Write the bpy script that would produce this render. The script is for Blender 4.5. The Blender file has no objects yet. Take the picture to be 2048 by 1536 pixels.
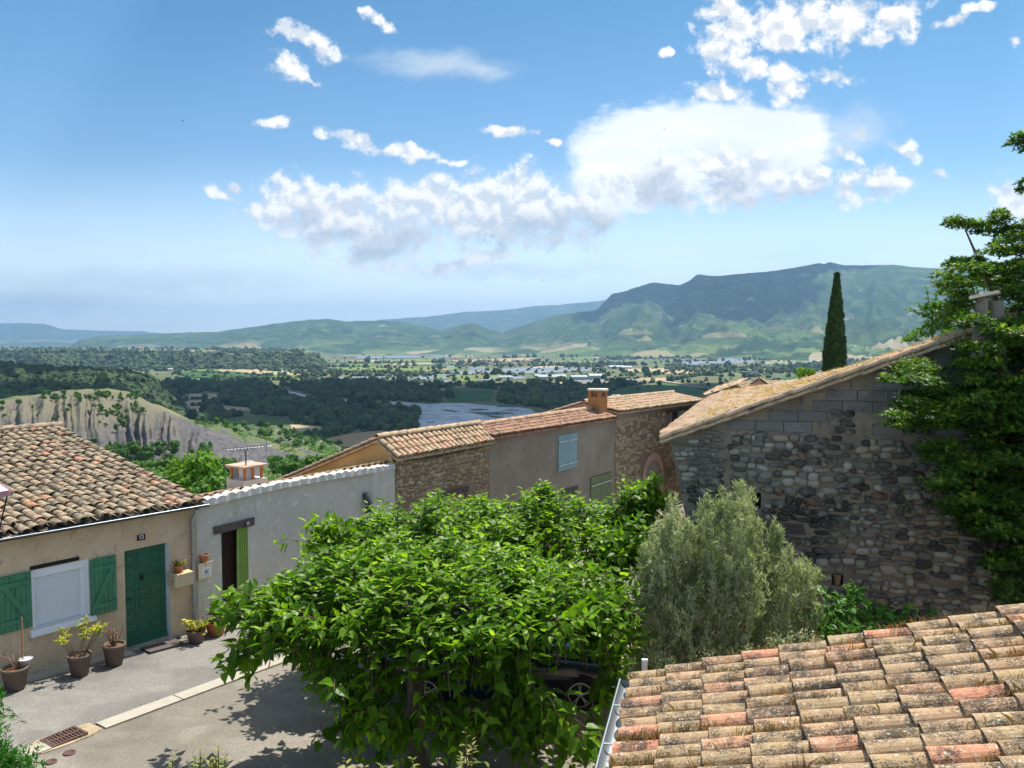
import bpy, math
import numpy as np
from mathutils import Vector, Matrix
R = math.radians
rng = np.random.default_rng(7)
sc = bpy.context.scene
COL = sc.collection
F = 1539.0            # focal length in photo pixels
HOR = 687.0
CAMZ = 6.3
PITCH = math.atan((768 - HOR) / F)

# ------------------------------------------------------------ camera, sun, sky
cd = bpy.data.cameras.new("camera"); cam = bpy.data.objects.new("camera", cd); COL.objects.link(cam)
cd.sensor_width = 36.0; cd.lens = F / 2048 * 36; cd.clip_start = 0.1; cd.clip_end = 80000
cam.location = (0, 0, CAMZ); cam.rotation_euler = (R(90) - PITCH, 0, 0)
sc.camera = cam
SUN_AZ, SUN_EL = 33.0, 60.0
sd = bpy.data.lights.new("sun", 'SUN'); sd.energy = 4.3; sd.angle = R(0.55); sd.color = (1.0, 0.95, 0.86)
sun = bpy.data.objects.new("sun", sd); COL.objects.link(sun)
sv = Vector((math.sin(R(SUN_AZ)) * math.cos(R(SUN_EL)), math.cos(R(SUN_AZ)) * math.cos(R(SUN_EL)), math.sin(R(SUN_EL))))
sun.rotation_euler = sv.to_track_quat('Z', 'Y').to_euler()
sc.view_settings.view_transform = 'Standard'; sc.view_settings.look = 'None'
sc.view_settings.gamma = 1; sc.view_settings.exposure = 0.95
sc.cycles.use_denoising = True
sc.cycles.use_adaptive_sampling = True; sc.cycles.adaptive_threshold = 0.015
sc.cycles.max_bounces = 6; sc.cycles.diffuse_bounces = 3; sc.cycles.glossy_bounces = 2
sc.cycles.transmission_bounces = 4; sc.cycles.volume_bounces = 0; sc.cycles.transparent_max_bounces = 6
sc.cycles.caustics_reflective = False; sc.cycles.caustics_refractive = False

def ray(u, v):
    x, y, z = (u - 1024) / F, 1.0, -(v - 768) / F
    c, s = math.cos(PITCH), math.sin(PITCH)
    return np.array([x, y * c + z * s, -y * s + z * c])
def P(u, v, Y):
    d = ray(u, v); return np.array([0, 0, CAMZ]) + d * (Y / d[1])
def G(u, v, z):
    d = ray(u, v); return np.array([0, 0, CAMZ]) + d * ((z - CAMZ) / d[2])

# ---- node helpers
class NT:
    def __init__(s, tree): s.t = tree; s.n = tree.nodes; s.l = tree.links
    def new(s, typ, **kw):
        n = s.n.new(typ)
        for k, v in kw.items(): setattr(n, k, v)
        return n
    def put(s, sock, val):
        if hasattr(val, 'is_linked') or hasattr(val, 'links'): s.l.new(val, sock)
        else:
            if isinstance(val, (tuple, list)) and len(val) == 3 and sock.type == 'RGBA': val = (*val, 1)
            sock.default_value = val
    def math(s, op, a, b=None, c=None, clamp=False):
        n = s.new('ShaderNodeMath', operation=op, use_clamp=clamp); s.put(n.inputs[0], a)
        if b is not None: s.put(n.inputs[1], b)
        if c is not None: s.put(n.inputs[2], c)
        return n.outputs[0]
    def noise(s, scale, detail=4, rough=.55, vec=None, dist=0, dim='3D'):
        n = s.new('ShaderNodeTexNoise'); n.noise_dimensions = dim
        n.inputs['Scale'].default_value = scale; n.inputs['Detail'].default_value = detail
        n.inputs['Roughness'].default_value = rough; n.inputs['Distortion'].default_value = dist
        if vec is not None: s.l.new(vec, n.inputs['Vector'])
        return n.outputs[0]
    def voro(s, scale, vec=None, feature='F1', out=0, rnd=1):
        n = s.new('ShaderNodeTexVoronoi', feature=feature); n.inputs['Scale'].default_value = scale
        n.inputs['Randomness'].default_value = rnd
        if vec is not None: s.l.new(vec, n.inputs['Vector'])
        return n.outputs[out]
    def ss(s, x, a, b, lo=0., hi=1.):
        n = s.new('ShaderNodeMapRange', interpolation_type='SMOOTHSTEP'); s.put(n.inputs[0], x)
        for i, q in enumerate((a, b, lo, hi)): s.put(n.inputs[i + 1], q)
        return n.outputs[0]
    def mix(s, f, a, b, mode='MIX'):
        n = s.new('ShaderNodeMix', data_type='RGBA', blend_type=mode)
        s.put(n.inputs[0], f); s.put(n.inputs[6], a); s.put(n.inputs[7], b); return n.outputs[2]
    def ramp(s, f, stops, interp='LINEAR'):
        n = s.new('ShaderNodeValToRGB'); r = n.color_ramp; r.interpolation = interp
        while len(r.elements) > 1: r.elements.remove(r.elements[-1])
        r.elements[0].position = stops[0][0]; r.elements[0].color = (*stops[0][1], 1)
        for p, c in stops[1:]:
            e = r.elements.new(p); e.color = (*c, 1)
        s.put(n.inputs[0], f); return n.outputs[0]
    def geo(s): return s.new('ShaderNodeNewGeometry').outputs['Position']
    def obj(s): return s.new('ShaderNodeTexCoord').outputs['Object']
    def attr(s, name='tint'): return s.new('ShaderNodeAttribute', attribute_name=name).outputs['Fac']
    def scale(s, vec, sx, sy, sz, rz=0):
        n = s.new('ShaderNodeMapping'); s.l.new(vec, n.inputs[0]); n.inputs['Scale'].default_value = (sx, sy, sz)
        n.inputs['Rotation'].default_value = (0, 0, rz); return n.outputs[0]
    def bump(s, h, strength=.5, dist=.01, normal=None):
        n = s.new('ShaderNodeBump'); n.inputs['Strength'].default_value = strength; n.inputs['Distance'].default_value = dist
        s.l.new(h, n.inputs['Height'])
        if normal is not None: s.l.new(normal, n.inputs['Normal'])
        return n.outputs[0]

def material(name, fn):
    m = bpy.data.materials.new(name); m.use_nodes = True; t = NT(m.node_tree)
    b = m.node_tree.nodes['Principled BSDF']; b.inputs['Roughness'].default_value = .85
    b.inputs['Specular IOR Level'].default_value = .25
    fn(t, b); return m
def plain(name, col, rough=.7, metal=0, var=.12, scale=6, bump=.0, spec=.3):
    def fn(t, b):
        n = t.noise(scale, 5, .6, t.obj())
        c = t.mix(n, tuple(x * (1 - var * 1.6) for x in col), tuple(min(1, x * (1 + var * 1.6)) for x in col))
        t.put(b.inputs['Base Color'], c); b.inputs['Roughness'].default_value = rough
        b.inputs['Metallic'].default_value = metal; b.inputs['Specular IOR Level'].default_value = spec
        if bump: t.l.new(t.bump(t.noise(scale * 6, 6, .65, t.obj()), bump, .01), b.inputs['Normal'])
    return material(name, fn)

# ---- sky with clouds: everything is laid out by direction
def cl(u, v, rx, ry, rot=0.):
    d = ray(u, v); return (d[0] / d[1], d[2] / d[1], rx / F, ry / F, rot)
CUMULUS = [cl(*a) for a in [
    (575,395,60,62),(640,420,80,60),(560,425,75,45,15),(700,455,110,60,15),(790,470,120,75,18),(870,410,95,70),(800,400,60,50),(740,505,90,35,10),
    (960,400,90,62),(1050,400,100,72),(1100,430,110,75),(1180,420,75,62),(1210,440,45,40),(1000,450,130,60),(900,530,70,18,10),(980,505,60,22,10),(440,385,36,14,-35),(465,375,22,14,-20),
    (1230,380,55,50),(1320,360,75,62),(1340,395,90,35),(1420,330,62,52),(1500,350,95,52),(1590,365,90,48),(1440,385,110,38),(1300,395,60,30),
    (1700,400,55,20),(1745,360,70,35),(1790,362,50,16,-6),(1690,375,35,30),
    (605,75,78,24,-18),(650,105,42,30,-10),(575,135,45,28,-25),(620,158,30,9,-8),
    (548,246,36,14,0),(700,280,78,20,-16),(800,305,85,18,-10),(910,325,36,10,5),
    (1020,265,62,12,-4),(1105,283,20,8),(755,45,44,13,-38),
    (1560,40,120,55,10),(1590,45,190,60,8),(1500,60,110,46,10),(980,430,230,70,0),(680,430,170,70,8),(1680,35,110,60,10),(1800,30,70,55),(1560,80,80,30,0),(1440,15,55,30,0),(1760,75,40,22,0),
    (1440,105,48,36,-30),(1510,130,45,28,10),(1440,185,70,26,0),(1580,170,45,36,20),(1560,135,30,30,0),(1670,150,55,20,-10),
    (1900,40,45,14,25),(1950,15,40,12,10),(1725,270,20,18,-40),(1695,310,50,14,-30),(1810,300,45,18,-30),(1880,348,18,8),(2010,390,40,35),(2040,415,50,35),
    (1335,108,18,9),(2030,80,14,16,-40),(776,533,18,10),(466,440,12,14)]]
CIRRUS = [cl(*a) for a in [(880,130,170,36,-3),(960,140,90,22,-6),(1190,370,80,60),(1620,250,60,60,0),(300,560,420,40,0),(100,600,300,40),(1000,540,300,26,0),(1700,270,120,60,20)]]
LENS = [cl(*a) for a in [(1400,272,235,66,3),(1250,330,110,95,0),(1330,300,190,95,0),(1500,300,160,85,0),(1580,290,85,80,0),(1450,250,150,46,0)]]
SHADE = [cl(*a) for a in [(800,480,140,50,12),(1100,470,190,52,-4),(1170,450,110,45),(1330,385,95,60,0),(1450,365,80,30,0),(1560,395,140,24,0),(970,480,90,34),(600,440,70,26,10),(660,470,90,22,15),(1740,385,70,14)]]
w = bpy.data.worlds.new("World"); sc.world = w; w.use_nodes = True
t = NT(w.node_tree); bg = w.node_tree.nodes['Background']
sky = t.new('ShaderNodeTexSky', sky_type='NISHITA', sun_disc=False)
sky.sun_elevation = R(SUN_EL); sky.sun_rotation = R(SUN_AZ); sky.altitude = 500; sky.air_density = 1.0; sky.dust_density = 1.1; sky.ozone_density = 2.2
g = t.new('ShaderNodeTexCoord').outputs['Generated']
sep = t.new('ShaderNodeSeparateXYZ'); t.l.new(g, sep.inputs[0])
ysafe = t.math('MAXIMUM', sep.outputs[1], .02)
S_ = t.math('DIVIDE', sep.outputs[0], ysafe); T_ = t.math('DIVIDE', sep.outputs[2], ysafe)
cmb = t.new('ShaderNodeCombineXYZ'); t.l.new(S_, cmb.inputs[0]); t.l.new(T_, cmb.inputs[1]); st = cmb.outputs[0]
nz = t.new('ShaderNodeTexNoise'); nz.inputs['Scale'].default_value = 26; nz.inputs['Detail'].default_value = 3; t.l.new(st, nz.inputs[0])
va = t.new('ShaderNodeVectorMath', operation='MULTIPLY_ADD'); t.l.new(nz.outputs[1], va.inputs[0]); va.inputs[1].default_value = (.028, .028, 0); t.l.new(st, va.inputs[2])
va2 = t.new('ShaderNodeVectorMath', operation='SUBTRACT'); t.l.new(va.outputs[0], va2.inputs[0]); va2.inputs[1].default_value = (.014, .014, 0)
stw = va2.outputs[0]
def blobs(lst, grow=1.0, dy=0.0):
    acc = None
    for (s0, t0, rx, ry, rot) in lst:
        m = t.new('ShaderNodeMapping', vector_type='TEXTURE'); t.l.new(stw, m.inputs[0])
        m.inputs['Location'].default_value = (s0, t0 + dy, 0); m.inputs['Rotation'].default_value = (0, 0, R(rot))
        m.inputs['Scale'].default_value = (rx * grow, ry * grow, 1)
        gr = t.new('ShaderNodeTexGradient', gradient_type='SPHERICAL'); t.l.new(m.outputs[0], gr.inputs[0])
        acc = gr.outputs[1] if acc is None else t.math('SMOOTH_MAX', acc, gr.outputs[1], .12)
    return acc
def cum_noise(off):
    n = t.new('ShaderNodeVectorMath', operation='ADD'); t.l.new(st, n.inputs[0]); n.inputs[1].default_value = off
    a = t.noise(34, 8, .62, n.outputs[0]); b = t.voro(46, n.outputs[0], 'SMOOTH_F1')
    return t.math('SUBTRACT', t.math('MULTIPLY', a, 1.0), t.math('MULTIPLY', b, .35))
mb = blobs(CUMULUS, 1.5)
cn = cum_noise((0, 0, 0)); cn2 = cum_noise((.004, .012, 0))
dens = t.math('ADD', mb, t.math('MULTIPLY', t.math('SUBTRACT', cn, .35), 1.5))
alpha = t.math('MULTIPLY', t.ss(t.math('ADD', dens, t.math('MULTIPLY', t.math('SUBTRACT', t.noise(120, 5, .7, st), .5), .7)), .28, .78), t.ss(mb, .12, .26))
cir = t.math('ADD', blobs(CIRRUS, 1.25), t.math('MULTIPLY', t.math('SUBTRACT', t.noise(22, 7, .6, t.scale(st, 1, 2.2, 1)), .5), .8))
ca = t.math('MULTIPLY', t.math('MULTIPLY', t.ss(cir, .12, .95), .62), t.ss(blobs(CIRRUS, 1.3), .08, .3))
lb = blobs(LENS, 1.3); la = t.math('MULTIPLY', t.ss(t.math('ADD', lb, t.math('MULTIPLY', t.math('SUBTRACT', t.noise(30, 8, .65, t.scale(st, 1, 1.9, 1)), .5), .5)), .16, .44), .92)
lcol = t.mix(t.ss(t.noise(10, 5, .55, t.scale(st, .5, 2.6, 1)), .35, .68), (.60, .625, .65), (.74, .75, .76))
relief = t.ss(t.math('SUBTRACT', cn2, cn), -.12, .12)     # lit from above right
shade = t.ss(t.math('ADD', blobs(SHADE, 1.15), t.math('MULTIPLY', t.math('SUBTRACT', cn, .33), .7)), .12, .75)
ccol = t.mix(relief, (1.3, 1.28, 1.25), (.84, .90, .98))
ccol = t.mix(t.math('MULTIPLY', shade, .6), ccol, (.52, .62, .75))
# thin pale haze veil low over the horizon
veil = t.math('MULTIPLY', t.ss(T_, .26, -.02), t.math('ADD', .62, t.math('MULTIPLY', t.noise(6, 5, .6, t.scale(st, 1, 5, 1)), .5), clamp=True))
SKYMUL = 0.098
grade = t.mix(t.ss(T_, .0, .55), (SKYMUL * .72, SKYMUL * .86, SKYMUL * .90), (SKYMUL * .31, SKYMUL * .60, SKYMUL * .69))
grade = t.mix(t.ss(T_, .6, 1.6), grade, (SKYMUL * 1.65, SKYMUL * 1.4, SKYMUL * 1.15))
skc = t.mix(1.0, sky.outputs[0], grade, 'MULTIPLY')
CL = .52
skc = t.mix(t.math('MULTIPLY', veil, .95), skc, (.86, .92, .93))
skc = t.mix(ca, skc, (.46, .51, .55)); skc = t.mix(la, skc, lcol)
skc = t.mix(alpha, skc, t.mix(1.0, ccol, (CL, CL, CL), 'MULTIPLY'))
t.l.new(skc, bg.inputs[0]); bg.inputs[1].default_value = 1.0
w.cycles.sampling_method = 'MANUAL'; w.cycles.sample_map_resolution = 512

# ------------------------------------------------------------ mesh helpers
def wloc(o):
    l = Vector((0, 0, 0))
    while o is not None: l += o.location; o = o.parent
    return np.array(l)
def link(o, parent=None, label=None, cat=None, group=None, kind=None):
    COL.objects.link(o)
    if parent is not None: o.parent = parent
    tag(o, label, cat, group, kind); return o
def tag(o, label=None, cat=None, group=None, kind=None):
    if label: o['label'] = label
    if cat: o['category'] = cat
    if group: o['group'] = group
    if kind: o['kind'] = kind
    return o
def thing(name, loc, label, cat, group=None):
    o = bpy.data.objects.new(name, None); o.empty_display_size = .2; o.location = [float(x) for x in loc]
    return link(o, None, label, cat, group)

class MB:
    """collects polygons; build() makes ONE mesh object"""
    def __init__(s): s.V = []; s.Fs = []; s.T = []; s.M = []; s.n = 0; s.S = []
    def add(s, V, Fc, tint=0.5, mi=0, smooth=False):
        V = np.asarray(V, float).reshape(-1, 3); o = s.n
        s.V.append(V); s.n += len(V)
        s.T.append(np.broadcast_to(np.asarray(tint, float), (len(V),)))
        if isinstance(Fc, np.ndarray): s.Fs.append(Fc + o); k = len(Fc)
        else:
            by = {}
            for f in Fc: by.setdefault(len(f), []).append(f)
            for L, fs in by.items():
                s.Fs.append(np.array(fs) + o); s.M.append(np.full(len(fs), mi)); s.S.append(np.full(len(fs), smooth))
            return s
        s.M.append(np.full(k, mi)); s.S.append(np.full(k, smooth)); return s
    def hexa(s, c, tint=.5, mi=0):   # 8 corners: bottom 0-3, top 4-7
        return s.add(c, [(3, 2, 1, 0), (4, 5, 6, 7), (0, 1, 5, 4), (1, 2, 6, 5), (2, 3, 7, 6), (3, 0, 4, 7)], tint, mi)
    def box(s, o, ex, ey, ez, x, y, z, tint=.5, mi=0):
        o, ex, ey, ez = map(np.asarray, (o, ex, ey, ez))
        c = [o + ex * a + ey * b + ez * d for d in z for (a, b) in ((x[0], y[0]), (x[1], y[0]), (x[1], y[1]), (x[0], y[1]))]
        return s.hexa(c, tint, mi)
    def bx(s, x, y, z, tint=.5, mi=0): return s.box((0, 0, 0), (1, 0, 0), (0, 1, 0), (0, 0, 1), x, y, z, tint, mi)
    def tube(s, pts, rad, n=8, tint=.5, mi=0, cap=True):
        pts = [np.asarray(p, float) for p in pts]; rad = rad if hasattr(rad, '__len__') else [rad] * len(pts)
        rings = []; pu = None
        for i, p in enumerate(pts):
            d = pts[min(i + 1, len(pts) - 1)] - pts[max(i - 1, 0)]; d = d / (np.linalg.norm(d) + 1e-9)
            u = np.cross(d, [0, 0, 1.] if abs(d[2]) < .93 else [1., 0, 0]) if pu is None else pu - d * np.dot(pu, d)
            u /= np.linalg.norm(u) + 1e-9; pu = u; w_ = np.cross(d, u)
            a = np.arange(n) * 2 * np.pi / n
            rings.append(p + rad[i] * (np.outer(np.cos(a), u) + np.outer(np.sin(a), w_)))
        V = np.concatenate(rings); Fq = []
        for i in range(len(pts) - 1):
            for k in range(n): Fq.append((i * n + k, i * n + (k + 1) % n, (i + 1) * n + (k + 1) % n, (i + 1) * n + k))
        s.add(V, Fq, tint, mi, True)
        if cap: s.add(V[-n:], [tuple(range(n))], tint, mi); s.add(V[:n], [tuple(range(n))[::-1]], tint, mi)
        return s
    def lathe(s, prof, c=(0, 0, 0), n=20, tint=.5, mi=0, ax=None, smooth=True):
        c = np.asarray(c, float); a = np.arange(n) * 2 * np.pi / n; ex, ey, ez = ax if ax else (np.array([1., 0, 0]), np.array([0, 1., 0]), np.array([0, 0, 1.]))
        V = [c + r * (math.cos(q) * ex + math.sin(q) * ey) + z * ez for (r, z) in prof for q in a]
        Fq = [(i * n + k, i * n + (k + 1) % n, (i + 1) * n + (k + 1) % n, (i + 1) * n + k) for i in range(len(prof) - 1) for k in range(n)]
        return s.add(V, Fq, tint, mi, smooth)
    def build(s, name, mats, parent=None, label=None, cat=None, group=None, kind=None, loc=None):
        mats = mats if isinstance(mats, (list, tuple)) else [mats]
        V = np.concatenate(s.V)
        if loc is not None: V = V - np.asarray(loc, float)
        elif parent is not None: V = V - wloc(parent)
        me = bpy.data.meshes.new(name)
        me.vertices.add(len(V)); me.vertices.foreach_set('co', V.astype(np.float32).ravel())
        tot = np.concatenate([np.full(len(f), f.shape[1]) for f in s.Fs]); idx = np.concatenate([f.ravel() for f in s.Fs])
        me.loops.add(len(idx)); me.loops.foreach_set('vertex_index', idx.astype(np.int32))
        me.polygons.add(len(tot)); st_ = np.concatenate([[0], np.cumsum(tot)[:-1]])
        me.polygons.foreach_set('loop_start', st_.astype(np.int32)); me.polygons.foreach_set('loop_total', tot.astype(np.int32))
        me.polygons.foreach_set('material_index', np.concatenate(s.M).astype(np.int32))
        me.polygons.foreach_set('use_smooth', np.concatenate(s.S).astype(bool))
        at = me.attributes.new('tint', 'FLOAT', 'POINT'); at.data.foreach_set('value', np.concatenate(s.T).astype(np.float32))
        me.update(calc_edges=True); me.validate()
        for m in mats: me.materials.append(m)
        o = bpy.data.objects.new(name, me)
        if loc is not None: o.location = [float(q) for q in loc]
        return link(o, parent, label, cat, group, kind)

def ico(sub=1):
    p = (1 + 5 ** .5) / 2
    V = [(-1, p, 0), (1, p, 0), (-1, -p, 0), (1, -p, 0), (0, -1, p), (0, 1, p), (0, -1, -p), (0, 1, -p), (p, 0, -1), (p, 0, 1), (-p, 0, -1), (-p, 0, 1)]
    Fc = [(0, 11, 5), (0, 5, 1), (0, 1, 7), (0, 7, 10), (0, 10, 11), (1, 5, 9), (5, 11, 4), (11, 10, 2), (10, 7, 6), (7, 1, 8), (3, 9, 4), (3, 4, 2), (3, 2, 6), (3, 6, 8), (3, 8, 9), (4, 9, 5), (2, 4, 11), (6, 2, 10), (8, 6, 7), (9, 8, 1)]
    V = [np.array(v) / np.linalg.norm(v) for v in V]
    for _ in range(sub):
        cache = {}; nf = []
        def mid(a, b):
            k = (min(a, b), max(a, b))
            if k not in cache: m = V[a] + V[b]; V.append(m / np.linalg.norm(m)); cache[k] = len(V) - 1
            return cache[k]
        for a, b, c in Fc:
            x, y, z = mid(a, b), mid(b, c), mid(c, a); nf += [(a, x, z), (b, y, x), (c, z, y), (x, y, z)]
        Fc = nf
    return np.array(V), np.array(Fc)
ICO0, ICO1, ICO2 = ico(0), ico(1), ico(2)
def scatter_shape(mb, shape, pos, scl, rot=None, tint=.5, jitter=0., mi=0, smooth=False):
    """copies of one small shape merged; pos (N,3), scl (N,3), rot (N,3,3)"""
    V0, F0 = shape; N = len(pos)
    V = V0[None] * scl[:, None, :]
    if jitter: V = V * (1 + rng.uniform(-jitter, jitter, (N, len(V0), 1)))
    if rot is not None: V = np.einsum('nij,nkj->nki', rot, V)
    V = V + pos[:, None, :]
    Fa = (F0[None] + (np.arange(N) * len(V0))[:, None, None]).reshape(-1, F0.shape[1])
    tt = np.repeat(np.broadcast_to(np.asarray(tint, float), (N,)), len(V0))
    mb.add(V.reshape(-1, 3), Fa, tt, mi, smooth)
def zrot(a):
    c, s_ = np.cos(a), np.sin(a); M = np.zeros((len(a), 3, 3)); M[:, 0, 0] = c; M[:, 0, 1] = -s_; M[:, 1, 0] = s_; M[:, 1, 1] = c; M[:, 2, 2] = 1
    return M
def frames(d, up=None):
    """rows->matrices whose columns are (side, d, normal)"""
    d = d / np.linalg.norm(d, axis=1, keepdims=True)
    up = np.tile([0, 0, 1.], (len(d), 1)) if up is None else up
    s_ = np.cross(d, up); L = np.linalg.norm(s_, axis=1, keepdims=True); s_ = np.where(L < 1e-3, [[1., 0, 0]], s_ / np.maximum(L, 1e-6)); n = np.cross(s_, d)
    return np.stack([s_, d, n], axis=2)
def rnd_noise1(x, seed=0, octaves=5, f=1.0):
    """value noise 1D"""
    r = np.random.default_rng(seed); tab = r.uniform(-1, 1, 4096); out = 0; a = 1.
    for o in range(octaves):
        xx = np.asarray(x) * f + 17.3 * o + 1000; i = np.floor(xx).astype(int); fr = xx - i; fr = fr * fr * (3 - 2 * fr)
        out = out + a * (tab[i % 4096] * (1 - fr) + tab[(i + 1) % 4096] * fr); a *= .5; f *= 2.03
    return out
def noise2(x, y, seed=0, octaves=4, f=1.0, ridged=False):
    r = np.random.default_rng(seed); tab = r.uniform(-1, 1, (256, 256)); out = 0; a = 1.
    for o in range(octaves):
        X = x * f + 31.7 * o; Y = y * f + 11.1 * o; i = np.floor(X).astype(int); j = np.floor(Y).astype(int); fx = X - i; fy = Y - j
        fx = fx * fx * (3 - 2 * fx); fy = fy * fy * (3 - 2 * fy)
        q = (tab[i % 256, j % 256] * (1 - fx) + tab[(i + 1) % 256, j % 256] * fx) * (1 - fy) + (tab[i % 256, (j + 1) % 256] * (1 - fx) + tab[(i + 1) % 256, (j + 1) % 256] * fx) * fy
        if ridged: q = 1 - 2 * np.abs(q)
        out = out + a * q; a *= .5; f *= 2.03
    return out
def sstep(x, a, b): t_ = np.clip((x - a) / (b - a), 0, 1); return t_ * t_ * (3 - 2 * t_)
def in_poly(x, y, poly):
    x = np.asarray(x); c = np.zeros(x.shape, bool); n = len(poly); j = n - 1
    for i in range(n):
        xi, yi = poly[i]; xj, yj = poly[j]
        c ^= ((yi > y) != (yj > y)) & (x < (xj - xi) * (y - yi) / (yj - yi + 1e-12) + xi); j = i
    return c

# ------------------------------------------------------------ materials of the land
def m_tree(name, dark, light, yellow=None, trans=0.0, scale=.8, tintmix=.6, rough=.75, wood=False):
    def fn(t, b):
        n = t.noise(scale, 4, .6, t.geo())
        f = t.math('ADD', t.math('MULTIPLY', n, 1 - tintmix + .3), t.math('MULTIPLY', t.attr(), tintmix), clamp=True)
        stops = [(.25, dark), (.75, light)] + ([(1.0, yellow)] if yellow else [])
        c = t.ramp(f, stops)
        if wood:
            k_ = t.noise(.16, 5, .75, t.geo()); c = t.mix(t.ss(k_, .52, .36), c, tuple(x * .35 for x in dark)); c = t.mix(t.math('MULTIPLY', t.ss(t.noise(.01, 3, .5, t.geo()), .5, .65), .5), c, (.075, .10, .035)); t.l.new(t.bump(k_, 1.0, 3.5), b.inputs['Normal'])  # bump hollows mixed darker, painting shaded gaps between the crowns
        t.put(b.inputs['Base Color'], c); b.inputs['Roughness'].default_value = rough
        if trans:
            tr = t.new('ShaderNodeBsdfTranslucent'); t.put(tr.inputs[0], t.mix(1.0, c, (1.3, 1.35, .55), 'MULTIPLY'))
            mx = t.new('ShaderNodeMixShader'); mx.inputs[0].default_value = trans
            t.l.new(b.outputs[0], mx.inputs[1]); t.l.new(tr.outputs[0], mx.inputs[2])
            t.l.new(mx.outputs[0], t.t.nodes['Material Output'].inputs[0])
    return material(name, fn)
M_FOREST = m_tree("forest foliage", (.018, .045, .018), (.06, .12, .032), scale=.02, tintmix=.5, wood=True)
M_RIVERWOOD = m_tree("riverside foliage", (.02, .05, .02), (.07, .13, .035), scale=.02, tintmix=.5, wood=True)
M_SCRUB = m_tree("scrub foliage", (.03, .09, .015), (.09, .21, .035), (.17, .30, .04), scale=.2, tintmix=.6, trans=.3)
M_BARK = plain("bark", (.11, .08, .055), .9, scale=20, bump=.6)

def terr(t, b):
    p = t.geo(); a = t.attr('tint')                  # a: 0 valley grass .. 1 bare marl
    big = t.noise(.006, 5, .6, p); mid = t.noise(.05, 6, .65, p); fine = t.noise(.9, 5, .7, p)
    grass = t.ramp(big, [(.3, (.05, .085, .03)), (.5, (.085, .12, .04)), (.62, (.15, .15, .06)), (.75, (.06, .10, .035))])
    grass = t.mix(t.ss(mid, .45, .7), grass, (.19, .17, .085))
    grass = t.mix(t.math('MULTIPLY', t.ss(fine, .55, .7), .6), grass, (.03, .06, .015))
    z = t.new('ShaderNodeSeparateXYZ'); t.l.new(p, z.inputs[0])
    band = t.noise(.35, 5, .65, t.scale(p, .35, .35, 1.2))
    marl = t.ramp(band, [(.3, (.052, .052, .06)), (.5, (.09, .087, .09)), (.7, (.135, .122, .108))])
    tan = t.ramp(fine, [(.3, (.11, .095, .062)), (.5, (.165, .145, .108)), (.64, (.095, .115, .05))])
    hi = t.ss(t.math('ADD', z.outputs[2], t.math('MULTIPLY', mid, 20)), -28, -16)
    bad = t.mix(hi, marl, tan)
    bad = t.mix(t.ss(fine, .62, .72), bad, (.12, .13, .06))
    c = t.mix(t.ss(t.math('ADD', a, t.math('MULTIPLY', t.math('SUBTRACT', mid, .5), .5)), .35, .6), grass, bad)
    t.put(b.inputs['Base Color'], c); b.inputs['Roughness'].default_value = .95
    t.l.new(t.bump(t.math('ADD', t.math('MULTIPLY', fine, 1.0), mid), .8, .6), b.inputs['Normal'])
M_TERR = material("hillside", terr)

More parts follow.
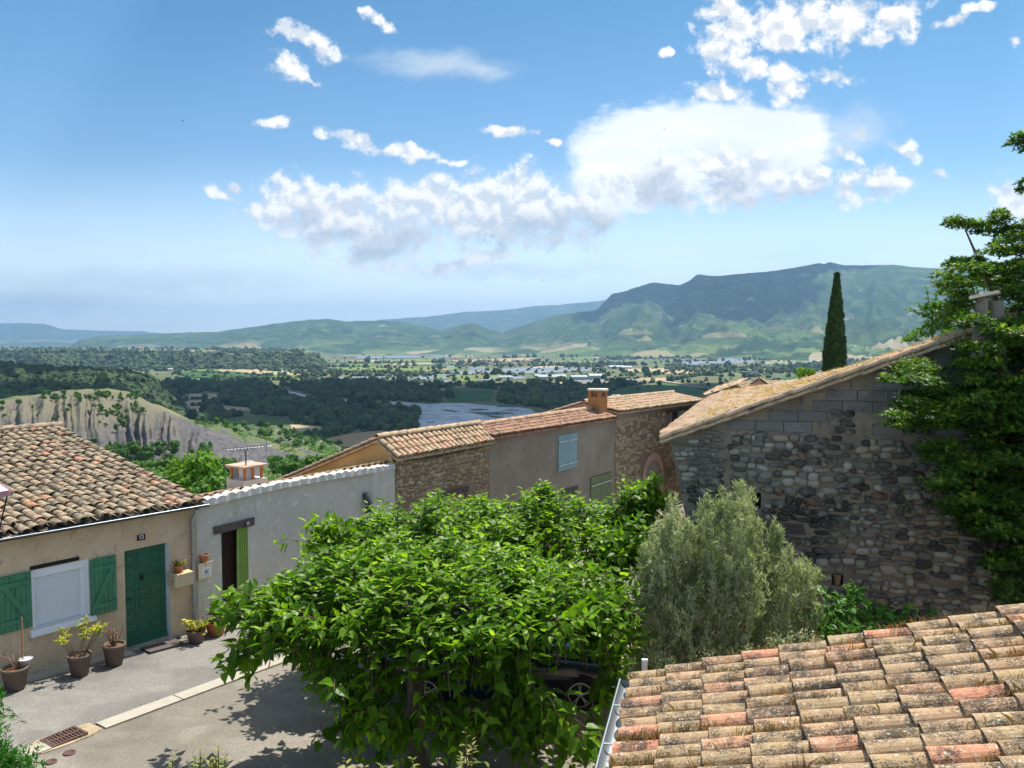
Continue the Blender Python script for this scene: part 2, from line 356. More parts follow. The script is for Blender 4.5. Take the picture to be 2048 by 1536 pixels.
# ------------------------------------------------------------ terrain sheet
PLAIN = -95.0
BR = np.array([0, 30, 60, 90, 120, 150, 190, 230, 300, 340, 450, 560, 640, 60000.]); BZ = np.array([-1.2, -3, -8, -12, -15.5, -20, -26, -31.5, -41, -47, -72, -90, PLAIN, PLAIN])
CU = np.array([-900, -100, 0, 60, 130, 215, 255, 290, 330, 380, 430, 480, 540, 590, 650, 720, 800]); CV = np.array([830, 812, 803, 795, 785, 780, 788, 806, 822, 848, 862, 882, 900, 913, 925, 950, 990])
CR_ = np.array([-900, -100, 250, 420, 580, 720, 800]); CRr = np.array([455, 445, 430, 415, 400, 390, 385])
def terrain(u, r):
    z = np.interp(r, BR, BZ)
    z0 = z.copy()
    rc = np.interp(u, CR_, CRr); rf = rc - 110
    vc = np.interp(u, CU, CV); zc = CAMZ - (vc - HOR) / F * rc * .985
    # marl ridge: face rises rf->rc, top, then falls behind
    face = np.clip((r - rf) / (rc - rf), 0, 1); zf = np.interp(rf, BR, BZ)
    cols = u + 9 * noise2(u / 60, r / 40, 5, 3)
    g1 = noise2(cols / 46, r / 400, 11, 1, ridged=True); g2 = noise2(cols / 17 + 3, r / 160, 12, 2, ridged=True)
    depth = np.sin(np.pi * np.clip(face, 0, 1) ** .8)
    zface = zf + (zc - zf) * (face ** .8) + depth * (g1 * 4.4 + g2 * 2.8) * np.clip((zc - zf) / 10, .25, 1)
    back = np.clip((r - rc) / 160, 0, 1)
    sh_ = CAMZ - (np.interp(u, [-900, 340, 380, 430, 480, 560, 640, 700, 760], [1200, 1000, 872, 846, 850, 862, 885, 905, 960]) - HOR) / F * 545
    zback = zc + .6 * noise2(u / 30, r / 20, 3, 3) + (np.interp(rc + 170, BR, BZ) - zc) * sstep(r - rc, 12, 170)
    zshd = zc + (np.maximum(sh_, np.interp(rc + 140, BR, BZ)) - zc) * sstep(r, rc, 545)
    zshd = np.where(r > 545, sh_ + (PLAIN - sh_) * sstep(r, 545, 720), zshd); zback = np.where((u > 360), np.maximum(zback, zshd) * (1 - 0) , zback)
    on = (r > rf) & (r < np.where(u > 360, 720, rc + 165))
    zz = np.where(r < rc, zface, zback)
    wgt = sstep(r, rf - 4, rf + 6) * (1 - sstep(r, np.where(u > 360, 690, rc + 120), np.where(u > 360, 720, rc + 168))) * (1 - sstep(u, 690, 790))
    z = z * (1 - wgt) + np.where(on, zz, z) * wgt
    bare = wgt * ((r < rc - 4) & (r > rf)) * 1.0
    bare = bare * (1 - sstep(u, 600, 700)); bare = np.maximum(bare, .55 * (r > 100) * (r < 560) * (u < 800) * (noise2(u / 28, r / 26, 63, 3) > .42))
    # dark wooded hill on the left
    hv = np.interp(u, [-900, 0, 150, 250, 330, 420, 480], [730, 742, 746, 754, 775, 840, 900]); hz = CAMZ - (hv - HOR) / F * 1000
    k = np.exp(-((r - 1000) / 230.0) ** 2) * (1 - sstep(u, 290, 390))
    z = np.maximum(z, PLAIN + (hz - PLAIN) * k)
    # mesa far left with a flat top
    edge = 3400 + 260 * rnd_noise1(u, 4, 3, .01)
    mz = CAMZ - (np.interp(u, [-900, 400, 600, 640, 700], [706, 706, 709, 722, 752]) - HOR) / F * 3500
    k = sstep(r, edge - 380, edge) * (1 - sstep(u, 640, 705)); z = np.maximum(z, PLAIN + (mz - PLAIN) * k)
    # rolling rise on the right under the big mountain
    z = np.maximum(z, PLAIN)
    z = z + (noise2(u / 9, r / 7, 21, 3) * .5) * (r > 40) * (r < 420) * (u < 900)
    return z, bare
def ground(u, r):
    z, _ = terrain(np.atleast_1d(float(u)), np.atleast_1d(float(r))); return float(z[0])
def uv_at(u, v, r0=60, r1=9000):
    """first point of the terrain met by the sight line through photo pixel (u, v)"""
    d = ray(u, v); k = math.hypot(d[0], d[1]); rr = np.geomspace(r0, r1, 900)
    z, _ = terrain(np.full_like(rr, u), rr / math.hypot(1, d[0] / d[1]))
    zr = CAMZ + d[2] / d[1] * rr / math.hypot(1, d[0] / d[1])
    i = np.argmax(z >= zr)
    if z[i] < zr[i]: return None
    y = rr[i] / math.hypot(1, d[0] / d[1]); return np.array([d[0] / d[1] * y, y, z[i]])
us = np.concatenate([np.arange(-3000, -180, 120), np.arange(-180, 760, 2.6), np.arange(760, 2300, 12), np.arange(2300, 4400, 150)])
rs = np.concatenate([np.linspace(2, 60, 12), np.linspace(66, 170, 40), np.linspace(172, 296, 60), np.arange(298, 462, 1.4), np.linspace(464, 730, 60), np.geomspace(736, 9000, 110), np.geomspace(10000, 20500, 6)])
U, Rr = np.meshgrid(us, rs); Z, bare = terrain(U, Rr)
X = (U - 1024) / F * Rr
V = np.stack([X, Rr, Z], -1).reshape(-1, 3); nu, nr = len(us), len(rs)
i = np.arange(nr - 1)[:, None] * nu + np.arange(nu - 1)[None]
Fq = np.stack([i, i + 1, i + nu + 1, i + nu], -1).reshape(-1, 4)
MB().add(V, Fq, bare.reshape(-1), 0, True).build('ground', M_TERR, kind='structure', label='rolling green and grey valley ground')

# ------------------------------------------------------------ mountains
def mount(t, b):
    p = t.geo(); a = t.attr()
    n = t.noise(.0009, 6, .62, p); f = t.noise(.006, 6, .7, p)
    c = t.ramp(f, [(.3, (.022, .05, .02)), (.52, (.05, .095, .032)), (.72, (.16, .21, .08))])
    c = t.mix(t.ss(n, .5, .75), c, (.11, .155, .06))
    rock = t.math('MULTIPLY', t.ss(t.noise(.004, 6, .7, t.scale(p, 1, 1, .4)), .6, .68), t.ss(a, .2, .6))
    c = t.mix(rock, c, (.32, .29, .25))
    v = t.voro(.0042, t.scale(p, .55, .55, 3.0), 'F1', 1)       # field cells low on the slopes
    sv_ = t.new('ShaderNodeSeparateColor'); t.l.new(v, sv_.inputs[0])
    fieldc = t.ramp(sv_.outputs[0], [(0, (.16, .22, .07)), (.35, (.36, .31, .17)), (.6, (.10, .16, .05)), (.8, (.42, .35, .22))], 'CONSTANT')
    low = t.math('MULTIPLY', t.ss(a, .52, .18), t.ss(t.math('ADD', sv_.outputs[1], t.math('MULTIPLY', n, .4)), .55, .6))
    c = t.mix(t.math('MULTIPLY', low, .85), c, fieldc)
    t.put(b.inputs['Base Color'], c); b.inputs['Roughness'].default_value = 1; b.inputs['Specular IOR Level'].default_value = 0
    t.l.new(t.bump(t.math('ADD', f, n), 1.0, 40), b.inputs['Normal'])
M_MOUNT = material("mountain scrub", mount)
def mountain(name, sil, dc, df, label, seed, rough=1.0, power=1.35, back=1.5, cut=None):
    u0, u1 = sil[0][0], sil[-1][0]; us = np.arange(u0, u1 + 1, 5 if u1 - u0 < 1400 else 6.)
    v = np.interp(us, [a[0] for a in sil], [a[1] for a in sil]) + rnd_noise1(us, seed, 4, .06) * .8 * rough
    dcs = np.interp(us, [a[0] for a in dc], [a[1] for a in dc]) if isinstance(dc, list) else np.full_like(us, dc)
    dfs = np.interp(us, [a[0] for a in df], [a[1] for a in df]) if isinstance(df, list) else np.full_like(us, df)
    T = np.concatenate([np.linspace(0, 1, 90), np.linspace(1.04, 2, 12)]); rows = []
    zc = CAMZ - (v - HOR) / F * dcs
    for tt in T:
        if tt <= 1:
            y = dfs + (dcs - dfs) * tt; z = PLAIN - 2 + (zc - PLAIN + 2) * tt ** power
            amp = np.sin(math.pi * min(tt, 1)) * (zc - PLAIN) * .075 * rough
            q = us + 26 * noise2(us / 90, np.full_like(us, tt * 3), seed + 3, 2)
            z = z + amp * (noise2(q / 85, np.full_like(us, tt * 1.6), seed, 4, ridged=True) - .3) + amp * .5 * noise2(us / 14, np.full_like(us, tt * 26), seed + 1, 3)
        else:
            y = dcs * (1 + (tt - 1) * .11); z = zc + (PLAIN - 30 - zc) * (tt - 1) ** 1.2
        rows.append(np.stack([(us - 1024) / F * y, y, z], -1))
    V = np.concatenate(rows); n = len(us); i = np.arange(len(T) - 1)[:, None] * n + np.arange(n - 1)[None]
    Fq = np.stack([i, i + 1, i + n + 1, i + n], -1).reshape(-1, 4); tn = np.repeat(np.minimum(T, 1), n)
    MB().add(V, Fq, tn, 0, True).build(name, M_MOUNT, kind='structure', label=label, cat=None)
BIG = [(960, 690), (1000, 668), (1060, 646), (1120, 628), (1190, 622), (1212, 600), (1222, 588), (1245, 584), (1285, 571), (1303, 565), (1330, 569), (1355, 572), (1375, 563), (1392, 550), (1425, 553), (1490, 548), (1497, 546), (1502, 548), (1560, 540), (1610, 532), (1636, 527), (1645, 530), (1654, 525), (1690, 532), (1780, 531), (1850, 537), (1920, 541), (2100, 548), (2400, 590), (2700, 640)]
mountain('mountain', BIG, [(960, 9500), (1215, 8800), (1600, 8300), (2700, 7000)], [(960, 6900), (1215, 5600), (1600, 4500), (2700, 3600)], 'long green limestone mountain rising on the right behind the cypress', 31, 1.15, 1.55)
mountain('mountain', [(500, 700), (600, 690), (720, 684), (820, 668), (890, 660), (925, 649), (945, 645), (975, 657), (1010, 668), (1060, 672), (1130, 690), (1200, 705)], 9000, 7300, 'small pointed hill in the valley gap', 41, .9, 1.2)
mountain('mountain', [(130, 700), (160, 680), (200, 672), (290, 668), (430, 664), (520, 652), (580, 644), (620, 639), (660, 638), (690, 643), (730, 641), (800, 643), (850, 653), (890, 664), (950, 672), (1010, 684), (1080, 700)], 9600, 7300, 'low wooded ridge across the middle of the horizon', 51, .9, 1.1)
mountain('mountain', [(-300, 700), (-100, 690), (20, 686), (120, 684), (150, 685), (230, 700)], 13200, 11600, 'low dark foothill on the far left horizon', 55, .6, 1.1)
mountain('mountain', [(-400, 650), (-100, 648), (0, 647), (50, 646), (90, 648), (130, 659), (200, 661), (290, 663), (330, 668), (420, 690)], 19000, 16000, 'pale blue far mountain range at the left edge', 61, .6, 1.0)
mountain('mountain', [(700, 660), (760, 640), (860, 633), (930, 624), (1000, 621), (1070, 613), (1140, 608), (1200, 602), (1215, 600), (1300, 605), (1500, 610)], 17600, 14500, 'pale blue high ridge behind the valley gap', 71, .6, 1.0)

# ------------------------------------------------------------ fields, river, woods on the plain
def m_field(name, c1, c2, rows=None, scale=.03, bump=.3):
    def fn(t, b):
        p = t.geo(); n = t.noise(scale, 5, .6, p); f = t.noise(scale * 14, 4, .6, p)
        c = t.mix(t.math('ADD', t.math('MULTIPLY', n, .7), t.math('MULTIPLY', f, .3)), c1, c2)
        if rows:
            w_ = t.new('ShaderNodeTexWave'); w_.inputs['Scale'].default_value = rows; t.l.new(t.scale(p, 1, 1, 1, .5), w_.inputs[0])
            c = t.mix(t.math('MULTIPLY', w_.outputs['Fac'], .5), c, tuple(x * .45 for x in c1))
        t.put(b.inputs['Base Color'], c); b.inputs['Roughness'].default_value = .95; b.inputs['Specular IOR Level'].default_value = .05
    return material(name, fn)
FM = {'s': m_field("stubble field", (.33, .26, .15), (.46, .37, .22)), 'b': m_field("brown field", (.27, .19, .11), (.36, .26, .15)),
      'g': m_field("green crop", (.035, .095, .03), (.06, .13, .045)), 'l': m_field("light meadow", (.11, .19, .05), (.2, .26, .09)),
      'd': m_field("dull pasture", (.10, .125, .06), (.16, .16, .09)), 'v': m_field("vine rows", (.08, .13, .045), (.11, .16, .06), .02),
      'w': m_field("greenhouse film", (.14, .175, .21), (.25, .29, .32)), 'p': m_field("pale track", (.4, .36, .28), (.5, .46, .38))}
def river(t, b):
    p = t.geo(); n = t.noise(.016, 8, .72, t.scale(p, 1, .45, 1), 2.2); f = t.noise(.1, 5, .7, p)
    c = t.ramp(t.math('ADD', t.math('MULTIPLY', n, .8), t.math('MULTIPLY', f, .2)), [(.36, (.06, .09, .05)), (.41, (.24, .24, .20)), (.45, (.42, .43, .43)), (.485, (.17, .21, .25)), (.50, (.52, .53, .54)), (.53, (.42, .42, .42)), (.545, (.14, .18, .22)), (.56, (.6, .61, .62)), (.60, (.42, .40, .37)), (.65, (.10, .13, .07))])
    t.put(b.inputs['Base Color'], c); b.inputs['Roughness'].default_value = .6
M_RIVER = material("braided gravel and water", river)
LV = {}
def sheet(poly, m, name='field', label=None, lift=.5, kind='structure', h=0.0):
    pts = [G(u, v, PLAIN) for u, v in poly]; LV[m.name] = LV.get(m.name, 0) + 1
    # densify so it can follow and look uneven
    V = []
    for a, b in zip(pts, pts[1:] + pts[:1]):
        for k in range(3):
            q = a + (b - a) * k / 3; s_ = np.linalg.norm(b - a) * .018
            V.append([q[0] + rng.normal(0, s_), q[1] + rng.normal(0, s_), PLAIN + lift + h])
    mb = MB(); n = len(V); top = np.array(V); bot = top.copy(); bot[:, 2] = PLAIN - 3
    mb.add(np.concatenate([top, bot]), [tuple(range(n))] + [(k, k + n, (k + 1) % n + n, (k + 1) % n) for k in range(n)])
    return mb.build(name, m, kind=kind, label=label)
lift = [4.0]
FIELDS = [('s', [(308, 812), (430, 812), (410, 826), (330, 822)]), ('s', [(356, 803), (420, 799), (418, 812), (352, 812)]), ('s', [(380, 788), (432, 788), (434, 799), (378, 798)]),
          ('s', [(440, 812), (505, 816), (505, 822), (470, 822), (438, 818)]), ('v', [(430, 852), (450, 842), (520, 832), (578, 836), (582, 848), (565, 862), (470, 862)]),
          ('s', [(582, 850), (640, 854), (652, 862), (640, 870), (585, 862)]), ('b', [(640, 880), (700, 868), (760, 862), (830, 868), (830, 880), (780, 900), (650, 905)]),
          ('g', [(878, 782), (990, 782), (985, 800), (890, 806)]), ('s', [(738, 770), (790, 768), (790, 776), (736, 776)]), ('b', [(810, 776), (888, 778), (885, 785), (805, 782)]),
          ('b', [(900, 770), (930, 768), (935, 776), (905, 776)]), ('s', [(1040, 766), (1160, 764), (1200, 768), (1120, 776), (1040, 772)]), ('s', [(1130, 762), (1330, 756), (1340, 762), (1200, 768)]),
          ('g', [(1210, 800), (1230, 780), (1330, 768), (1450, 782), (1470, 800), (1330, 800)]), ('d', [(1330, 764), (1420, 750), (1600, 756), (1700, 762), (1640, 790), (1460, 785)]),
          ('g', [(1540, 760), (1640, 745), (1720, 738), (1800, 745), (1760, 790), (1600, 770)]), ('d', [(1180, 752), (1290, 746), (1320, 752), (1190, 758)]),
          ('s', [(1320, 742), (1400, 740), (1400, 748), (1318, 748)]), ('s', [(1245, 736), (1390, 738), (1388, 744), (1250, 744)]), ('d', [(1200, 729), (1300, 732), (1290, 738), (1200, 736)]),
          ('w', [(840, 766), (880, 761), (912, 763), (915, 768), (870, 773), (838, 771)]), ('w', [(970, 756), (1050, 753), (1052, 758), (960, 762)]), ('w', [(895, 745), (960, 740), (1060, 736), (1180, 742), (1060, 748), (905, 749)]),
          ('w', [(1040, 736), (1200, 738), (1200, 742), (1060, 741)]), ('w', [(640, 758), (700, 754), (900, 755), (880, 760), (660, 763)]), ('w', [(1150, 763), (1240, 758), (1300, 761), (1150, 766)]),
          ('w', [(1355, 722), (1460, 718), (1530, 716), (1500, 724), (1360, 730)]), ('w', [(1540, 711), (1600, 705), (1650, 703), (1640, 709), (1560, 716), (1540, 718)]), ('w', [(1360, 706), (1460, 701), (1450, 705), (1365, 709)]),
          ('w', [(1370, 728), (1440, 726), (1440, 730), (1370, 732)]), ('w', [(520, 705), (580, 702), (585, 706), (525, 708)]), ('w', [(0, 720), (60, 719), (95, 724), (60, 728), (0, 726)]),
          ('l', [(380, 738), (440, 732), (480, 736), (470, 742), (390, 744)]), ('s', [(430, 736), (500, 732), (560, 744), (600, 750), (560, 754), (450, 745)]), ('l', [(500, 748), (640, 752), (630, 756), (520, 756)]),
          ('g', [(355, 746), (470, 744), (560, 755), (480, 760), (370, 754)]), ('l', [(650, 736), (760, 734), (860, 738), (820, 743), (700, 742)]), ('l', [(690, 730), (740, 728), (745, 732), (700, 733)]),
          ('l', [(270, 760), (300, 756), (310, 764), (275, 768)]), ('l', [(905, 762), (950, 760), (950, 764), (910, 766)]), ('l', [(1060, 748), (1130, 748), (1130, 753), (1070, 753)]),
          ('s', [(900, 722), (1000, 718), (1080, 716), (1060, 722), (930, 726)]), ('s', [(1180, 712), (1350, 708), (1350, 713), (1190, 717)]), ('l', [(1130, 722), (1230, 724), (1220, 729), (1140, 727)]), ('d', [(1400, 728), (1530, 726), (1520, 733), (1410, 737)]),
          ('l', [(1170, 706), (1300, 702), (1300, 706), (1180, 709)]), ('p', [(1425, 783), (1428, 784), (1330, 764), (1328, 765)]), ('s', [(380, 716), (480, 713), (480, 716), (390, 719)]), ('w', [(700, 714), (830, 712), (850, 716), (720, 718)]), ('l', [(760, 720), (880, 718), (870, 724), (770, 726)])]
FL = {'s': 'pale straw stubble field on the valley floor', 'b': 'brown ploughed field on the valley floor', 'g': 'dark green crop field on the valley floor', 'l': 'light green meadow on the valley floor', 'd': 'dull grazed pasture on the valley floor', 'v': 'vineyard rows beyond the grey marl ridge', 'w': 'pale plastic covered field in the valley', 'p': 'pale track between two fields'}
for i_, (k, poly) in enumerate(FIELDS):
    sheet(poly, FM[k], 'field', FL[k], .4 + .06 * i_)
for poly in ([(740, 806), (790, 803), (852, 808), (920, 806), (1000, 812), (1060, 818), (1110, 838), (1060, 860), (960, 880), (850, 900), (840, 868), (845, 835), (800, 815)],
             [(480, 784), (530, 779), (590, 784), (620, 792), (760, 806), (740, 812), (600, 797), (555, 792), (515, 795)], [(415, 776), (480, 773), (545, 782), (500, 788), (430, 781)]):
    sheet(poly, M_RIVER, 'river', 'braided river bed with grey gravel bars', .25)

FM['x'] = m_field("willow scrub bar", (.05, .075, .03), (.13, .14, .07), scale=.2); FM['y'] = m_field("white gravel bar", (.5, .5, .48), (.66, .65, .63), scale=.2); FM['z'] = m_field("river channel", (.05, .08, .11), (.10, .14, .17), scale=.05)
for k in range(44):
    v0 = rng.uniform(812, 858); u0 = rng.uniform(846, 1070 if v0 < 850 else 960); L = rng.uniform(14, 70); h_ = rng.uniform(.8, 3.2) * (1 if k % 3 else 1.5); kd_ = 'xyzyxzyy'[k % 8]; sl = rng.uniform(-.05, .12)
    pl_ = [(u0 + L * a, v0 + h_ * b + sl * L * a) for a, b in ((0, .5), (.2, .05), (.55, 0), (.85, .2), (1, .55), (.7, .9), (.35, 1), (.1, .8))]
    sheet(pl_, FM[kd_], 'gravel_bar' if kd_ != 'z' else 'water_channel', {'x': 'green brown willow bar in the river bed', 'y': 'pale gravel bar in the river bed', 'z': 'dark water channel in the river bed'}[kd_], .3 + .004 * k)
WOODS = [  # polygon of photo pixels on the plain, metres between trees, crown size, material
    ([(395, 830), (470, 812), (560, 800), (700, 806), (745, 815), (838, 822), (835, 862), (760, 866), (650, 876), (600, 852), (575, 838), (520, 830), (440, 838)], 13, 7.0, 0),
    ([(300, 805), (340, 772), (500, 762), (560, 778), (480, 790), (420, 782), (370, 790), (350, 806)], 17, 8.0, 0), ([(505, 790), (560, 793), (600, 800), (480, 812), (440, 806), (440, 792)], 15, 7.5, 0),
    ([(560, 770), (700, 764), (850, 776), (880, 790), (1000, 800), (850, 806), (740, 800), (620, 790)], 16, 7.0, 1), ([(1000, 782), (1060, 772), (1200, 776), (1320, 764), (1230, 778), (1205, 800), (1230, 830), (1150, 838), (1090, 818), (1000, 806)], 15, 7.5, 1),
    ([(640, 900), (630, 872), (575, 862), (480, 862), (560, 885)], 14, 5.5, 1), ([(370, 830), (440, 815), (430, 842), (400, 850)], 14, 7, 0),
    ([(200, 765), (360, 768), (420, 766), (430, 778), (340, 782), (300, 800), (200, 790)], 18, 8, 0),
    ([(430, 722), (640, 722), (640, 732), (450, 731)], 46, 14, 1), ([(610, 742), (900, 748), (860, 752), (640, 754)], 34, 11, 1), ([(600, 756), (700, 762), (860, 764), (850, 770), (700, 768), (600, 766)], 26, 9, 1),
    ([(1330, 730), (1530, 735), (1700, 720), (1900, 705), (1900, 740), (1700, 745), (1530, 748), (1400, 748), (1330, 740)], 30, 11, 0), ([(1500, 706), (1700, 703), (1900, 701), (1900, 708), (1680, 716), (1520, 716)], 50, 14, 0),
    ([(1120, 730), (1240, 726), (1240, 734), (1130, 736)], 42, 12, 0), ([(900, 728), (1180, 728), (1180, 733), (900, 735)], 55, 13, 1), ([(1200, 716), (1400, 712), (1400, 717), (1200, 722)], 60, 13, 1), ([(0, 728), (380, 728), (380, 742), (0, 745)], 34, 11, 0), ([(0, 712), (560, 712), (640, 718), (560, 722), (0, 720)], 120, 15, 1)]
LINES = [([(430, 756), (520, 760), (640, 763)], 10), ([(740, 765), (880, 770), (990, 778)], 9), ([(900, 780), (900, 800)], 8), ([(990, 770), (1060, 772), (1150, 774)], 9), ([(640, 752), (880, 754)], 12), ([(1050, 763), (1140, 764)], 11),
         ([(1250, 752), (1320, 751)], 12), ([(1290, 748), (1440, 753)], 12), ([(1330, 764), (1400, 752), (1540, 756)], 11), ([(1200, 745), (1330, 746)], 14), ([(640, 735), (900, 739)], 18), ([(700, 727), (1100, 724)], 22), ([(1100, 733), (1300, 731)], 20),
         ([(1000, 716), (1400, 712)], 26), ([(380, 745), (640, 758)], 12), ([(318, 806), (370, 803)], 7), ([(430, 812), (445, 840)], 8), ([(1330, 725), (1540, 720)], 22), ([(400, 734), (560, 744)], 10), ([(330, 812), (420, 812)], 5), ([(375, 798), (430, 799)], 5), ([(560, 748), (640, 746)], 14), ([(860, 776), (1000, 772)], 10), ([(1060, 752), (1200, 756)], 12), ([(850, 748), (1060, 750)], 14)]
def crowns(mb, pts, size, tall=1.0, shape=ICO1):
    pts = np.asarray(pts); n = len(pts)
    if not n: return
    s_ = size * rng.lognormal(-.08, .3, n); sc3 = np.stack([s_ * rng.uniform(.8, 1.2, n), s_ * rng.uniform(.8, 1.2, n), s_ * tall * rng.uniform(.75, 1.2, n)], 1)
    pts = pts.copy(); pts[:, 2] += sc3[:, 2] * .7
    scatter_shape(mb, shape, pts, sc3, zrot(rng.uniform(0, 6.28, n)), rng.beta(.8, 1.1, n), .34)
for wi, (poly, gap, size, mi) in enumerate(WOODS):
    pp = [G(u, v, PLAIN) for u, v in poly]; xs = [p[0] for p in pp]; ys = [p[1] for p in pp]
    n = int((max(xs) - min(xs)) * (max(ys) - min(ys)) / gap ** 2); n = min(int(n * 1.15), 26000)
    x = rng.uniform(min(xs), max(xs), n); y = rng.uniform(min(ys), max(ys), n); k = in_poly(x, y, [(p[0], p[1]) for p in pp]); x, y = x[k], y[k]
    if wi < 8:      # no trees standing in, or hiding, the open fields
        uu = 1024 + F * x / y; vv = HOR + (CAMZ - PLAIN) / y * F; keep_ = np.ones(len(x), bool)
        for (_, fp) in FIELDS[:8]:
            for dv in (0, -5, -10): keep_ &= ~in_poly(uu, vv + dv, fp)
        x, y = x[keep_], y[keep_]
    z, _ = terrain(x / y * F + 1024, y)
    mb = MB(); crowns(mb, np.stack([x, y, np.maximum(z, PLAIN)], 1), size * (.8 if gap < 20 else .62), 1.0, ICO1 if gap < 20 else ICO0)
    mb.build('woodland', M_FOREST if mi == 0 else M_RIVERWOOD, label='mass of dark trees on the valley floor' if mi == 0 else 'mass of riverside trees on the valley floor', cat='woodland', kind='stuff')
mb = MB()
for pts, size in LINES:
    q = [G(u, v, PLAIN) for u, v in pts]
    for a, b in zip(q[:-1], q[1:]):
        L = np.linalg.norm(b - a); n = max(2, int(L / (size * 1.1))); tt = rng.uniform(0, 1, n)[:, None]; p = a + (b - a) * tt; p[:, :2] += rng.normal(0, size * .35, (n, 2))
        p[:, 2] = PLAIN; crowns(mb, p, size * (.62 if size < 12 else .48), 1.0, ICO1 if size < 14 else ICO0)
# scattered single crowns over the whole plain
n = 1500; v_ = 691 + 85 * rng.beta(1.1, 1.6, n) + 7; u_ = rng.uniform(-60, 1950, n)
p = np.array([G(a, b, PLAIN) for a, b in zip(u_, v_)]); z, _ = terrain(p[:, 0] / p[:, 1] * F + 1024, p[:, 1]); p[:, 2] = np.maximum(z, PLAIN)
crowns(mb, p, 6.0, 1.0, ICO0)
mb.build('hedgerow', M_RIVERWOOD, label='tree lines and hedges between the valley fields', cat='hedgerow', kind='stuff')
# wooded hill at left
n = 16000; u_ = rng.uniform(-250, 400, n); r_ = rng.uniform(640, 1180, n); z, _ = terrain(u_, r_); k = z > PLAIN + 4; u_, r_, z = u_[k], r_[k], z[k]
mb = MB(); crowns(mb, np.stack([(u_ - 1024) / F * r_, r_, z - 2], 1), 3.9, 1.0, ICO1)
mb.build('woodland', M_FOREST, label='dark green wood covering the low hill at the left', cat='woodland', kind='stuff')
# mesa top and scarp
n = 9000; u_ = rng.uniform(-60, 720, n); r_ = rng.uniform(2850, 3560, n); z, _ = terrain(u_, r_); k = (z > PLAIN + 3) & (z < -46)
mb = MB(); crowns(mb, np.stack([(u_[k] - 1024) / F * r_[k], r_[k], z[k] - 2], 1), 9, .8, ICO0)
mb.build('woodland', M_RIVERWOOD, label='wooded scarp below the flat plateau on the left', cat='woodland', kind='stuff')

for k in range(150):      # long thin strips that fill the far plain
    v0 = 699 + 60 * rng.beta(1, 1.5); u0 = rng.uniform(380 if v0 > 706 else 640, 1900); wd = rng.uniform(25, 120); hh = (v0 - 690) * rng.uniform(.04, .11); sk = rng.uniform(-8, 8); kd_ = 'sldgvpwbld'[int(rng.integers(0, 10))]
    sheet([(u0, v0), (u0 + wd, v0 - .02 * wd), (u0 + wd + sk, v0 + hh - .02 * wd), (u0 + sk, v0 + hh)], FM[kd_], 'field', FL[kd_], .2 + .001 * k)
for k in range(34):       # fields on the flat plateau
    zm = -35.5; u0 = rng.uniform(-60, 560); v0 = rng.uniform(697, 704); wd = rng.uniform(40, 140); kd_ = 'sldlps'[int(rng.integers(0, 6))]; q = [G(a, b, zm) for a, b in ((u0, v0), (u0 + wd, v0), (u0 + wd, v0 + 1.4), (u0, v0 + 1.4))]
    MB().add([x + [0, 0, .6 + .03 * k] for x in q] + [x - [0, 0, 8] for x in q], [(0, 1, 2, 3), (0, 4, 5, 1), (1, 5, 6, 2), (2, 6, 7, 3), (3, 7, 4, 0)]).build('field', FM[kd_], kind='structure', label='pale field strip on the flat plateau')
# greenhouses and barns in the valley, and the far village
M_GH = plain("greenhouse roof", (.4, .44, .48), .35, var=.05); M_WHITE = plain("white wall", (.5, .49, .46), .8); M_RTILE = plain("red tiles far", (.42, .22, .14), .9, scale=.5); M_CREAM = plain("cream wall far", (.6, .52, .42), .9)
def shed(u, v, w_, d_, h, ang, label, roofm, wallm, cat='shed', group=None, name='farm_shed', ground_z=None):
    p = G(u, v, PLAIN); o = thing(name, (p[0], p[1], PLAIN), label, cat, group)
    c, s_ = math.cos(ang), math.sin(ang); ex, ey, ez = np.array([c, s_, 0]), np.array([-s_, c, 0]), np.array([0, 0, 1.]); q = np.array([p[0], p[1], PLAIN])
    MB().box(q, ex, ey, ez, (-w_ / 2, w_ / 2), (-d_ / 2, d_ / 2), (-3, h)).build('wall', wallm, o)
    mb = MB(); V = [q + ex * a + ey * b + ez * c_ for a in (-w_ / 2 - .5, w_ / 2 + .5) for (b, c_) in ((-d_ / 2 - .5, h - .1), (0, h + d_ * .2), (d_ / 2 + .5, h - .1))]
    mb.add(V, [(0, 1, 4, 3), (1, 2, 5, 4), (0, 2, 1), (3, 4, 5), (0, 3, 5, 2)]); mb.build('roof', roofm, o); return o
shed(1100, 758, 90, 30, 7, .05, 'long low blue grey farm shed in the valley', M_GH, M_WHITE, 'shed'); shed(1158, 759, 45, 24, 8, 0, 'white farm building beside the orange strip in the valley', M_GH, M_WHITE, 'shed')
shed(1190, 757, 38, 26, 9, .1, 'white farm shed with pale roof right of the white building', M_GH, M_WHITE, 'shed'); shed(1012, 758, 40, 18, 6, 0, 'small grey shed near the greenhouses', M_GH, M_WHITE)
shed(1232, 737, 60, 25, 8, .1, 'large white shed left of the tree line in the valley', M_GH, M_WHITE); shed(1252, 738, 45, 25, 8, -.1, 'grey roofed shed behind the large white shed', M_GH, M_WHITE)
shed(1516, 735, 34, 20, 8, .3, 'pale domed farm building behind the little chimney', M_GH, M_WHITE); shed(341, 743, 16, 12, 10, .2, 'white house among dark trees below the plateau', M_WHITE, M_WHITE, 'house', name='farmhouse')
mb_n = 0
for k in range(46):
    u = 905 + 190 * rng.random() + rng.normal(0, 14); v = 722 + 10 * rng.random() + (0 if k % 3 else -4)
    shed(u, v, rng.uniform(14, 26), rng.uniform(10, 14), rng.uniform(6, 10), rng.uniform(0, 3.1), 'small red roofed house in the far valley village', M_RTILE, M_CREAM, 'house', 'houses of the far valley village', name='village_house')

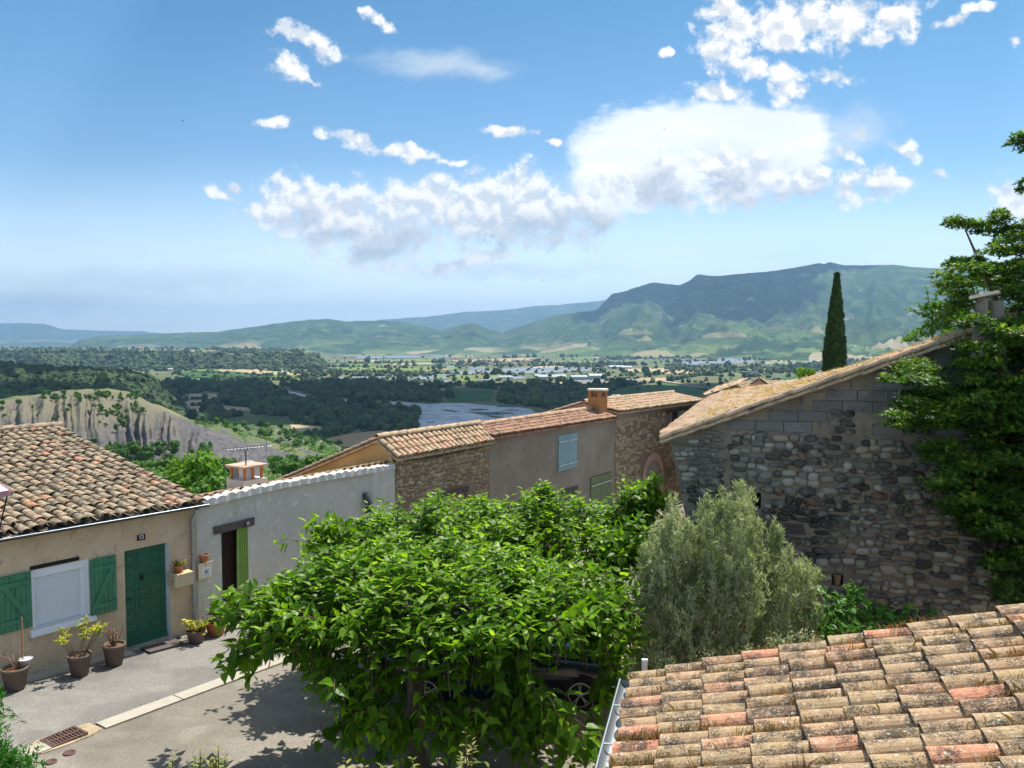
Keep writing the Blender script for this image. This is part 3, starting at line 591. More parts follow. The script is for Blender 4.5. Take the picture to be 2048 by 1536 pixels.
# ------------------------------------------------------------ scrub trees on the slopes (individual things)
def leafcloud(mb, n, centers, rad, size, up=.3, tlo=0, thi=1, mi=0):
    """n leaf clusters (bent quads) on the shells of blobs"""
    ci = rng.integers(0, len(centers), n); d = rng.normal(0, 1, (n, 3)); d /= np.linalg.norm(d, axis=1, keepdims=True)
    r = np.asarray(rad)[ci] * rng.uniform(.55, 1.05, (n, 1)); pos = np.asarray(centers)[ci] + d * r
    nrm = d + rng.normal(0, .5, (n, 3)) + [0, 0, up]; fr = frames(np.cross(nrm, rng.normal(0, 1, (n, 3))), nrm)
    q = np.array([[-.5, 0, 0], [0, -.55, .12], [.5, 0, 0], [0, .6, -.12]]); F0 = np.array([[0, 1, 2, 3]])
    scatter_shape(mb, (q, F0), pos, np.repeat((size * rng.uniform(.6, 1.3, n))[:, None], 3, 1), fr, rng.uniform(tlo, thi, n), 0, mi)
def scrub_proto(kind):
    mb = MB(); 
    if kind < 2:      # pine: cone of whorls
        cs = [(rng.normal(0, .12), rng.normal(0, .12), .25 + .12 * i_) for i_ in range(6)]; rd = [[.34 - .045 * i_, .34 - .045 * i_, .13] for i_ in range(6)]
        leafcloud(mb, 520, cs, rd, .11)
    else:
        cs = [(rng.uniform(-.3, .3), rng.uniform(-.3, .3), rng.uniform(.3, .75)) for i_ in range(6)]; rd = [[rng.uniform(.2, .3)] * 2 + [rng.uniform(.18, .28)] for i_ in range(6)]
        leafcloud(mb, 560, cs, rd, .12)
    me = mb.build('crown', M_SCRUB); t_ = MB().tube([(0, 0, -.1), (.02, 0, .4), (0, 0, .7)], [.035, .025, .01], 5).build('trunk', M_BARK)
    d1, d2 = me.data, t_.data; bpy.data.objects.remove(me); bpy.data.objects.remove(t_); return d1, d2
PROTO = [scrub_proto(k) for k in range(6)]
def scrub(x, y, z, s_, kind, label, group):
    o = thing('scrub_tree', (x, y, z), label, 'tree', group); o.scale = (s_ * rng.uniform(.85, 1.2), s_ * rng.uniform(.85, 1.2), s_); o.rotation_euler.z = rng.uniform(0, 6.28)
    for nm, me in zip(('crown', 'trunk'), PROTO[kind]): c = bpy.data.objects.new(nm, me); COL.objects.link(c); c.parent = o
SPOTS = [((70, 788, 300, 800), 34, (2.5, 4.5), 'green scrub tree on the crest of the marl ridge', 'scrub trees on the crest of the marl ridge'),
         ((0, 800, 290, 880), 24, (1.6, 4), 'small scrub tree on the bare face of the marl ridge', 'scrub trees on the face of the marl ridge'), ((200, 810, 290, 855), 22, (2, 4.5), 'bushy scrub tree in the notch of the marl ridge', 'scrub trees in the notch of the marl ridge'),
         ((180, 895, 420, 925), 70, (2.5, 5), 'scrub tree in the band below the marl ridge', 'scrub trees below the marl ridge'), ((260, 930, 470, 975), 45, (2.2, 4.2), 'young pine on the slope behind the first tiled roof', 'young pines behind the first tiled roof'),
         ((550, 925, 690, 960), 42, (3, 5.2), 'pine on the slope behind the white chimney', 'pines behind the white chimney')]
for (box, n, szr, lab, grp) in SPOTS:
    for k in range(n):
        u = rng.uniform(box[0], box[2]); v = rng.uniform(box[1], box[3]) + 2; q = uv_at(u, v)
        if q is None or q[1] > 640: continue
        scrub(q[0], q[1], q[2], rng.uniform(*szr) * .92, int(rng.integers(0, 6)), lab, grp)
for k in range(58):
    u = rng.uniform(405, 700); r_ = rng.uniform(425, 600); z = ground(u, r_); scrub((u - 1024) / F * r_, r_, z, rng.uniform(3.4, 6), int(rng.integers(0, 6)), 'pine on the shoulder right of the marl ridge', 'pines on the shoulder right of the marl ridge')
# low undergrowth over the near slope
n = 9000; u_ = rng.uniform(120, 820, n); r_ = rng.uniform(85, 236, n); z, bb = terrain(u_, r_); k = noise2(u_ / 40, r_ / 14, 77, 2) > .0
u_, r_, z = u_[k], r_[k], z[k]; mb = MB(); sN = len(u_)
leafcloud(mb, 20000, np.stack([(u_ - 1024) / F * r_, r_, z + .2], 1), np.repeat(rng.uniform(.4, 1.1, (sN, 1)), 3, 1) * [1, 1, .7], .3, .8)
n = 9000; u_ = rng.uniform(330, 800, n); r_ = rng.uniform(240, 700, n); z, bb = terrain(u_, r_); k = (noise2(u_ / 30, r_ / 30, 78, 3) > .1) & (bb < .5)
u_, r_, z = u_[k], r_[k], z[k]; leafcloud(mb, 30000, np.stack([(u_ - 1024) / F * r_, r_, z + .4], 1), np.repeat(rng.uniform(.8, 2.2, (len(u_), 1)), 3, 1) * [1, 1, .8], .75, .8)
mb.build('undergrowth', M_SCRUB, label='low green undergrowth over the slope below the houses', cat='undergrowth', kind='stuff')
# two full green trees just behind the houses
def full_tree(name, u, v_top, Y, w_, label, base_z, m, n=9000, size=.16, tall=None):
    p = P(u, v_top, Y); h = p[2] - base_z; o = thing(name, (p[0], p[1], base_z), label, 'tree'); mb = MB(); cs = []; rd = []
    for k in range(26):
        a = rng.uniform(0, 6.28); q = rng.uniform(0, 1); rr = w_ * .5 * math.sqrt(rng.random()) * (1 - .6 * q); cs.append((p[0] + rr * math.cos(a), p[1] + rr * math.sin(a), base_z + h * (.35 + .6 * q) - .25)); rd.append([w_ * rng.uniform(.12, .22)] * 3)
    leafcloud(mb, n, cs, rd, size, .5); mb.build('crown', m, o)
    MB().tube([(p[0], p[1], base_z - .3), (p[0] + .1, p[1], base_z + h * .4), (p[0], p[1] + .1, base_z + h * .75)], [.2, .13, .04], 8).build('trunk', M_BARK, o); return o
M_BRIGHT = m_tree("bright fresh leaves", (.05, .13, .01), (.13, .28, .02), (.26, .38, .04), scale=.6, trans=.4)
full_tree('walnut_tree', 372, 908, 44, 5.2, 'bright yellow green tree just behind the first tiled roof', -9, M_BRIGHT, 9000, .26)
full_tree('oak_tree', 425, 948, 36, 5.0, 'darker green tree between the tiled roof and the white chimney', -7, M_SCRUB, 9000, .2)
full_tree('oak_tree', 320, 945, 50, 7.0, 'round green tree left of the bright yellow green tree', -10, M_SCRUB, 9000, .25)

# ------------------------------------------------------------ village materials
def tilemat(name, stops, dark=(.045, .038, .03), lichen=(.5, .46, .33), amt=.5):
    def fn(t, b):
        p = t.geo(); c = t.ramp(t.attr(), stops, 'LINEAR')
        n1 = t.noise(7, 5, .7, p); n2 = t.noise(30, 6, .75, p); n3 = t.noise(75, 4, .75, p)
        c = t.mix(t.math('MULTIPLY', t.ss(t.math('ADD', t.math('MULTIPLY', n1, .6), t.math('MULTIPLY', n2, .5)), .55, .68), amt), c, lichen)
        c = t.mix(t.math('MULTIPLY', t.ss(t.math('ADD', t.math('MULTIPLY', t.noise(5, 4, .6, p), .55), t.math('MULTIPLY', n3, .55)), .545, .60), min(1, amt * 1.7), clamp=True), c, dark)
        c = t.mix(t.math('MULTIPLY', t.ss(t.math('ADD', n2, t.math('MULTIPLY', n3, .25)), .71, .75), .8), c, (.62, .6, .5))
        t.put(b.inputs['Base Color'], c); b.inputs['Roughness'].default_value = .92
        t.l.new(t.bump(t.math('ADD', n2, n3), .55, .012), b.inputs['Normal'])
    return material(name, fn)
TNEAR = tilemat("lichened tiles", [(0, (.30, .21, .115)), (.25, (.40, .28, .15)), (.5, (.36, .245, .14)), (.66, (.44, .28, .16)), (.76, (.27, .17, .10)), (.86, (.50, .26, .15)), (1, (.54, .22, .13))], lichen=(.46, .385, .25), amt=.5)
TOLD = tilemat("old tan tiles", [(0, (.22, .18, .125)), (.3, (.34, .27, .17)), (.6, (.36, .26, .17)), (.85, (.42, .26, .16)), (1, (.5, .24, .14))], lichen=(.5, .43, .27))
TPALE = tilemat("sunbleached tiles", [(0, (.42, .3, .17)), (.4, (.5, .36, .22)), (.75, (.56, .36, .23)), (1, (.58, .3, .18))], amt=.3)
TRED = tilemat("new red tiles", [(0, (.36, .18, .11)), (.6, (.43, .23, .14)), (1, (.5, .31, .2))], amt=.4)
def stuccomat(name, c1, c2, c3=None, sc_=1.2, bump=.5, grain=60, stain=.25, stainc=(.12, .11, .1)):
    def fn(t, b):
        p = t.geo(); n = t.noise(sc_, 6, .62, p); f = t.noise(grain, 5, .7, p); m_ = t.noise(sc_ * 5, 6, .7, t.scale(p, 1, 1, 1.0), .8)
        c = t.mix(t.ss(n, .35, .65), c1, c2)
        if c3: c = t.mix(t.ss(m_, .55, .68), c, c3)
        c = t.mix(t.math('MULTIPLY', t.ss(t.noise(1.6, 6, .7, t.scale(p, 2.6, 2.6, .45)), .56, .8), stain), c, stainc)
        c = t.mix(t.math('MULTIPLY', t.math('SUBTRACT', f, .5), .5), c, (.02, .02, .02))
        t.put(b.inputs['Base Color'], c); b.inputs['Roughness'].default_value = .93
        t.l.new(t.bump(t.math('ADD', t.math('MULTIPLY', f, .35), m_), bump, .03), b.inputs['Normal'])
    return material(name, fn)
M_ST13 = stuccomat("beige roughcast", (.54, .40, .25), (.64, .49, .325), (.42, .31, .2), .9, .8, 22, .42, (.2, .16, .1))
M_ST15 = stuccomat("grey white lime plaster", (.50, .475, .41), (.57, .54, .47), (.72, .66, .54), .7, .9, 30, .5, (.2, .2, .2))  # cream third tone paints grazing sun highlights into the plaster
M_CEM = plain("white cement", (.58, .56, .51), .9, scale=3, bump=.4, var=.18)
M_OCHRE = stuccomat("ochre plaster", (.5, .31, .12), (.58, .38, .16), (.4, .24, .1), 1.1, .3, 40, .35, (.2, .12, .06))
M_PLBR = stuccomat("brown plaster", (.265, .215, .16), (.33, .275, .21), (.22, .18, .135), .8, .6, 18, .4, (.12, .1, .085))
M_MORT = stuccomat("earth mortar", (.24, .17, .105), (.31, .225, .145), None, 2, .5, 25, .2)
M_MORTG = stuccomat("grey mortar", (.17, .148, .118), (.26, .228, .178), (.11, .098, .08), 1.5, .7, 20, .7, (.04, .038, .035))
def stonemat(name, stops, blk=.0, blackc=(.035, .033, .03)):
    def fn(t, b):
        p = t.geo(); c = t.ramp(t.attr(), stops); f = t.noise(28, 6, .7, p); g_ = t.noise(7, 5, .65, p)
        c = t.mix(t.math('MULTIPLY', f, .55), c, (.05, .05, .045), 'MIX'); c = t.mix(t.math('MULTIPLY', t.ss(g_, .6, .75), .5), c, (.4, .37, .3))
        if blk: c = t.mix(t.math('MULTIPLY', t.ss(t.math('ADD', t.noise(.75, 5, .62, p), t.math('MULTIPLY', t.math('SUBTRACT', t.noise(6, 5, .7, p), .5), .35)), .45, .62), blk), c, blackc)
        t.put(b.inputs['Base Color'], c); b.inputs['Roughness'].default_value = .9
        t.l.new(t.bump(f, .6, .02), b.inputs['Normal'])
    return material(name, fn)
M_COB = stonemat("river cobbles", [(0, (.07, .07, .066)), (.25, (.16, .158, .145)), (.5, (.26, .25, .215)), (.72, (.37, .34, .27)), (.92, (.52, .49, .42)), (.975, (.36, .26, .16)), (1, (.22, .13, .09))], .88)
M_RUB = stonemat("ochre rubble stones", [(0, (.26, .19, .12)), (.35, (.42, .32, .2)), (.65, (.54, .43, .28)), (.88, (.58, .42, .22)), (1, (.64, .58, .47))])
def blockmat(t, b):
    p = t.geo(); c = t.mix(t.attr(), (.155, .155, .148), (.225, .22, .21)); f = t.noise(50, 5, .75, p)
    c = t.mix(t.math('MULTIPLY', f, .4), c, (.1, .1, .1)); c = t.mix(t.math('MULTIPLY', t.ss(t.noise(1.6, 5, .65, p), .5, .68), .6), c, (.07, .07, .07))
    t.put(b.inputs['Base Color'], c); t.l.new(t.bump(f, .6, .01), b.inputs['Normal'])
M_BLOCK = material("concrete blocks", blockmat)
def asph(c1, c2, pc, name):
    def fn(t, b):
        p = t.geo(); v = t.voro(75, p, 'F1', 1); s_ = t.new('ShaderNodeSeparateColor'); t.l.new(v, s_.inputs[0])
        c = t.mix(t.math('ADD', t.math('MULTIPLY', s_.outputs[0], .45), .27), c1, c2); c = t.mix(t.math('MULTIPLY', t.ss(s_.outputs[1], .85, .95), .5), c, pc)
        c = t.mix(t.math('MULTIPLY', t.ss(t.noise(.7, 6, .65, p), .45, .7), .35), c, tuple(x * .55 for x in c1)); c = t.mix(t.math('MULTIPLY', t.ss(t.noise(1.7, 5, .6, t.scale(p, .5, 1.5, 1, .7)), .5, .75), .3), c, tuple(min(1, x * 1.3) for x in c2))
        ed_ = t.voro(.55, t.scale(p, 1, 1, 1, .3), 'DISTANCE_TO_EDGE'); wob = t.math('ADD', ed_, t.math('MULTIPLY', t.math('SUBTRACT', t.noise(5, 5, .7, p), .5), .16))
        ck = t.math('MULTIPLY', t.ss(t.math('ABSOLUTE', wob), .012, .003), t.ss(t.noise(.35, 3, .5, p), .5, .6)); c = t.mix(t.math('MULTIPLY', ck, .75), c, (.03, .03, .028)); c = t.mix(t.math('MULTIPLY', t.ss(t.noise(.28, 4, .55, p), .52, .56), .3), c, tuple(x * .6 for x in c1)); c = t.mix(t.math('MULTIPLY', t.ss(t.noise(2.6, 5, .7, p), .62, .7), .35), c, (.30, .25, .17))
        t.put(b.inputs['Base Color'], c); t.l.new(t.bump(v, .5, .006), b.inputs['Normal']); b.inputs['Roughness'].default_value = .88
    return material(name, fn)
M_ROAD = asph((.15, .135, .11), (.28, .25, .205), (.44, .4, .33), "worn asphalt"); M_WALK = asph((.13, .125, .115), (.25, .235, .21), (.42, .4, .36), "footway asphalt")
M_CONC = plain("old concrete", (.36, .33, .27), .9, scale=5, bump=.4, var=.15); M_SOIL = plain("dry soil", (.36, .28, .18), .95, scale=4, bump=.6, var=.25)
M_GREEN = plain("green paint", (.05, .19, .105), .5, scale=5, var=.3, bump=.15, spec=.4); M_GREEN2 = plain("door green paint", (.028, .13, .075), .45, scale=4, var=.28, bump=.1, spec=.4)
M_WHITEP = plain("white paint", (.72, .74, .76), .4, var=.03); M_BLACK = plain("black", (.012, .012, .013), .5); M_MAROON = plain("maroon enamel", (.07, .012, .02), .3)
M_ZINC = plain("zinc", (.34, .38, .41), .38, .7, scale=3, var=.15); M_DKMET = plain("dark grey metal", (.07, .075, .08), .45, .3); M_OLDWOOD = plain("old timber", (.10, .08, .075), .85, scale=14, bump=.7, var=.3)
M_BLUESH = plain("faded blue wood", (.25, .37, .39), .75, scale=9, var=.22, bump=.4); M_SAGE = plain("sage green wood", (.17, .2, .09), .75, scale=5, var=.15); M_BROWN = plain("shaded brown interior", (.03, .014, .012), .7)
M_BEIGE = plain("beige metal", (.52, .42, .26), .5, var=.04); M_CREAMP = plain("cream metal", (.68, .58, .4), .5, var=.03); M_POT = plain("taupe pot", (.155, .115, .095), .8, scale=8, var=.1); M_TERRA = plain("terracotta", (.45, .17, .08), .8, scale=8, var=.12)
M_BRICK = plain("orange brick", (.42, .19, .07), .9, scale=10, var=.3, bump=.5); M_PEACH = plain("peach plaster", (.5, .34, .25), .9, scale=3, var=.15, bump=.3); M_RUST = plain("rusty iron", (.10, .055, .045), .8, scale=18, var=.3)
M_CURT = plain("lime curtain", (.28, .42, .10), .8, scale=2, var=.1); M_DISH = plain("dish grey", (.52, .53, .54), .5); M_SLAB = plain("stone slab", (.52, .46, .36), .9, scale=8, var=.2, bump=.5); M_PANE = plain("dark window", (.02, .03, .04), .08, spec=.6)
M_DIRTF = plain("potting soil", (.14, .07, .035), .95, scale=30, var=.3)

# ------------------------------------------------------------ street
D0 = P(250, 1303, 15.5)
def dirv(deg): return np.array([math.sin(R(deg)), math.cos(R(deg)), 0.])
STD = dirv(37)
def street_z(x, y): return -.055 * ((x - D0[0]) * STD[0] + (y - D0[1]) * STD[1]) * 1.0
def GS(u, v, lift=0):
    d = ray(u, v); c = np.array([0, 0, CAMZ]); lo, hi = 1., 200.
    for _ in range(60):
        m_ = (lo + hi) / 2; q = c + d * m_
        if q[2] > street_z(q[0], q[1]) + lift: lo = m_
        else: hi = m_
    return c + d * lo
CAMZ_OFF = D0[2]
class Wall:
    """vertical wall plane: s along, z up, n outwards to the street"""
    def __init__(s, p0, deg): s.p0 = np.array([p0[0], p0[1], 0.]); s.d = dirv(deg); s.n = np.array([s.d[1], -s.d[0], 0.]); s.z = np.array([0, 0, 1.])
    def at(s, S, Z, N=0): return s.p0 + s.d * S + s.z * Z + s.n * N
    def loc(s, u, v, N=0):
        r = ray(u, v); o = np.array([0, 0, CAMZ]); k = (np.dot(s.p0 + s.n * N - o, s.n)) / np.dot(r, s.n); q = o + r * k
        return np.dot(q - s.p0, s.d), q[2]
    def S(s, u, v=900, N=0): return s.loc(u, v, N)[0]
    def box(s, mb, S, Z, N, tint=.5, mi=0): return mb.box(s.p0, s.d, s.n, s.z, S, N, Z, tint, mi)
    def face(s, mb, s0, s1, bot, top, holes=(), mi=0, depth=.22, rmi=None, step=1.0):
        """wall skin with real rectangular openings and their reveals"""
        xs = sorted(set([s0, s1] + [h[0] for h in holes] + [h[1] for h in holes] + list(np.arange(s0, s1, step)))); zs = sorted(set([h[2] for h in holes] + [h[3] for h in holes]))
        for a, b in zip(xs[:-1], xs[1:]):
            if b - a < 1e-6: continue
            m_ = (a + b) / 2; hs = [h for h in holes if h[0] < m_ < h[1]]; cuts = []
            z0 = (bot(a), bot(b)); z = z0
            for h in sorted(hs, key=lambda h: h[2]): cuts.append((z, (h[2], h[2]))); z = (h[3], h[3])
            cuts.append((z, (top(a), top(b))))
            for (l, h) in cuts: 
                if h[0] - l[0] > 1e-4 or h[1] - l[1] > 1e-4: mb.add([s.at(a, l[0]), s.at(b, l[1]), s.at(b, h[1]), s.at(a, h[0])], [(0, 1, 2, 3)], .5, mi)
        for h in holes:
            dd = h[4] if len(h) > 4 else depth; a, b, z0, z1 = h[:4]; r_ = mi if rmi is None else rmi
            for q in ([(a, z0), (b, z0)], [(b, z0), (b, z1)], [(b, z1), (a, z1)], [(a, z1), (a, z0)]):
                mb.add([s.at(*q[0]), s.at(*q[1]), s.at(q[1][0], q[1][1], -dd), s.at(q[0][0], q[0][1], -dd)], [(3, 2, 1, 0)], .5, r_)
        return mb
W13 = Wall(D0, 38); p1 = W13.at(W13.S(390), 0); W15 = Wall(p1, 33.5); p2 = W15.at(W15.S(785), 0); WST = Wall(p2, 39); p3 = WST.at(WST.S(980), 0)
WPL = Wall(p3, 34); p4 = WPL.at(WPL.S(1228), 0); WTL = Wall(p4, 38); p5 = WTL.at(WTL.S(1398), 0)
gz = lambda W: (lambda S: street_z(*W.at(S, 0)[:2]) - .25)

# street sheet (planar): back edge follows the wall line
mb = MB(); A0 = W13.at(-16, 0) - W13.n * .3; chain = [A0, p1 - W13.n * .3, p2 - W15.n * .3, p3 - WST.n * .3, p4 - WPL.n * .3, p5 - WTL.n * .3, WTL.at(40, 0)]
right = [np.array([55, 70, 0]), np.array([55, -14, 0]), np.array([-14, -14, 0])]
pts = [np.array([q[0], q[1], street_z(q[0], q[1])]) for q in chain + right]; mb.add(pts, [tuple(range(len(pts)))[::-1]])
mb.build('road', M_ROAD, kind='structure', label='worn grey asphalt village street')
def flat(name, poly, lift, m, label, cat=None, kind='structure', parent=None, th=0.0):
    q = [np.array([p[0], p[1], street_z(p[0], p[1]) + lift]) for p in poly]; mb = MB(); n = len(q)
    b = [p - np.array([0, 0, lift + .05]) for p in q]; mb.add(q + b, [tuple(range(n))] + [(k, k + n, (k + 1) % n + n, (k + 1) % n) for k in range(n)])
    return mb.build(name, m, parent, label, cat, kind=kind)
K0, K1 = GS(35, 1516), GS(583, 1314); kd = K1 - K0; kd[2] = 0; kd /= np.linalg.norm(kd); kn = np.array([-kd[1], kd[0], 0])
Kend = K1 + kd * 13; Ks = K0 - kd * 4
foot = [W13.at(-15, 0) + W13.n * .28, W13.at(W13.S(390), 0) + W13.n * .28, W15.at(W15.S(785), 0) + W15.n * .2]
flat('pavement', [Ks + kn * .15, Kend + kn * .15] + foot[::-1], .012, M_WALK, 'asphalt footway between the houses and the pale gutter strip')
# pale concrete gutter slabs
seg = 1.42; L0 = np.dot(GS(188, 1452) - K0, kd)
for k in range(11):
    a = K0 + kd * (L0 + seg * k + .012); b = K0 + kd * (L0 + seg * (k + 1) - .012)
    if k == 0: a = K0 + kd * (L0 + .05)
    flat('kerb', [a - kn * .14, b - kn * .14, b + kn * .16, a + kn * .16], .03, M_CONC, 'pale concrete gutter slab between street and footway')
for k in range(3):
    b = K0 + kd * (np.dot(GS(95, 1490) - K0, kd) - .03 - seg * k); a = b - kd * (seg - .024)
    flat('kerb', [a - kn * .14, b - kn * .14, b + kn * .16, a + kn * .16], .03, M_CONC, 'pale concrete gutter slab beyond the drain grate')
# foot strip along the wall
for a, b, j in ((-6.2, W13.S(250) - .1, 0), (W13.S(345), W13.S(390), 1)):
    q = [W13.at(a, 0, 0), W13.at(b, 0, 0), W13.at(b, 0, .42), W13.at(b - .8, 0, .36), W13.at((a + b) / 2, 0, .46), W13.at(a, 0, .4)]
    flat('pavement', q[::-1], .045, M_CONC, 'crumbling concrete strip along the foot of the beige wall')
flat('pavement', [W15.at(-.1, 0, 0), W15.at(-.1, 0, .5), W15.at(3.2, 0, .75), W15.at(3.2, 0, 0)], .05, M_CONC, 'pale concrete apron before the grey white house')
flat('soil_bed', [GS(1000, 1450), GS(1240, 1500), GS(1262, 1700), GS(1500, 1700), GS(1500, 1330), GS(1330, 1240), GS(1245, 1260), GS(1215, 1400)], .03, M_SOIL, 'dry sandy soil beside the parked car')

# drain, cover discs
q0 = GS(128, 1477); dr = thing('drain_grate', q0, 'rusty square drain grate at the end of the gutter strip', 'drain')
mb = MB(); e1, e2 = kd, kn; up = np.array([0, 0, 1.]); z_ = (q0[0], q0[1], street_z(q0[0], q0[1]))
def sbox(mb, x, y, z, **k): return mb.box(z_, e1, e2, up, x, y, z, **k)
sbox(mb, (-.27, .27), (-.2, -.165), (0, .042)); sbox(mb, (-.27, .27), (.165, .2), (0, .042)); sbox(mb, (-.27, -.235), (-.165, .165), (0, .042)); sbox(mb, (.235, .27), (-.165, .165), (0, .042)); sbox(mb, (-.235, .235), (-.02, .02), (0, .042)); mb.build('frame', M_RUST, dr)
mb = MB(); [sbox(mb, (-.225 + .05 * k, -.2 + .05 * k), (-.165, -.02), (0, .038)) for k in range(10)]; [sbox(mb, (-.225 + .05 * k, -.2 + .05 * k), (.02, .165), (0, .038)) for k in range(10)]; mb.build('bars', M_RUST, dr)
mb = MB(); sbox(mb, (-.235, .235), (-.165, .165), (0, .016)); mb.build('pit', M_BLACK, dr)
flat('drain_surround', [q0 + kd * a + kn * b for a, b in ((-.45, -.24), (-.1, -.27), (.3, -.25), (.52, -.16), (.5, .2), (.2, .26), (-.3, .24), (-.5, .1))], .014, M_SOIL, 'sandy dirt gathered round the drain grate', kind='stuff')
for (u, v, r_, lab) in ((139, 1507, .085, 'small round iron cover further from the corner, just below the drain'), (102, 1525, .08, 'small round iron cover nearest the lower left corner')):
    q = GS(u, v); MB().lathe([(0, .012), (r_ * .7, .012), (r_ * .72, .016), (r_, .016), (r_, -.02)], (q[0], q[1], street_z(q[0], q[1]) + .005), 20).build('manhole_cover', M_RUST, None, lab, 'manhole cover', loc=q)

# ------------------------------------------------------------ canal tile roofs
def tiles(mb, surf, n_rows, n_up, r=.085, seg=7, jit=1.0, tl=None, lip=.014, start=0.0, rowskip=None, over=1.22):
    """surf(a, b): a across 0..1, b up-slope 0..1 -> point. Convex rows with troughs between, every tile its own piece"""
    for i in range(n_rows):
        for half in (0, 1):
            if half == 1 and i == n_rows - 1: continue
            a = (i + .5 * half + .5) / n_rows; sag = rng.normal(0, .006)
            for j in range(n_up):
                if rowskip and rowskip(a, j / n_up): continue
                b0 = j / n_up; b1 = (j + over) / n_up
                P0 = surf(a, b0); P1 = surf(a, min(b1, 1.03)); ax = P1 - P0; L = np.linalg.norm(ax); ax = ax / L
                cr = surf(min(a + .5 / n_rows, 1), b0) - surf(max(a - .5 / n_rows, 0), b0); cr /= np.linalg.norm(cr); nn = np.cross(cr, ax); nn /= np.linalg.norm(nn)
                if nn[2] < 0: nn = -nn
                sd_ = np.cross(ax, nn); yaw = rng.normal(0, .012) * jit; sd2 = sd_ + ax * yaw; ax2 = ax - sd_ * yaw
                off = sd_ * rng.normal(0, .006) * jit + nn * (sag + rng.normal(0, .003) * jit) + ax * rng.normal(0, .012) * jit
                al = np.linspace(0, math.pi, seg + 1)
                if half == 0:
                    rl, ru = r * 1.12 * rng.uniform(.96, 1.05), r * .92; hl, hu = .038 + .0, .018
                    lo = [P0 + off + sd2 * (math.cos(q) * rl) + nn * (math.sin(q) * rl * .82 + hl) for q in al]; hi_ = [P0 + ax2 * L + off + sd2 * (math.cos(q) * ru) + nn * (math.sin(q) * ru * .82 + hu) for q in al]
                    li = [P0 + off + sd2 * (math.cos(q) * (rl - lip)) + nn * (math.sin(q) * (rl - lip) * .8 + hl) for q in al]
                    n = seg + 1; Fq = [(k, k + 1, n + k + 1, n + k) for k in range(seg)] + [(k + 1, k, 2 * n + k, 2 * n + k + 1) for k in range(seg)] + [(2 * n + k + 1, 2 * n + k, n + k, n + k + 1) for k in range(seg)]
                    tt = rng.beta(1.6, 2.2) if rng.random() > .11 else rng.uniform(.75, 1)
                    mb.add(lo + hi_ + li, Fq, tt, 0, False)
                else:
                    rl, ru = r * .95, r * 1.1; al2 = np.linspace(0, math.pi, 5)
                    lo = [P0 + off + sd2 * (math.cos(q) * rl) + nn * (-math.sin(q) * rl * .45 + .035) for q in al2]; hi_ = [P0 + ax2 * L + off + sd2 * (math.cos(q) * ru) + nn * (-math.sin(q) * ru * .45 + .03) for q in al2]
                    mb.add(lo + hi_, [(k, k + 1, 6 + k, 5 + k) for k in range(4)], rng.uniform(.0, .5), 0, False)
    return mb
def plane(c00, c10, c01, c11=None):
    c00, c10, c01 = map(np.asarray, (c00, c10, c01)); c11 = c10 + c01 - c00 if c11 is None else np.asarray(c11)
    return lambda a, b: c00 * (1 - a) * (1 - b) + c10 * a * (1 - b) + c01 * (1 - a) * b + c11 * a * b
def deck(mb, surf, th=.07, mi=0, lower=.02):
    c = [surf(0, 0), surf(1, 0), surf(1, 1), surf(0, 1)]; z = np.array([0, 0, 1.])
    return mb.hexa([q - z * (th + lower) for q in c] + [q - z * lower for q in c], .3, mi)
def ridge_caps(mb, a, b, r=.1, L=.4, tint=None, seg=7):
    a, b = np.asarray(a), np.asarray(b); D = np.linalg.norm(b - a); n = max(1, int(round(D / L))); d = (b - a) / D; sd_ = np.cross(d, [0, 0, 1.]); sd_ /= np.linalg.norm(sd_); nn = np.cross(sd_, d)
    for k in range(n):
        p0 = a + d * (k * D / n) + nn * rng.normal(.0, .006); p1 = a + d * ((k + 1.15) * D / n) ; al = np.linspace(-.15, math.pi + .15, seg + 1)
        lo = [p0 + sd_ * math.cos(q) * r * .92 + nn * (math.sin(q) * r * .8) for q in al]; hi_ = [p1 + sd_ * math.cos(q) * r * 1.08 + nn * (math.sin(q) * r * .88 + .02) for q in al]; n_ = seg + 1
        mb.add(lo + hi_, [(k2, k2 + 1, n_ + k2 + 1, n_ + k2) for k2 in range(seg)] + [tuple(range(n_, 2 * n_))], rng.beta(1.6, 2) if tint is None else tint)

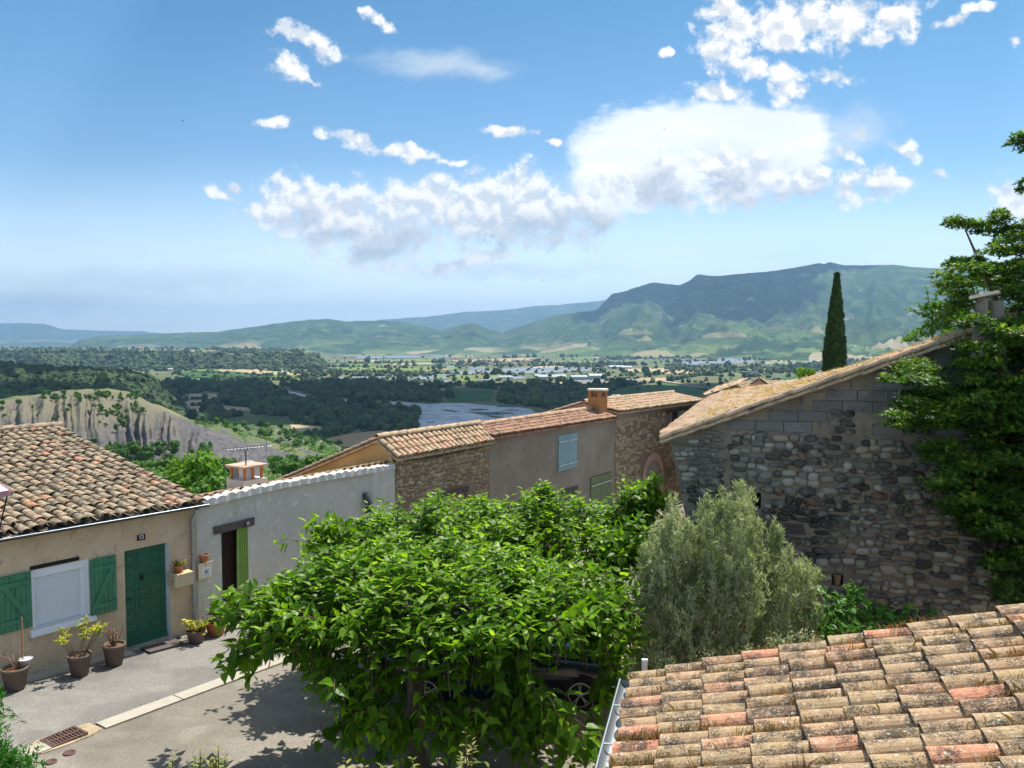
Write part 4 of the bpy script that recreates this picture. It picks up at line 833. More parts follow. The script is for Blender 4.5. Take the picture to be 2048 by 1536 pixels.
# ------------------------------------------------------------ stones set in a wall
def stones(mb, W, s0, s1, zb, zt, holes, sw, sh, prou=.035, mi=1, jit=.35, tl=(0, 1), keep=None, angular=False):
    z = zb; pos = []; scl = []; tin = []
    while z < zt:
        s = s0 + rng.uniform(0, sw) * .5; rowh = sh * rng.uniform(.65, 1.4)
        while s < s1:
            w_ = sw * rng.uniform(.4, 1.65); h = rowh * rng.uniform(.7, 1.1); c = s + w_ / 2; zz = z + rowh / 2 + rng.normal(0, rowh * jit * .62)
            s += w_ * rng.uniform(.9, 1.04)
            if c + w_ / 2 > s1 + .02: continue
            if keep and not keep(c, zz, w_ / 2, h / 2): continue
            if any(hh[0] - w_ * .45 < c < hh[1] + w_ * .45 and hh[2] - h * .4 < zz < hh[3] + h * .4 for hh in holes): continue
            pos.append(W.at(c, zz, prou * .1)); scl.append([w_ * .5, prou * rng.uniform(.7, 1.5), h * .5]); tin.append(rng.uniform(*tl))
        z += rowh * .96
    pos = np.array(pos); scl = np.array(scl); B = np.stack([W.d, W.n, W.z], 1); N = len(pos); a = rng.normal(0, .12, N); c_, s_ = np.cos(a), np.sin(a)
    Rl = np.zeros((N, 3, 3)); Rl[:, 0, 0] = c_; Rl[:, 0, 2] = -s_; Rl[:, 2, 0] = s_; Rl[:, 2, 2] = c_; Rl[:, 1, 1] = 1
    scatter_shape(mb, SUPER if not angular else SUPERA, pos, scl, B[None] @ Rl, np.array(tin), .09 if not angular else .16, mi, not angular)
V_, F_ = ICO1; SUPER = (np.sign(V_) * np.abs(V_) ** .8, F_); SUPERA = (np.sign(V_) * np.abs(V_) ** .62, F_)

# digits from strokes
SEG = {'1': [((.28, .0), (.28, 1)), ((.28, 1), (.05, .8))], '3': [((0, .95), (.5, .95)), ((.5, .95), (.22, .56)), ((.22, .56), (.5, .42)), ((.5, .42), (.5, .15)), ((.5, .15), (.25, 0)), ((.25, 0), (0, .12))],
       '5': [((.5, 1), (.05, 1)), ((.05, 1), (.02, .55)), ((.02, .55), (.32, .6)), ((.32, .6), (.5, .42)), ((.5, .42), (.48, .15)), ((.48, .15), (.25, 0)), ((.25, 0), (0, .1))]}
def digits(mb, W, txt, s, z, h, n, w_=.16):
    for k, ch in enumerate(txt):
        for (a, b) in SEG[ch]:
            A, B = np.array(a) * h + [s + k * h * .68, z], np.array(b) * h + [s + k * h * .68, z]; d = (B - A) / np.linalg.norm(B - A); q = np.array([-d[1], d[0]]) * h * w_ / 2; A = A - d * h * w_ * .35; B = B + d * h * w_ * .35
            V = [W.at(*(A - q), n), W.at(*(B - q), n), W.at(*(B + q), n), W.at(*(A + q), n)]; V += [v + W.n * .002 for v in V]; mb.hexa(V)

# ------------------------------------------------------------ house number 13
H = thing('village_house', W13.at(-3, D0[2]), 'low beige roughcast house with green door and shutters, number 13', 'house')
zt13 = lambda S: np.interp(S, [W13.S(0), W13.S(390)], [W13.loc(0, 1068)[1], W13.loc(390, 1008)[1]])
ds0, ds1 = W13.S(243), W13.S(333); dz0, dz1 = D0[2] - .02, W13.loc(290, 1094)[1]
ws0, ws1 = W13.S(54), W13.S(170); wz0, wz1 = W13.loc(120, 1244)[1], W13.loc(112, 1131)[1]
S0 = -7.5; S1 = W13.S(390)
mb = MB(); W13.face(mb, S0, S1, gz(W13), zt13, [(ds0, ds1, dz0, dz1, .2), (ws0, ws1, wz0, wz1, .12)], rmi=1)
bk = 7.2  # house depth
for S in (S0, S1): mb.add([W13.at(S, -3, 0), W13.at(S, zt13(S) + .0, 0), W13.at(S, zt13(S) + 1.0, -bk), W13.at(S, -9, -bk)], [(0, 1, 2, 3)])
mb.add([W13.at(S0, -9, -bk), W13.at(S1, -9, -bk), W13.at(S1, zt13(S1) + 1.0, -bk), W13.at(S0, zt13(S0) + 1.0, -bk)], [(0, 1, 2, 3)])
mb.build('wall', [M_ST13, M_WHITEP], H)
# roof: plane through eave line and ridge line
e0, e1_ = W13.at(S0, zt13(S0) + .03, .2), W13.at(S1 + .12, zt13(S1) + .03, .2)
rdg = P(118, 856, 20.9); ru = rdg - e1_; ru_h = np.array([ru[0], ru[1], 0]); Wn_len = 6.9; rdg0 = e0 + (rdg - e1_) + np.array([0, 0, -.05])
Lr = np.linalg.norm(e1_ - e0); sf = plane(e0, e1_, rdg0, rdg); nrow = int(Lr / .205); nup = int(np.linalg.norm(rdg - e1_) / .335)
mb = MB(); deck(mb, sf, .06); mb.build('roof_deck', M_OLDWOOD, H)
mb = MB(); tiles(mb, sf, nrow, nup, .088, jit=2.3); ridge_caps(mb, rdg0 + np.array([0, 0, .06]), rdg + np.array([0, 0, .06]), .12, .38)
back0, back1 = rdg0 + (rdg0 - e0) * .5 * [1, 1, 0] - [0, 0, .5], rdg + (rdg - e1_) * .5 * [1, 1, 0] - [0, 0, .5]; mb.add([rdg0, rdg, back1, back0], [(0, 1, 2, 3)], .3)
mb.build('roof', TOLD, H)
# gutter: half-round trough plus downpipe
mb = MB(); ga, gb = e0 + W13.n * .06 - [0, 0, .02], e1_ + W13.n * .06 - [0, 0, .02]; al = np.linspace(math.pi, 2 * math.pi, 9)
for rr, sg in ((.062, 1), (.056, -1)):
    lo = [ga + W13.n * math.cos(q) * rr + [0, 0, math.sin(q) * rr] for q in al]; hi_ = [gb + W13.n * math.cos(q) * rr + [0, 0, math.sin(q) * rr] for q in al]
    mb.add(lo + hi_, [(k, k + 1, 10 + k, 9 + k) for k in range(8)], .5, 0, True)
mb.tube([ga + W13.n * .062, gb + W13.n * .062], .011, 6, mi=1); mb.build('gutter', [M_DKMET, M_ZINC], H)
mb = MB(); q = W13.at(S1 - .13, 0, 0); zz = zt13(S1) - .06
mb.tube([q + W13.n * .25 + [0, 0, zz], q + W13.n * .22 + [0, 0, zz - .08], q + W13.n * .07 + [0, 0, zz - .25], q + W13.n * .07 + [0, 0, 1.5], q + W13.n * .07 + [0, 0, street_z(*q[:2]) + .0]], .045, 10)
for z in (zz - .42, 1.3, .35): mb.tube([q + W13.n * .07 + [0, 0, z], q + W13.n * .07 + [0, 0, z + .05]], .053, 10)
mb.build('downpipe', M_ZINC, H)
# door
dw = ds1 - ds0; dh = dz1 - dz0 - .04; mb = MB(); W13.box(mb, (ds0 + .01, ds1 - .01), (dz0 + .04, dz1 - .005), (-.2, -.155))
for r_ in range(7):
    for c_ in range(3):
        a = ds0 + .07 + c_ * (dw - .12) / 3; b = a + (dw - .12) / 3 - .05; z0 = dz0 + .30 + r_ * (dh - .36) / 7; z1 = z0 + (dh - .36) / 7 - .05
        for (x0, x1, y0, y1) in ((a, b, z0, z0 + .02), (a, b, z1 - .02, z1), (a, a + .02, z0 + .02, z1 - .02), (b - .02, b, z0 + .02, z1 - .02)): W13.box(mb, (x0, x1), (y0, y1), (-.155, -.139))
W13.box(mb, (ds0 + .02, ds1 - .02), (dz0 + .04, dz0 + .15), (-.155, -.12)); door = mb.build('door', M_GREEN2, H)
mb = MB(); c_ = (ds0 + ds1) / 2 - .06; zc = dz0 + dh * .68; W13.box(mb, (c_ - .025, c_ + .025), (zc, zc + .09), (-.14, -.115)); mb.tube([W13.at(c_, zc + .05, -.11), W13.at(c_ + .035, zc, -.095), W13.at(c_, zc - .05, -.1), W13.at(c_ - .035, zc, -.095), W13.at(c_, zc + .05, -.11)], .008, 6); mb.build('knocker', M_BLACK, door)
mb = MB(); W13.box(mb, (c_ - .06, c_ + .07), (zc - .22, zc - .19), (-.14, -.125)); mb.build('letter_slot', M_DKMET, door)
mb = MB(); W13.box(mb, (ds0 + .05, ds0 + .08), (dz0 + .95, dz0 + 1.1), (-.155, -.14)); mb.tube([W13.at(ds0 + .065, dz0 + 1.05, -.14), W13.at(ds0 + .065, dz0 + 1.05, -.1), W13.at(ds0 + .17, dz0 + 1.04, -.1)], .01, 6); mb.build('handle', M_BLACK, door)
mb = MB(); W13.box(mb, (ds0 - .02, ds1 + .06), (dz0 - .12, dz0 + .035), (-.2, .12)); mb.build('threshold', M_CONC, H)
mb = MB(); W13.box(mb, (ds1 - .004, ds1 - .002 + .004), (dz0 + 1.32, dz0 + 1.36), (-.13, -.07)); mb.build('bell', M_BLACK, H)
# window with roller shutter
mb = MB(); fr = .055
for a in ((ws0, ws0 + fr, wz0, wz1), (ws1 - fr, ws1, wz0, wz1), (ws0 + fr, ws1 - fr, wz1 - .15, wz1)): W13.box(mb, a[:2], a[2:], (-.12, -.02))
W13.box(mb, (ws1 - fr - .09, ws1 - fr), (wz0, wz1 - .15), (-.12, -.05)); win = mb.build('window', M_WHITEP, H)
mb = MB(); n_ = 26; hh = (wz1 - .15 - wz0 - .02) / n_
for k in range(n_): W13.box(mb, (ws0 + fr, ws1 - fr - .09), (wz0 + .02 + k * hh, wz0 + .02 + k * hh + hh * .82), (-.12, -.078)); W13.box(mb, (ws0 + fr, ws1 - fr - .09), (wz0 + .02 + k * hh + hh * .82, wz0 + .02 + k * hh + hh), (-.12, -.1))
mb.build('roller_shutter', M_WHITEP, win)
mb = MB(); W13.box(mb, (ws0 - .02, ws0 + .85), (wz1 + .01, wz1 + .085), (.0, .012)); mb.build('vent_gap', M_BLACK, win)
mb = MB(); mb.hexa([W13.at(ws0 - .06, wz0 - .13, -.1), W13.at(ws1 + .09, wz0 - .13, -.1), W13.at(ws1 + .09, wz0 - .13, .1), W13.at(ws0 - .06, wz0 - .13, .1), W13.at(ws0 - .06, wz0 + .01, -.1), W13.at(ws1 + .09, wz0 + .01, -.1), W13.at(ws1 + .09, wz0 - .05, .1), W13.at(ws0 - .06, wz0 - .05, .1)]); mb.build('sill', M_WHITEP, win)
def zshutter(W, s0, s1, z0, z1, parent, m, flip, nb=6, name='shutter', th=.04):
    mb = MB(); w_ = (s1 - s0) / nb
    for k in range(nb): W.box(mb, (s0 + k * w_ + .003, s0 + (k + 1) * w_ - .003), (z0, z1), (.02, .02 + th * .7))
    h = z1 - z0; a, b = z0 + h * .12, z1 - h * .22; n0, n1 = .02 + th * .7, .02 + th * 1.35
    for q in (a, b): W.box(mb, (s0 + .01, s1 - .01), (q, q + .09), (n0, n1))
    if flip is not None:
        xa, xb = (s0 + .04, s1 - .14) if flip else (s1 - .04, s0 + .14); xc = (xa + .1, xb + .1) if flip else (xa - .1, xb - .1)
        lo = [(xa, a + .09), (xc[0], a + .09), (xc[1], b), (xb, b)] ; V = [W.at(p, q, n0) for p, q in lo] + [W.at(p, q, n1) for p, q in lo]; mb.hexa(V)
    sh_ = mb.build(name, m, parent)
    if flip is None:
        for q in (a, b): hb = MB(); W.box(hb, (s0 + .01, s1 - .01), (q + .025, q + .065), (n1, n1 + .006)); hb.build('hinge', M_CEM, sh_)
    return sh_
zshutter(W13, W13.S(171), W13.S(224), W13.loc(198, 1228)[1], W13.loc(198, 1115)[1], H, M_GREEN, True)
sh_w = W13.S(224) - W13.S(171); zshutter(W13, ws0 - .02 - sh_w * 1.05, ws0 - .02, W13.loc(25, 1262)[1], W13.loc(28, 1148)[1], H, M_GREEN, False)
mb = MB(); a, z = W13.loc(274, 1081); W13.box(mb, (a, a + .17), (z - .01, z + .11), (0, .012)); pl = mb.build('number_plate', M_MAROON, H)
mb = MB(); digits(mb, W13, '13', a + .042, z + .022, .072, .0125, .2); mb.build('number', M_WHITEP, pl)
# door mat
q = W13.at(W13.S(300), 0, .55); flat('doormat', [W13.at(ds0 + .18, 0, .22), W13.at(ds1 - .02, 0, .22), W13.at(ds1 - .02, 0, .6), W13.at(ds0 + .18, 0, .6)][::-1], .06, M_OLDWOOD, 'dark brown doormat before the green door', 'doormat', kind=None)

# ------------------------------------------------------------ house number 15
S1 = W15.S(785); H = thing('village_house', W15.at(3, street_z(*W15.at(3, 0)[:2])), 'grey white plastered house with dark doorway and green curtain, number 15', 'house')
tz = [(400, 1003), (470, 986), (560, 966), (650, 951), (740, 937), (786, 929)]
zt15 = lambda S: float(np.interp(S, [W15.S(a, b) for a, b in tz], [W15.loc(a, b)[1] for a, b in tz]))
as0, as1 = W15.S(439), W15.S(493); az0 = street_z(*W15.at(as0, 0)[:2]) + .1; az1 = W15.loc(470, 1055)[1]
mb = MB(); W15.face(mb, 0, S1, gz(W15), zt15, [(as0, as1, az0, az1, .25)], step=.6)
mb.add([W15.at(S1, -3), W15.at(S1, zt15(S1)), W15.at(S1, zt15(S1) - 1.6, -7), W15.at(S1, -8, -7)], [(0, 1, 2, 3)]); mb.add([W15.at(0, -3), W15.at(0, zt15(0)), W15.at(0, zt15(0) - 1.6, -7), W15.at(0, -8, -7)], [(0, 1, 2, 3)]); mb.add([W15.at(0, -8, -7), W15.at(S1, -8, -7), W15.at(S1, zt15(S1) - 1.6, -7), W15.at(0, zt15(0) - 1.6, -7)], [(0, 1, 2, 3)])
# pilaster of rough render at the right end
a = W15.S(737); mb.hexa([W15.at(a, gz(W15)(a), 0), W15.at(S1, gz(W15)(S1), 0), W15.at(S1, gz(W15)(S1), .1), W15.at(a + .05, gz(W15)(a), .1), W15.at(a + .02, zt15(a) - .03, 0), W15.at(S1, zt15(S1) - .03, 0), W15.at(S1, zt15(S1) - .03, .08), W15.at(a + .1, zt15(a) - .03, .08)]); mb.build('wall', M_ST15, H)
mb = MB(); xs = np.linspace(0, S1, 260); top = []
for n_, zz in ((.09, -.12), (.09, 0), (-.12, .02)):
    for x in xs: top.append(W15.at(x, zt15(x) + zz + (.036 * abs(math.sin(math.pi * x / .25 + .5 * math.sin(2.3 * x))) * (1 + .4 * math.sin(1.7 * x)) + .012 * math.sin(9 * x) if zz >= 0 else .0), n_ + (.01 * math.sin(21 * x))))
n = len(xs); Fq = [(k, k + 1, n + k + 1, n + k) for k in range(n - 1)] + [(n + k, n + k + 1, 2 * n + k + 1, 2 * n + k) for k in range(n - 1)]; mb.add(top, Fq)
mb.add([W15.at(x, zt15(x) - .12, q) for q in (0, .09) for x in xs], [(k, k + 1, n + k + 1, n + k) for k in range(n - 1)]); mb.build('roof_edge', M_CEM, H)
sf = plane(W15.at(0, zt15(0) + .03, -.1), W15.at(S1, zt15(S1) + .03, -.1), W15.at(0, zt15(0) - 1.5, -7), W15.at(S1, zt15(S1) - 1.5, -7))
mb = MB(); deck(mb, sf); tiles(mb, sf, int(S1 / .23), 19, .085, 5); mb.build('roof', TPALE, H)
mb = MB(); W15.box(mb, (as0, as1), (az0, az1), (-.25, -.2)); d_ = mb.build('door', M_BROWN, H)  # dark panel fills the open doorway in place of its shaded interior
mb = MB(); xs = np.linspace(as1 - .30, as1 + .02, 40); zz = np.linspace(az0 + .1, az1, 8); V = [W15.at(as1 - (as1 - x) * (1 - .12 * k / 7), z, -.03 + .03 * math.sin(x * 95 + .3 * math.sin(k))) for k, z in enumerate(zz) for x in xs]
mb.add(V, [(j * 40 + i, j * 40 + i + 1, (j + 1) * 40 + i + 1, (j + 1) * 40 + i) for j in range(7) for i in range(39)], .5, 0, True); mb.build('curtain', M_CURT, H)
ls0, lz = W15.loc(429, 1069, .03); ls1, lz1 = W15.loc(508, 1050, .03); mb = MB(); V = []
for n_ in (-.05, .05): V += [W15.at(ls0, lz, n_), W15.at(ls1, lz1, n_), W15.at(ls1 + .01, lz1 + .18, n_), W15.at(ls0 - .01, lz + .17, n_)]
mb.add(V, [(3, 2, 1, 0), (4, 5, 6, 7), (0, 1, 5, 4), (1, 2, 6, 5), (2, 3, 7, 6), (3, 0, 4, 7)]); mb.build('lintel', M_OLDWOOD, H)
a, z = W15.loc(489, 1053, .05); mb = MB(); W15.box(mb, (a, a + .16), (z, z + .115), (.05, .062)); pl = mb.build('number_plate', M_MAROON, H); mb = MB(); digits(mb, W15, '15', a + .045, z + .022, .07, .0625, .2); mb.build('number', M_WHITEP, pl)
mb = MB(); W15.box(mb, (as0 - .2, as1 + .35), (az0 - .3, az0), (-.25, .35)); mb.build('doorstep', M_CONC, H)
mb = MB(); a, z = W15.loc(734, 1005, .1); mb.tube([W15.at(a, z + .25, .02), W15.at(a, z, .16), W15.at(a + .02, z - .3, .12)], .09, 8); mb.build('drain_spout', M_DKMET, H)
# chimney
cq = P(497, 985, 19.3); cx = np.array([cq[0], cq[1], 0]); zb = 2.2; zt = P(500, 936, 19.3)[2]; dd, nn = W15.d, W15.n; K = .32; zs = P(500, 961, 19.3)[2]
cx = cx - nn * K - dd * .05 + dd * .25
ch = None; mb = MB(); mb.box(cx, dd, nn, W15.z, (-K - .03, K + .03), (-K - .03, K + .03), (zb - 1, zs)); ch = mb.build('chimney', M_CEM, H)
for a, b in ((-K + .03, -K + .03), (-K + .03, K - .09), (K - .09, -K + .03), (K - .09, K - .09), (-.04, -K + .03), (-.04, K - .09)):
    MB().box(cx, dd, nn, W15.z, (a, a + .06), (b, b + .06), (zs, zt)).build('post', M_BRICK, ch)
mb = MB(); mb.box(cx, dd, nn, W15.z, (-.12, .1), (-.16, .16), (zs, zt - .03)); mb.build('flue', M_WHITEP, ch)
mb = MB(); mb.box(cx, dd, nn, W15.z, (-K - .06, K + .06), (-K - .06, K + .06), (zt, zt + .045)); mb.build('cap_slab', M_PEACH, ch)
# aerial and dish
q = P(492, 932, 19.5); an = thing('tv_antenna', (q[0], q[1], zt + .045), 'rake television aerial on a rusty mast above the white chimney', 'antenna'); zm = P(492, 903, 19.5)[2]; zb_ = P(492, 896, 19.5)[2]
MB().tube([(q[0], q[1], zt), (q[0], q[1], zm + .02)], .018, 6).build('mast', M_RUST, an)
l, r_ = P(450, 895, 19.1), P(543, 899, 19.9); l[2] = r_[2] = zb_; bd = (r_ - l) / np.linalg.norm(r_ - l); bn = np.array([-bd[1], bd[0], 0]); mb = MB(); mb.tube([l, r_], .009, 5)
mb.build('boom', M_ZINC, an); mb = MB()
for k in range(12):
    c = l + (r_ - l) * (k + .3) / 13.5; hgt = .05 + .0 * k
    mb.tube([c - bn * .06 + [0, 0, .06], c + [0, 0, .0], c - bn * .06 - [0, 0, .06]], .007, 4); mb.tube([c - bn * .12 + [0, 0, .03], c + bn * .12 + [0, 0, .03]], .004, 4)
for s_ in (1, -1): mb.tube([r_ - bd * .12, r_ + bd * .0 - bd * .1 * 0 + [0, 0, .0] + np.array([0, 0, .15 * s_]) - bd * .15], .008, 4)
mb.build('elements', M_DKMET, an); mb = MB(); c = np.array([q[0], q[1], zb_]); mb.tube([c - bd * .18, c - bd * .18 - [0, 0, .1], c - bd * .12 - [0, 0, .16], c + bd * .12 - [0, 0, .16], c + bd * .18 - [0, 0, .1], c + bd * .18], .014, 6); mb.build('bracket', M_ZINC, an)
q = P(494, 950, 20.1); ds = thing('satellite_dish', (q[0], q[1], q[2] - .6), 'grey satellite dish half hidden behind the white chimney', 'satellite dish'); ax = (np.array([.83, .55, 0]), np.array([-.1, .15, .98]), np.array([-.55, .83, .12]))
MB().lathe([(0, .0), (.15, -.01), (.28, -.04), (.40, -.09), (.41, -.085), (.28, -.03), (0, .012)], q, 24, ax=ax).build('dish', M_DISH, ds); MB().tube([q, q - [0, 0, .7]], .025, 6).build('mast', M_ZINC, ds)

# ------------------------------------------------------------ brown stone house with ochre gable
S1 = WST.S(980); H = thing('stone_house', WST.at(2, street_z(*WST.at(2, 0)[:2])), 'brown cobble house with pale tiles and ochre gable', 'house')
ez0, ez1 = WST.loc(806, 914)[1], WST.loc(975, 884)[1]; zst = lambda S: np.interp(S, [0, S1], [ez0, ez1])
hs0, hs1 = WST.S(888, 985), WST.S(935, 985); hz1 = WST.loc(910, 986)[1]; gs = street_z(*WST.at(2, 0)[:2]); holes = [(hs0, hs1, gs, hz1, .2)]
mb = MB(); WST.face(mb, 0, S1, gz(WST), zst, holes); stones(mb, WST, .05, S1 - .05, hz1 - 1.0, min(ez0, ez1) - .1, holes + [(hs0 - .2, hs1 + .2, hz1, hz1 + .2)], .17, .12, .035, tl=(.1, 1))
mb.build('wall', [M_MORT, M_RUB], H); GN = -WST.n
rt = .55; zr0 = P(772, 880, 22.2)[2]; bt = 6.4; zb0 = P(560, 964, 25.2)[2]; slope = (zr0 - zb0) / 4.9
mb = MB(); mb.add([WST.at(0, -2, 0), WST.at(0, ez0 + .0, 0), WST.at(0, zr0 - .03, -rt), WST.at(0, zr0 - slope * (bt - rt) - .03, -bt), WST.at(0, -7, -bt)], [(0, 1, 2, 3, 4)])
mb.add([WST.at(0, -7, -bt), WST.at(S1, -7, -bt), WST.at(S1, zr0 - slope * (bt - rt), -bt), WST.at(0, zr0 - slope * (bt - rt), -bt)], [(0, 1, 2, 3)]); mb.build('gable', M_OCHRE, H)
zr1 = P(985, 853, 25.4)[2]; fe0, fe1 = WST.at(-.02, ez0 + .02, .22), WST.at(S1 + .02, ez1 + .03, .2); r0, r1 = WST.at(-.12, zr0, -rt), WST.at(S1 + .02, zr1, -rt)
sf = plane(fe0, fe1, r0, r1); sb = plane(WST.at(S1, zr1 - slope * (bt - rt), -bt), WST.at(-.12, zr0 - slope * (bt - rt), -bt), WST.at(S1, zr1, -rt), r0)
mb = MB(); deck(mb, sf); deck(mb, sb); tiles(mb, sf, 21, 3, .085); tiles(mb, sb, 20, 15, .09, 5); ridge_caps(mb, r0 + [0, 0, .06], r1 + [0, 0, .06], .12, .36); mb.build('roof', TPALE, H)
mb = MB(); s_a, z_a = WST.loc(884, 993, .04); s_b, z_b = WST.loc(937, 979, .04); V = [WST.at(x, z, n_) for n_ in (-.04, .07) for (x, z) in ((s_a, z_a - .04), (s_b, z_b - .04), (s_b, z_b + .1), (s_a, z_a + .12))]
mb.add(V, [(3, 2, 1, 0), (4, 5, 6, 7), (0, 1, 5, 4), (1, 2, 6, 5), (2, 3, 7, 6), (3, 0, 4, 7)]); mb.build('lintel', M_OLDWOOD, H); mb = MB(); WST.box(mb, (hs0, hs1), (gs - .2, hz1), (-.2, -.16)); mb.build('door', M_PEACH, H)
pts = [WST.at(*WST.loc(u, v, .05), .05) for u, v in ((785, 921), (830, 920), (870, 915), (920, 903), (960, 889), (984, 876))]; MB().tube(pts, .012, 5).build('cable', M_BLACK, H)

# ------------------------------------------------------------ brown plaster house with blue shutters
S1 = WPL.S(1228); H = thing('plaster_house', WPL.at(4, street_z(*WPL.at(4, 0)[:2])), 'brown plaster house with faded blue shutters and red roof', 'house')
ez0, ez1 = WPL.loc(985, 873)[1], WPL.loc(1228, 836)[1]; zpl = lambda S: np.interp(S, [0, S1], [ez0, ez1])
a0, a1 = WPL.S(1150, 970), WPL.S(1222, 970); b0, b1 = WPL.S(1143, 985), WPL.S(1162, 985); gs = street_z(*WPL.at(6, 0)[:2]); gz1 = WPL.loc(1190, 952)[1]; bz1 = WPL.loc(1152, 978)[1]
mb = MB(); WPL.face(mb, 0, S1, gz(WPL), zpl, [(WPL.S(1180, 960), a1, gs, gz1, .1), (b0 - .6, b0 + .3, gs, bz1, .15)]); mb.build('wall', M_PLBR, H)
rt = .75; zr0, zr1 = P(985, 856, 25.8)[2], P(1210, 821, 32.6)[2]; r0, r1 = WPL.at(-.1, zr0, -rt), WPL.at(S1, zr1, -rt); sf = plane(WPL.at(-.05, ez0 + .03, .22), WPL.at(S1, ez1 + .03, .22), r0, r1)
mb = MB(); deck(mb, sf); tiles(mb, sf, 52, 4, .07, 5, .3); sb = plane(WPL.at(S1, zr1 - 1.8, -5.5), WPL.at(-.1, zr0 - 1.8, -5.5), r1, r0); deck(mb, sb); tiles(mb, sb, 34, 12, .1, 5); ridge_caps(mb, r0 + [0, 0, .05], r1 + [0, 0, .05], .13, .42, .9); mb.build('roof', TRED, H)
mb = MB(); [WPL.box(mb, (0, S1), (0, 0), (0, 0)) for _ in ()]; V = [WPL.at(s_, zpl(s_) + z, n_) for (n_, z) in ((0, -.1), (.16, -.04), (.16, .02), (0, .02)) for s_ in (0, S1)]; mb.add(V, [(0, 1, 3, 2), (2, 3, 5, 4), (4, 5, 7, 6)]); mb.build('cornice', M_PEACH, H)
z0, z1 = WPL.loc(1134, 938)[1], WPL.loc(1134, 868)[1]; s0, s1 = WPL.S(1115), WPL.S(1152)
win = MB(); WPL.box(win, (s0 - .12, s1 + .12), (z0 - .1, z1 + .12), (0, .012)); win = win.build('window', M_PLBR, H)
zshutter(WPL, s0, (s0 + s1) / 2 - .006, z0, z1, H, M_BLUESH, None, 4); zshutter(WPL, (s0 + s1) / 2 + .006, s1, z0, z1, H, M_BLUESH, None, 4)
zshutter(WPL, WPL.S(1180, 960), WPL.S(1200, 960), gs, gz1 - .02, H, M_SAGE, None, 3, 'door_shutter'); zshutter(WPL, WPL.S(1200.5, 960), a1, gs, gz1 - .02, H, M_SAGE, None, 3, 'door_shutter')
mb = MB(); WPL.box(mb, (b0 - .6, b0 + .3), (gs - .2, bz1), (-.15, -.1)); mb.build('door', M_SAGE, H); mb = MB(); WPL.box(mb, (b0 - .8, b0 + .45), (bz1 - .02, bz1 + .13), (-.05, .05)); mb.build('lintel', M_OLDWOOD, H)

# ------------------------------------------------------------ tall rubble house
S1 = WTL.S(1398); H = thing('stone_house', WTL.at(4, street_z(*WTL.at(4, 0)[:2])), 'taller ochre rubble house with blue window and brick chimney', 'house')
ez0, ez1 = WTL.loc(1235, 824)[1], WTL.loc(1396, 803)[1]; ztl = lambda S: np.interp(S, [0, S1], [ez0, ez1]); gs = street_z(*WTL.at(4, 0)[:2])
w0, w1 = WTL.S(1337, 845), WTL.S(1372, 845); wz0, wz1 = WTL.loc(1355, 868)[1], WTL.loc(1355, 822)[1]; d0, d1 = WTL.S(1290, 950), WTL.S(1320, 950); dz1 = WTL.loc(1305, 920)[1]
n0, n1 = WTL.S(1331, 940), WTL.S(1342, 940); nz0, nz1 = WTL.loc(1336, 955)[1], WTL.loc(1336, 936)[1]; holes = [(w0, w1, wz0, wz1, .3), (n0, n1, nz0, nz1, .2)]
band = WTL.loc(1240, 838)[1]; mb = MB(); WTL.face(mb, 0, S1, gz(WTL), ztl, holes)
stones(mb, WTL, .05, S1 - .05, gs + .5, band - .1, holes + [(d0 - .35, d1 + .35, gs - 1, dz1 + .35), (w0 - .12, w1 + .12, wz0, wz1 + .3)], .24, .17, .03, tl=(.0, 1), angular=True)
mb.build('wall', [M_MORT, M_RUB], H); mb = MB(); V = [WTL.at(s_, z, n_) for n_ in (.0, .045) for (s_, z) in ((0, band - .05), (w0 - .3, wz1 + .1), (S1, wz1 + .1), (S1, ez1 - .01), (0, ez0 - .01))]; mb.add(V, [(5, 6, 7, 8, 9), (0, 1, 6, 5), (1, 2, 7, 6)]); mb.build('render_band', M_PLBR, H)
rt = 1.5; zr0, zr1 = P(1218, 806, 33.8)[2], P(1388, 789, 40)[2]; r0, r1 = WTL.at(-.1, zr0, -rt), WTL.at(S1 - .1, zr1, -rt); sf = plane(WTL.at(-.1, ez0 + .02, .3), WTL.at(S1 + .25, ez1 + .02, .3), r0, r1)
mb = MB(); deck(mb, sf); tiles(mb, sf, 40, 5, .09, 5); sb = plane(WTL.at(S1 - .1, zr1 - 1.5, -6.5), WTL.at(-.1, zr0 - 1.5, -6.5), r1, r0); deck(mb, sb); tiles(mb, sb, 38, 13, .1, 5); ridge_caps(mb, r0 + [0, 0, .06], r1 + [0, 0, .06], .12, .4); mb.build('roof', TPALE, H)
mb = MB(); mb.add([WTL.at(0, -3, 0), WTL.at(0, ez0, 0), WTL.at(0, zr0 - .05, -rt), WTL.at(0, zr0 - 1.55, -6.5), WTL.at(0, -8, -6.5)], [(0, 1, 2, 3, 4)]); mb.add([WTL.at(S1, -3, 0), WTL.at(S1, ez1, 0), WTL.at(S1, zr1 - .05, -rt), WTL.at(S1, zr1 - 1.55, -6.5), WTL.at(S1, -8, -6.5)], [(0, 1, 2, 3, 4)]); mb.build('side_wall', M_PEACH, H)
mb = MB(); WTL.box(mb, (w0, w1), (wz0, wz1), (-.3, -.26)); win = mb.build('window', M_PANE, H); mb = MB(); WTL.box(mb, (w0 + .28, w0 + .38), (wz0, wz1), (-.26, -.02)); mb.build('shutter', M_BLUESH, win); mb = MB(); WTL.box(mb, (w0 + .002, w0 + .28), (wz0, wz1), (-.26, -.06)); mb.build('brick_jamb', M_BRICK, win)
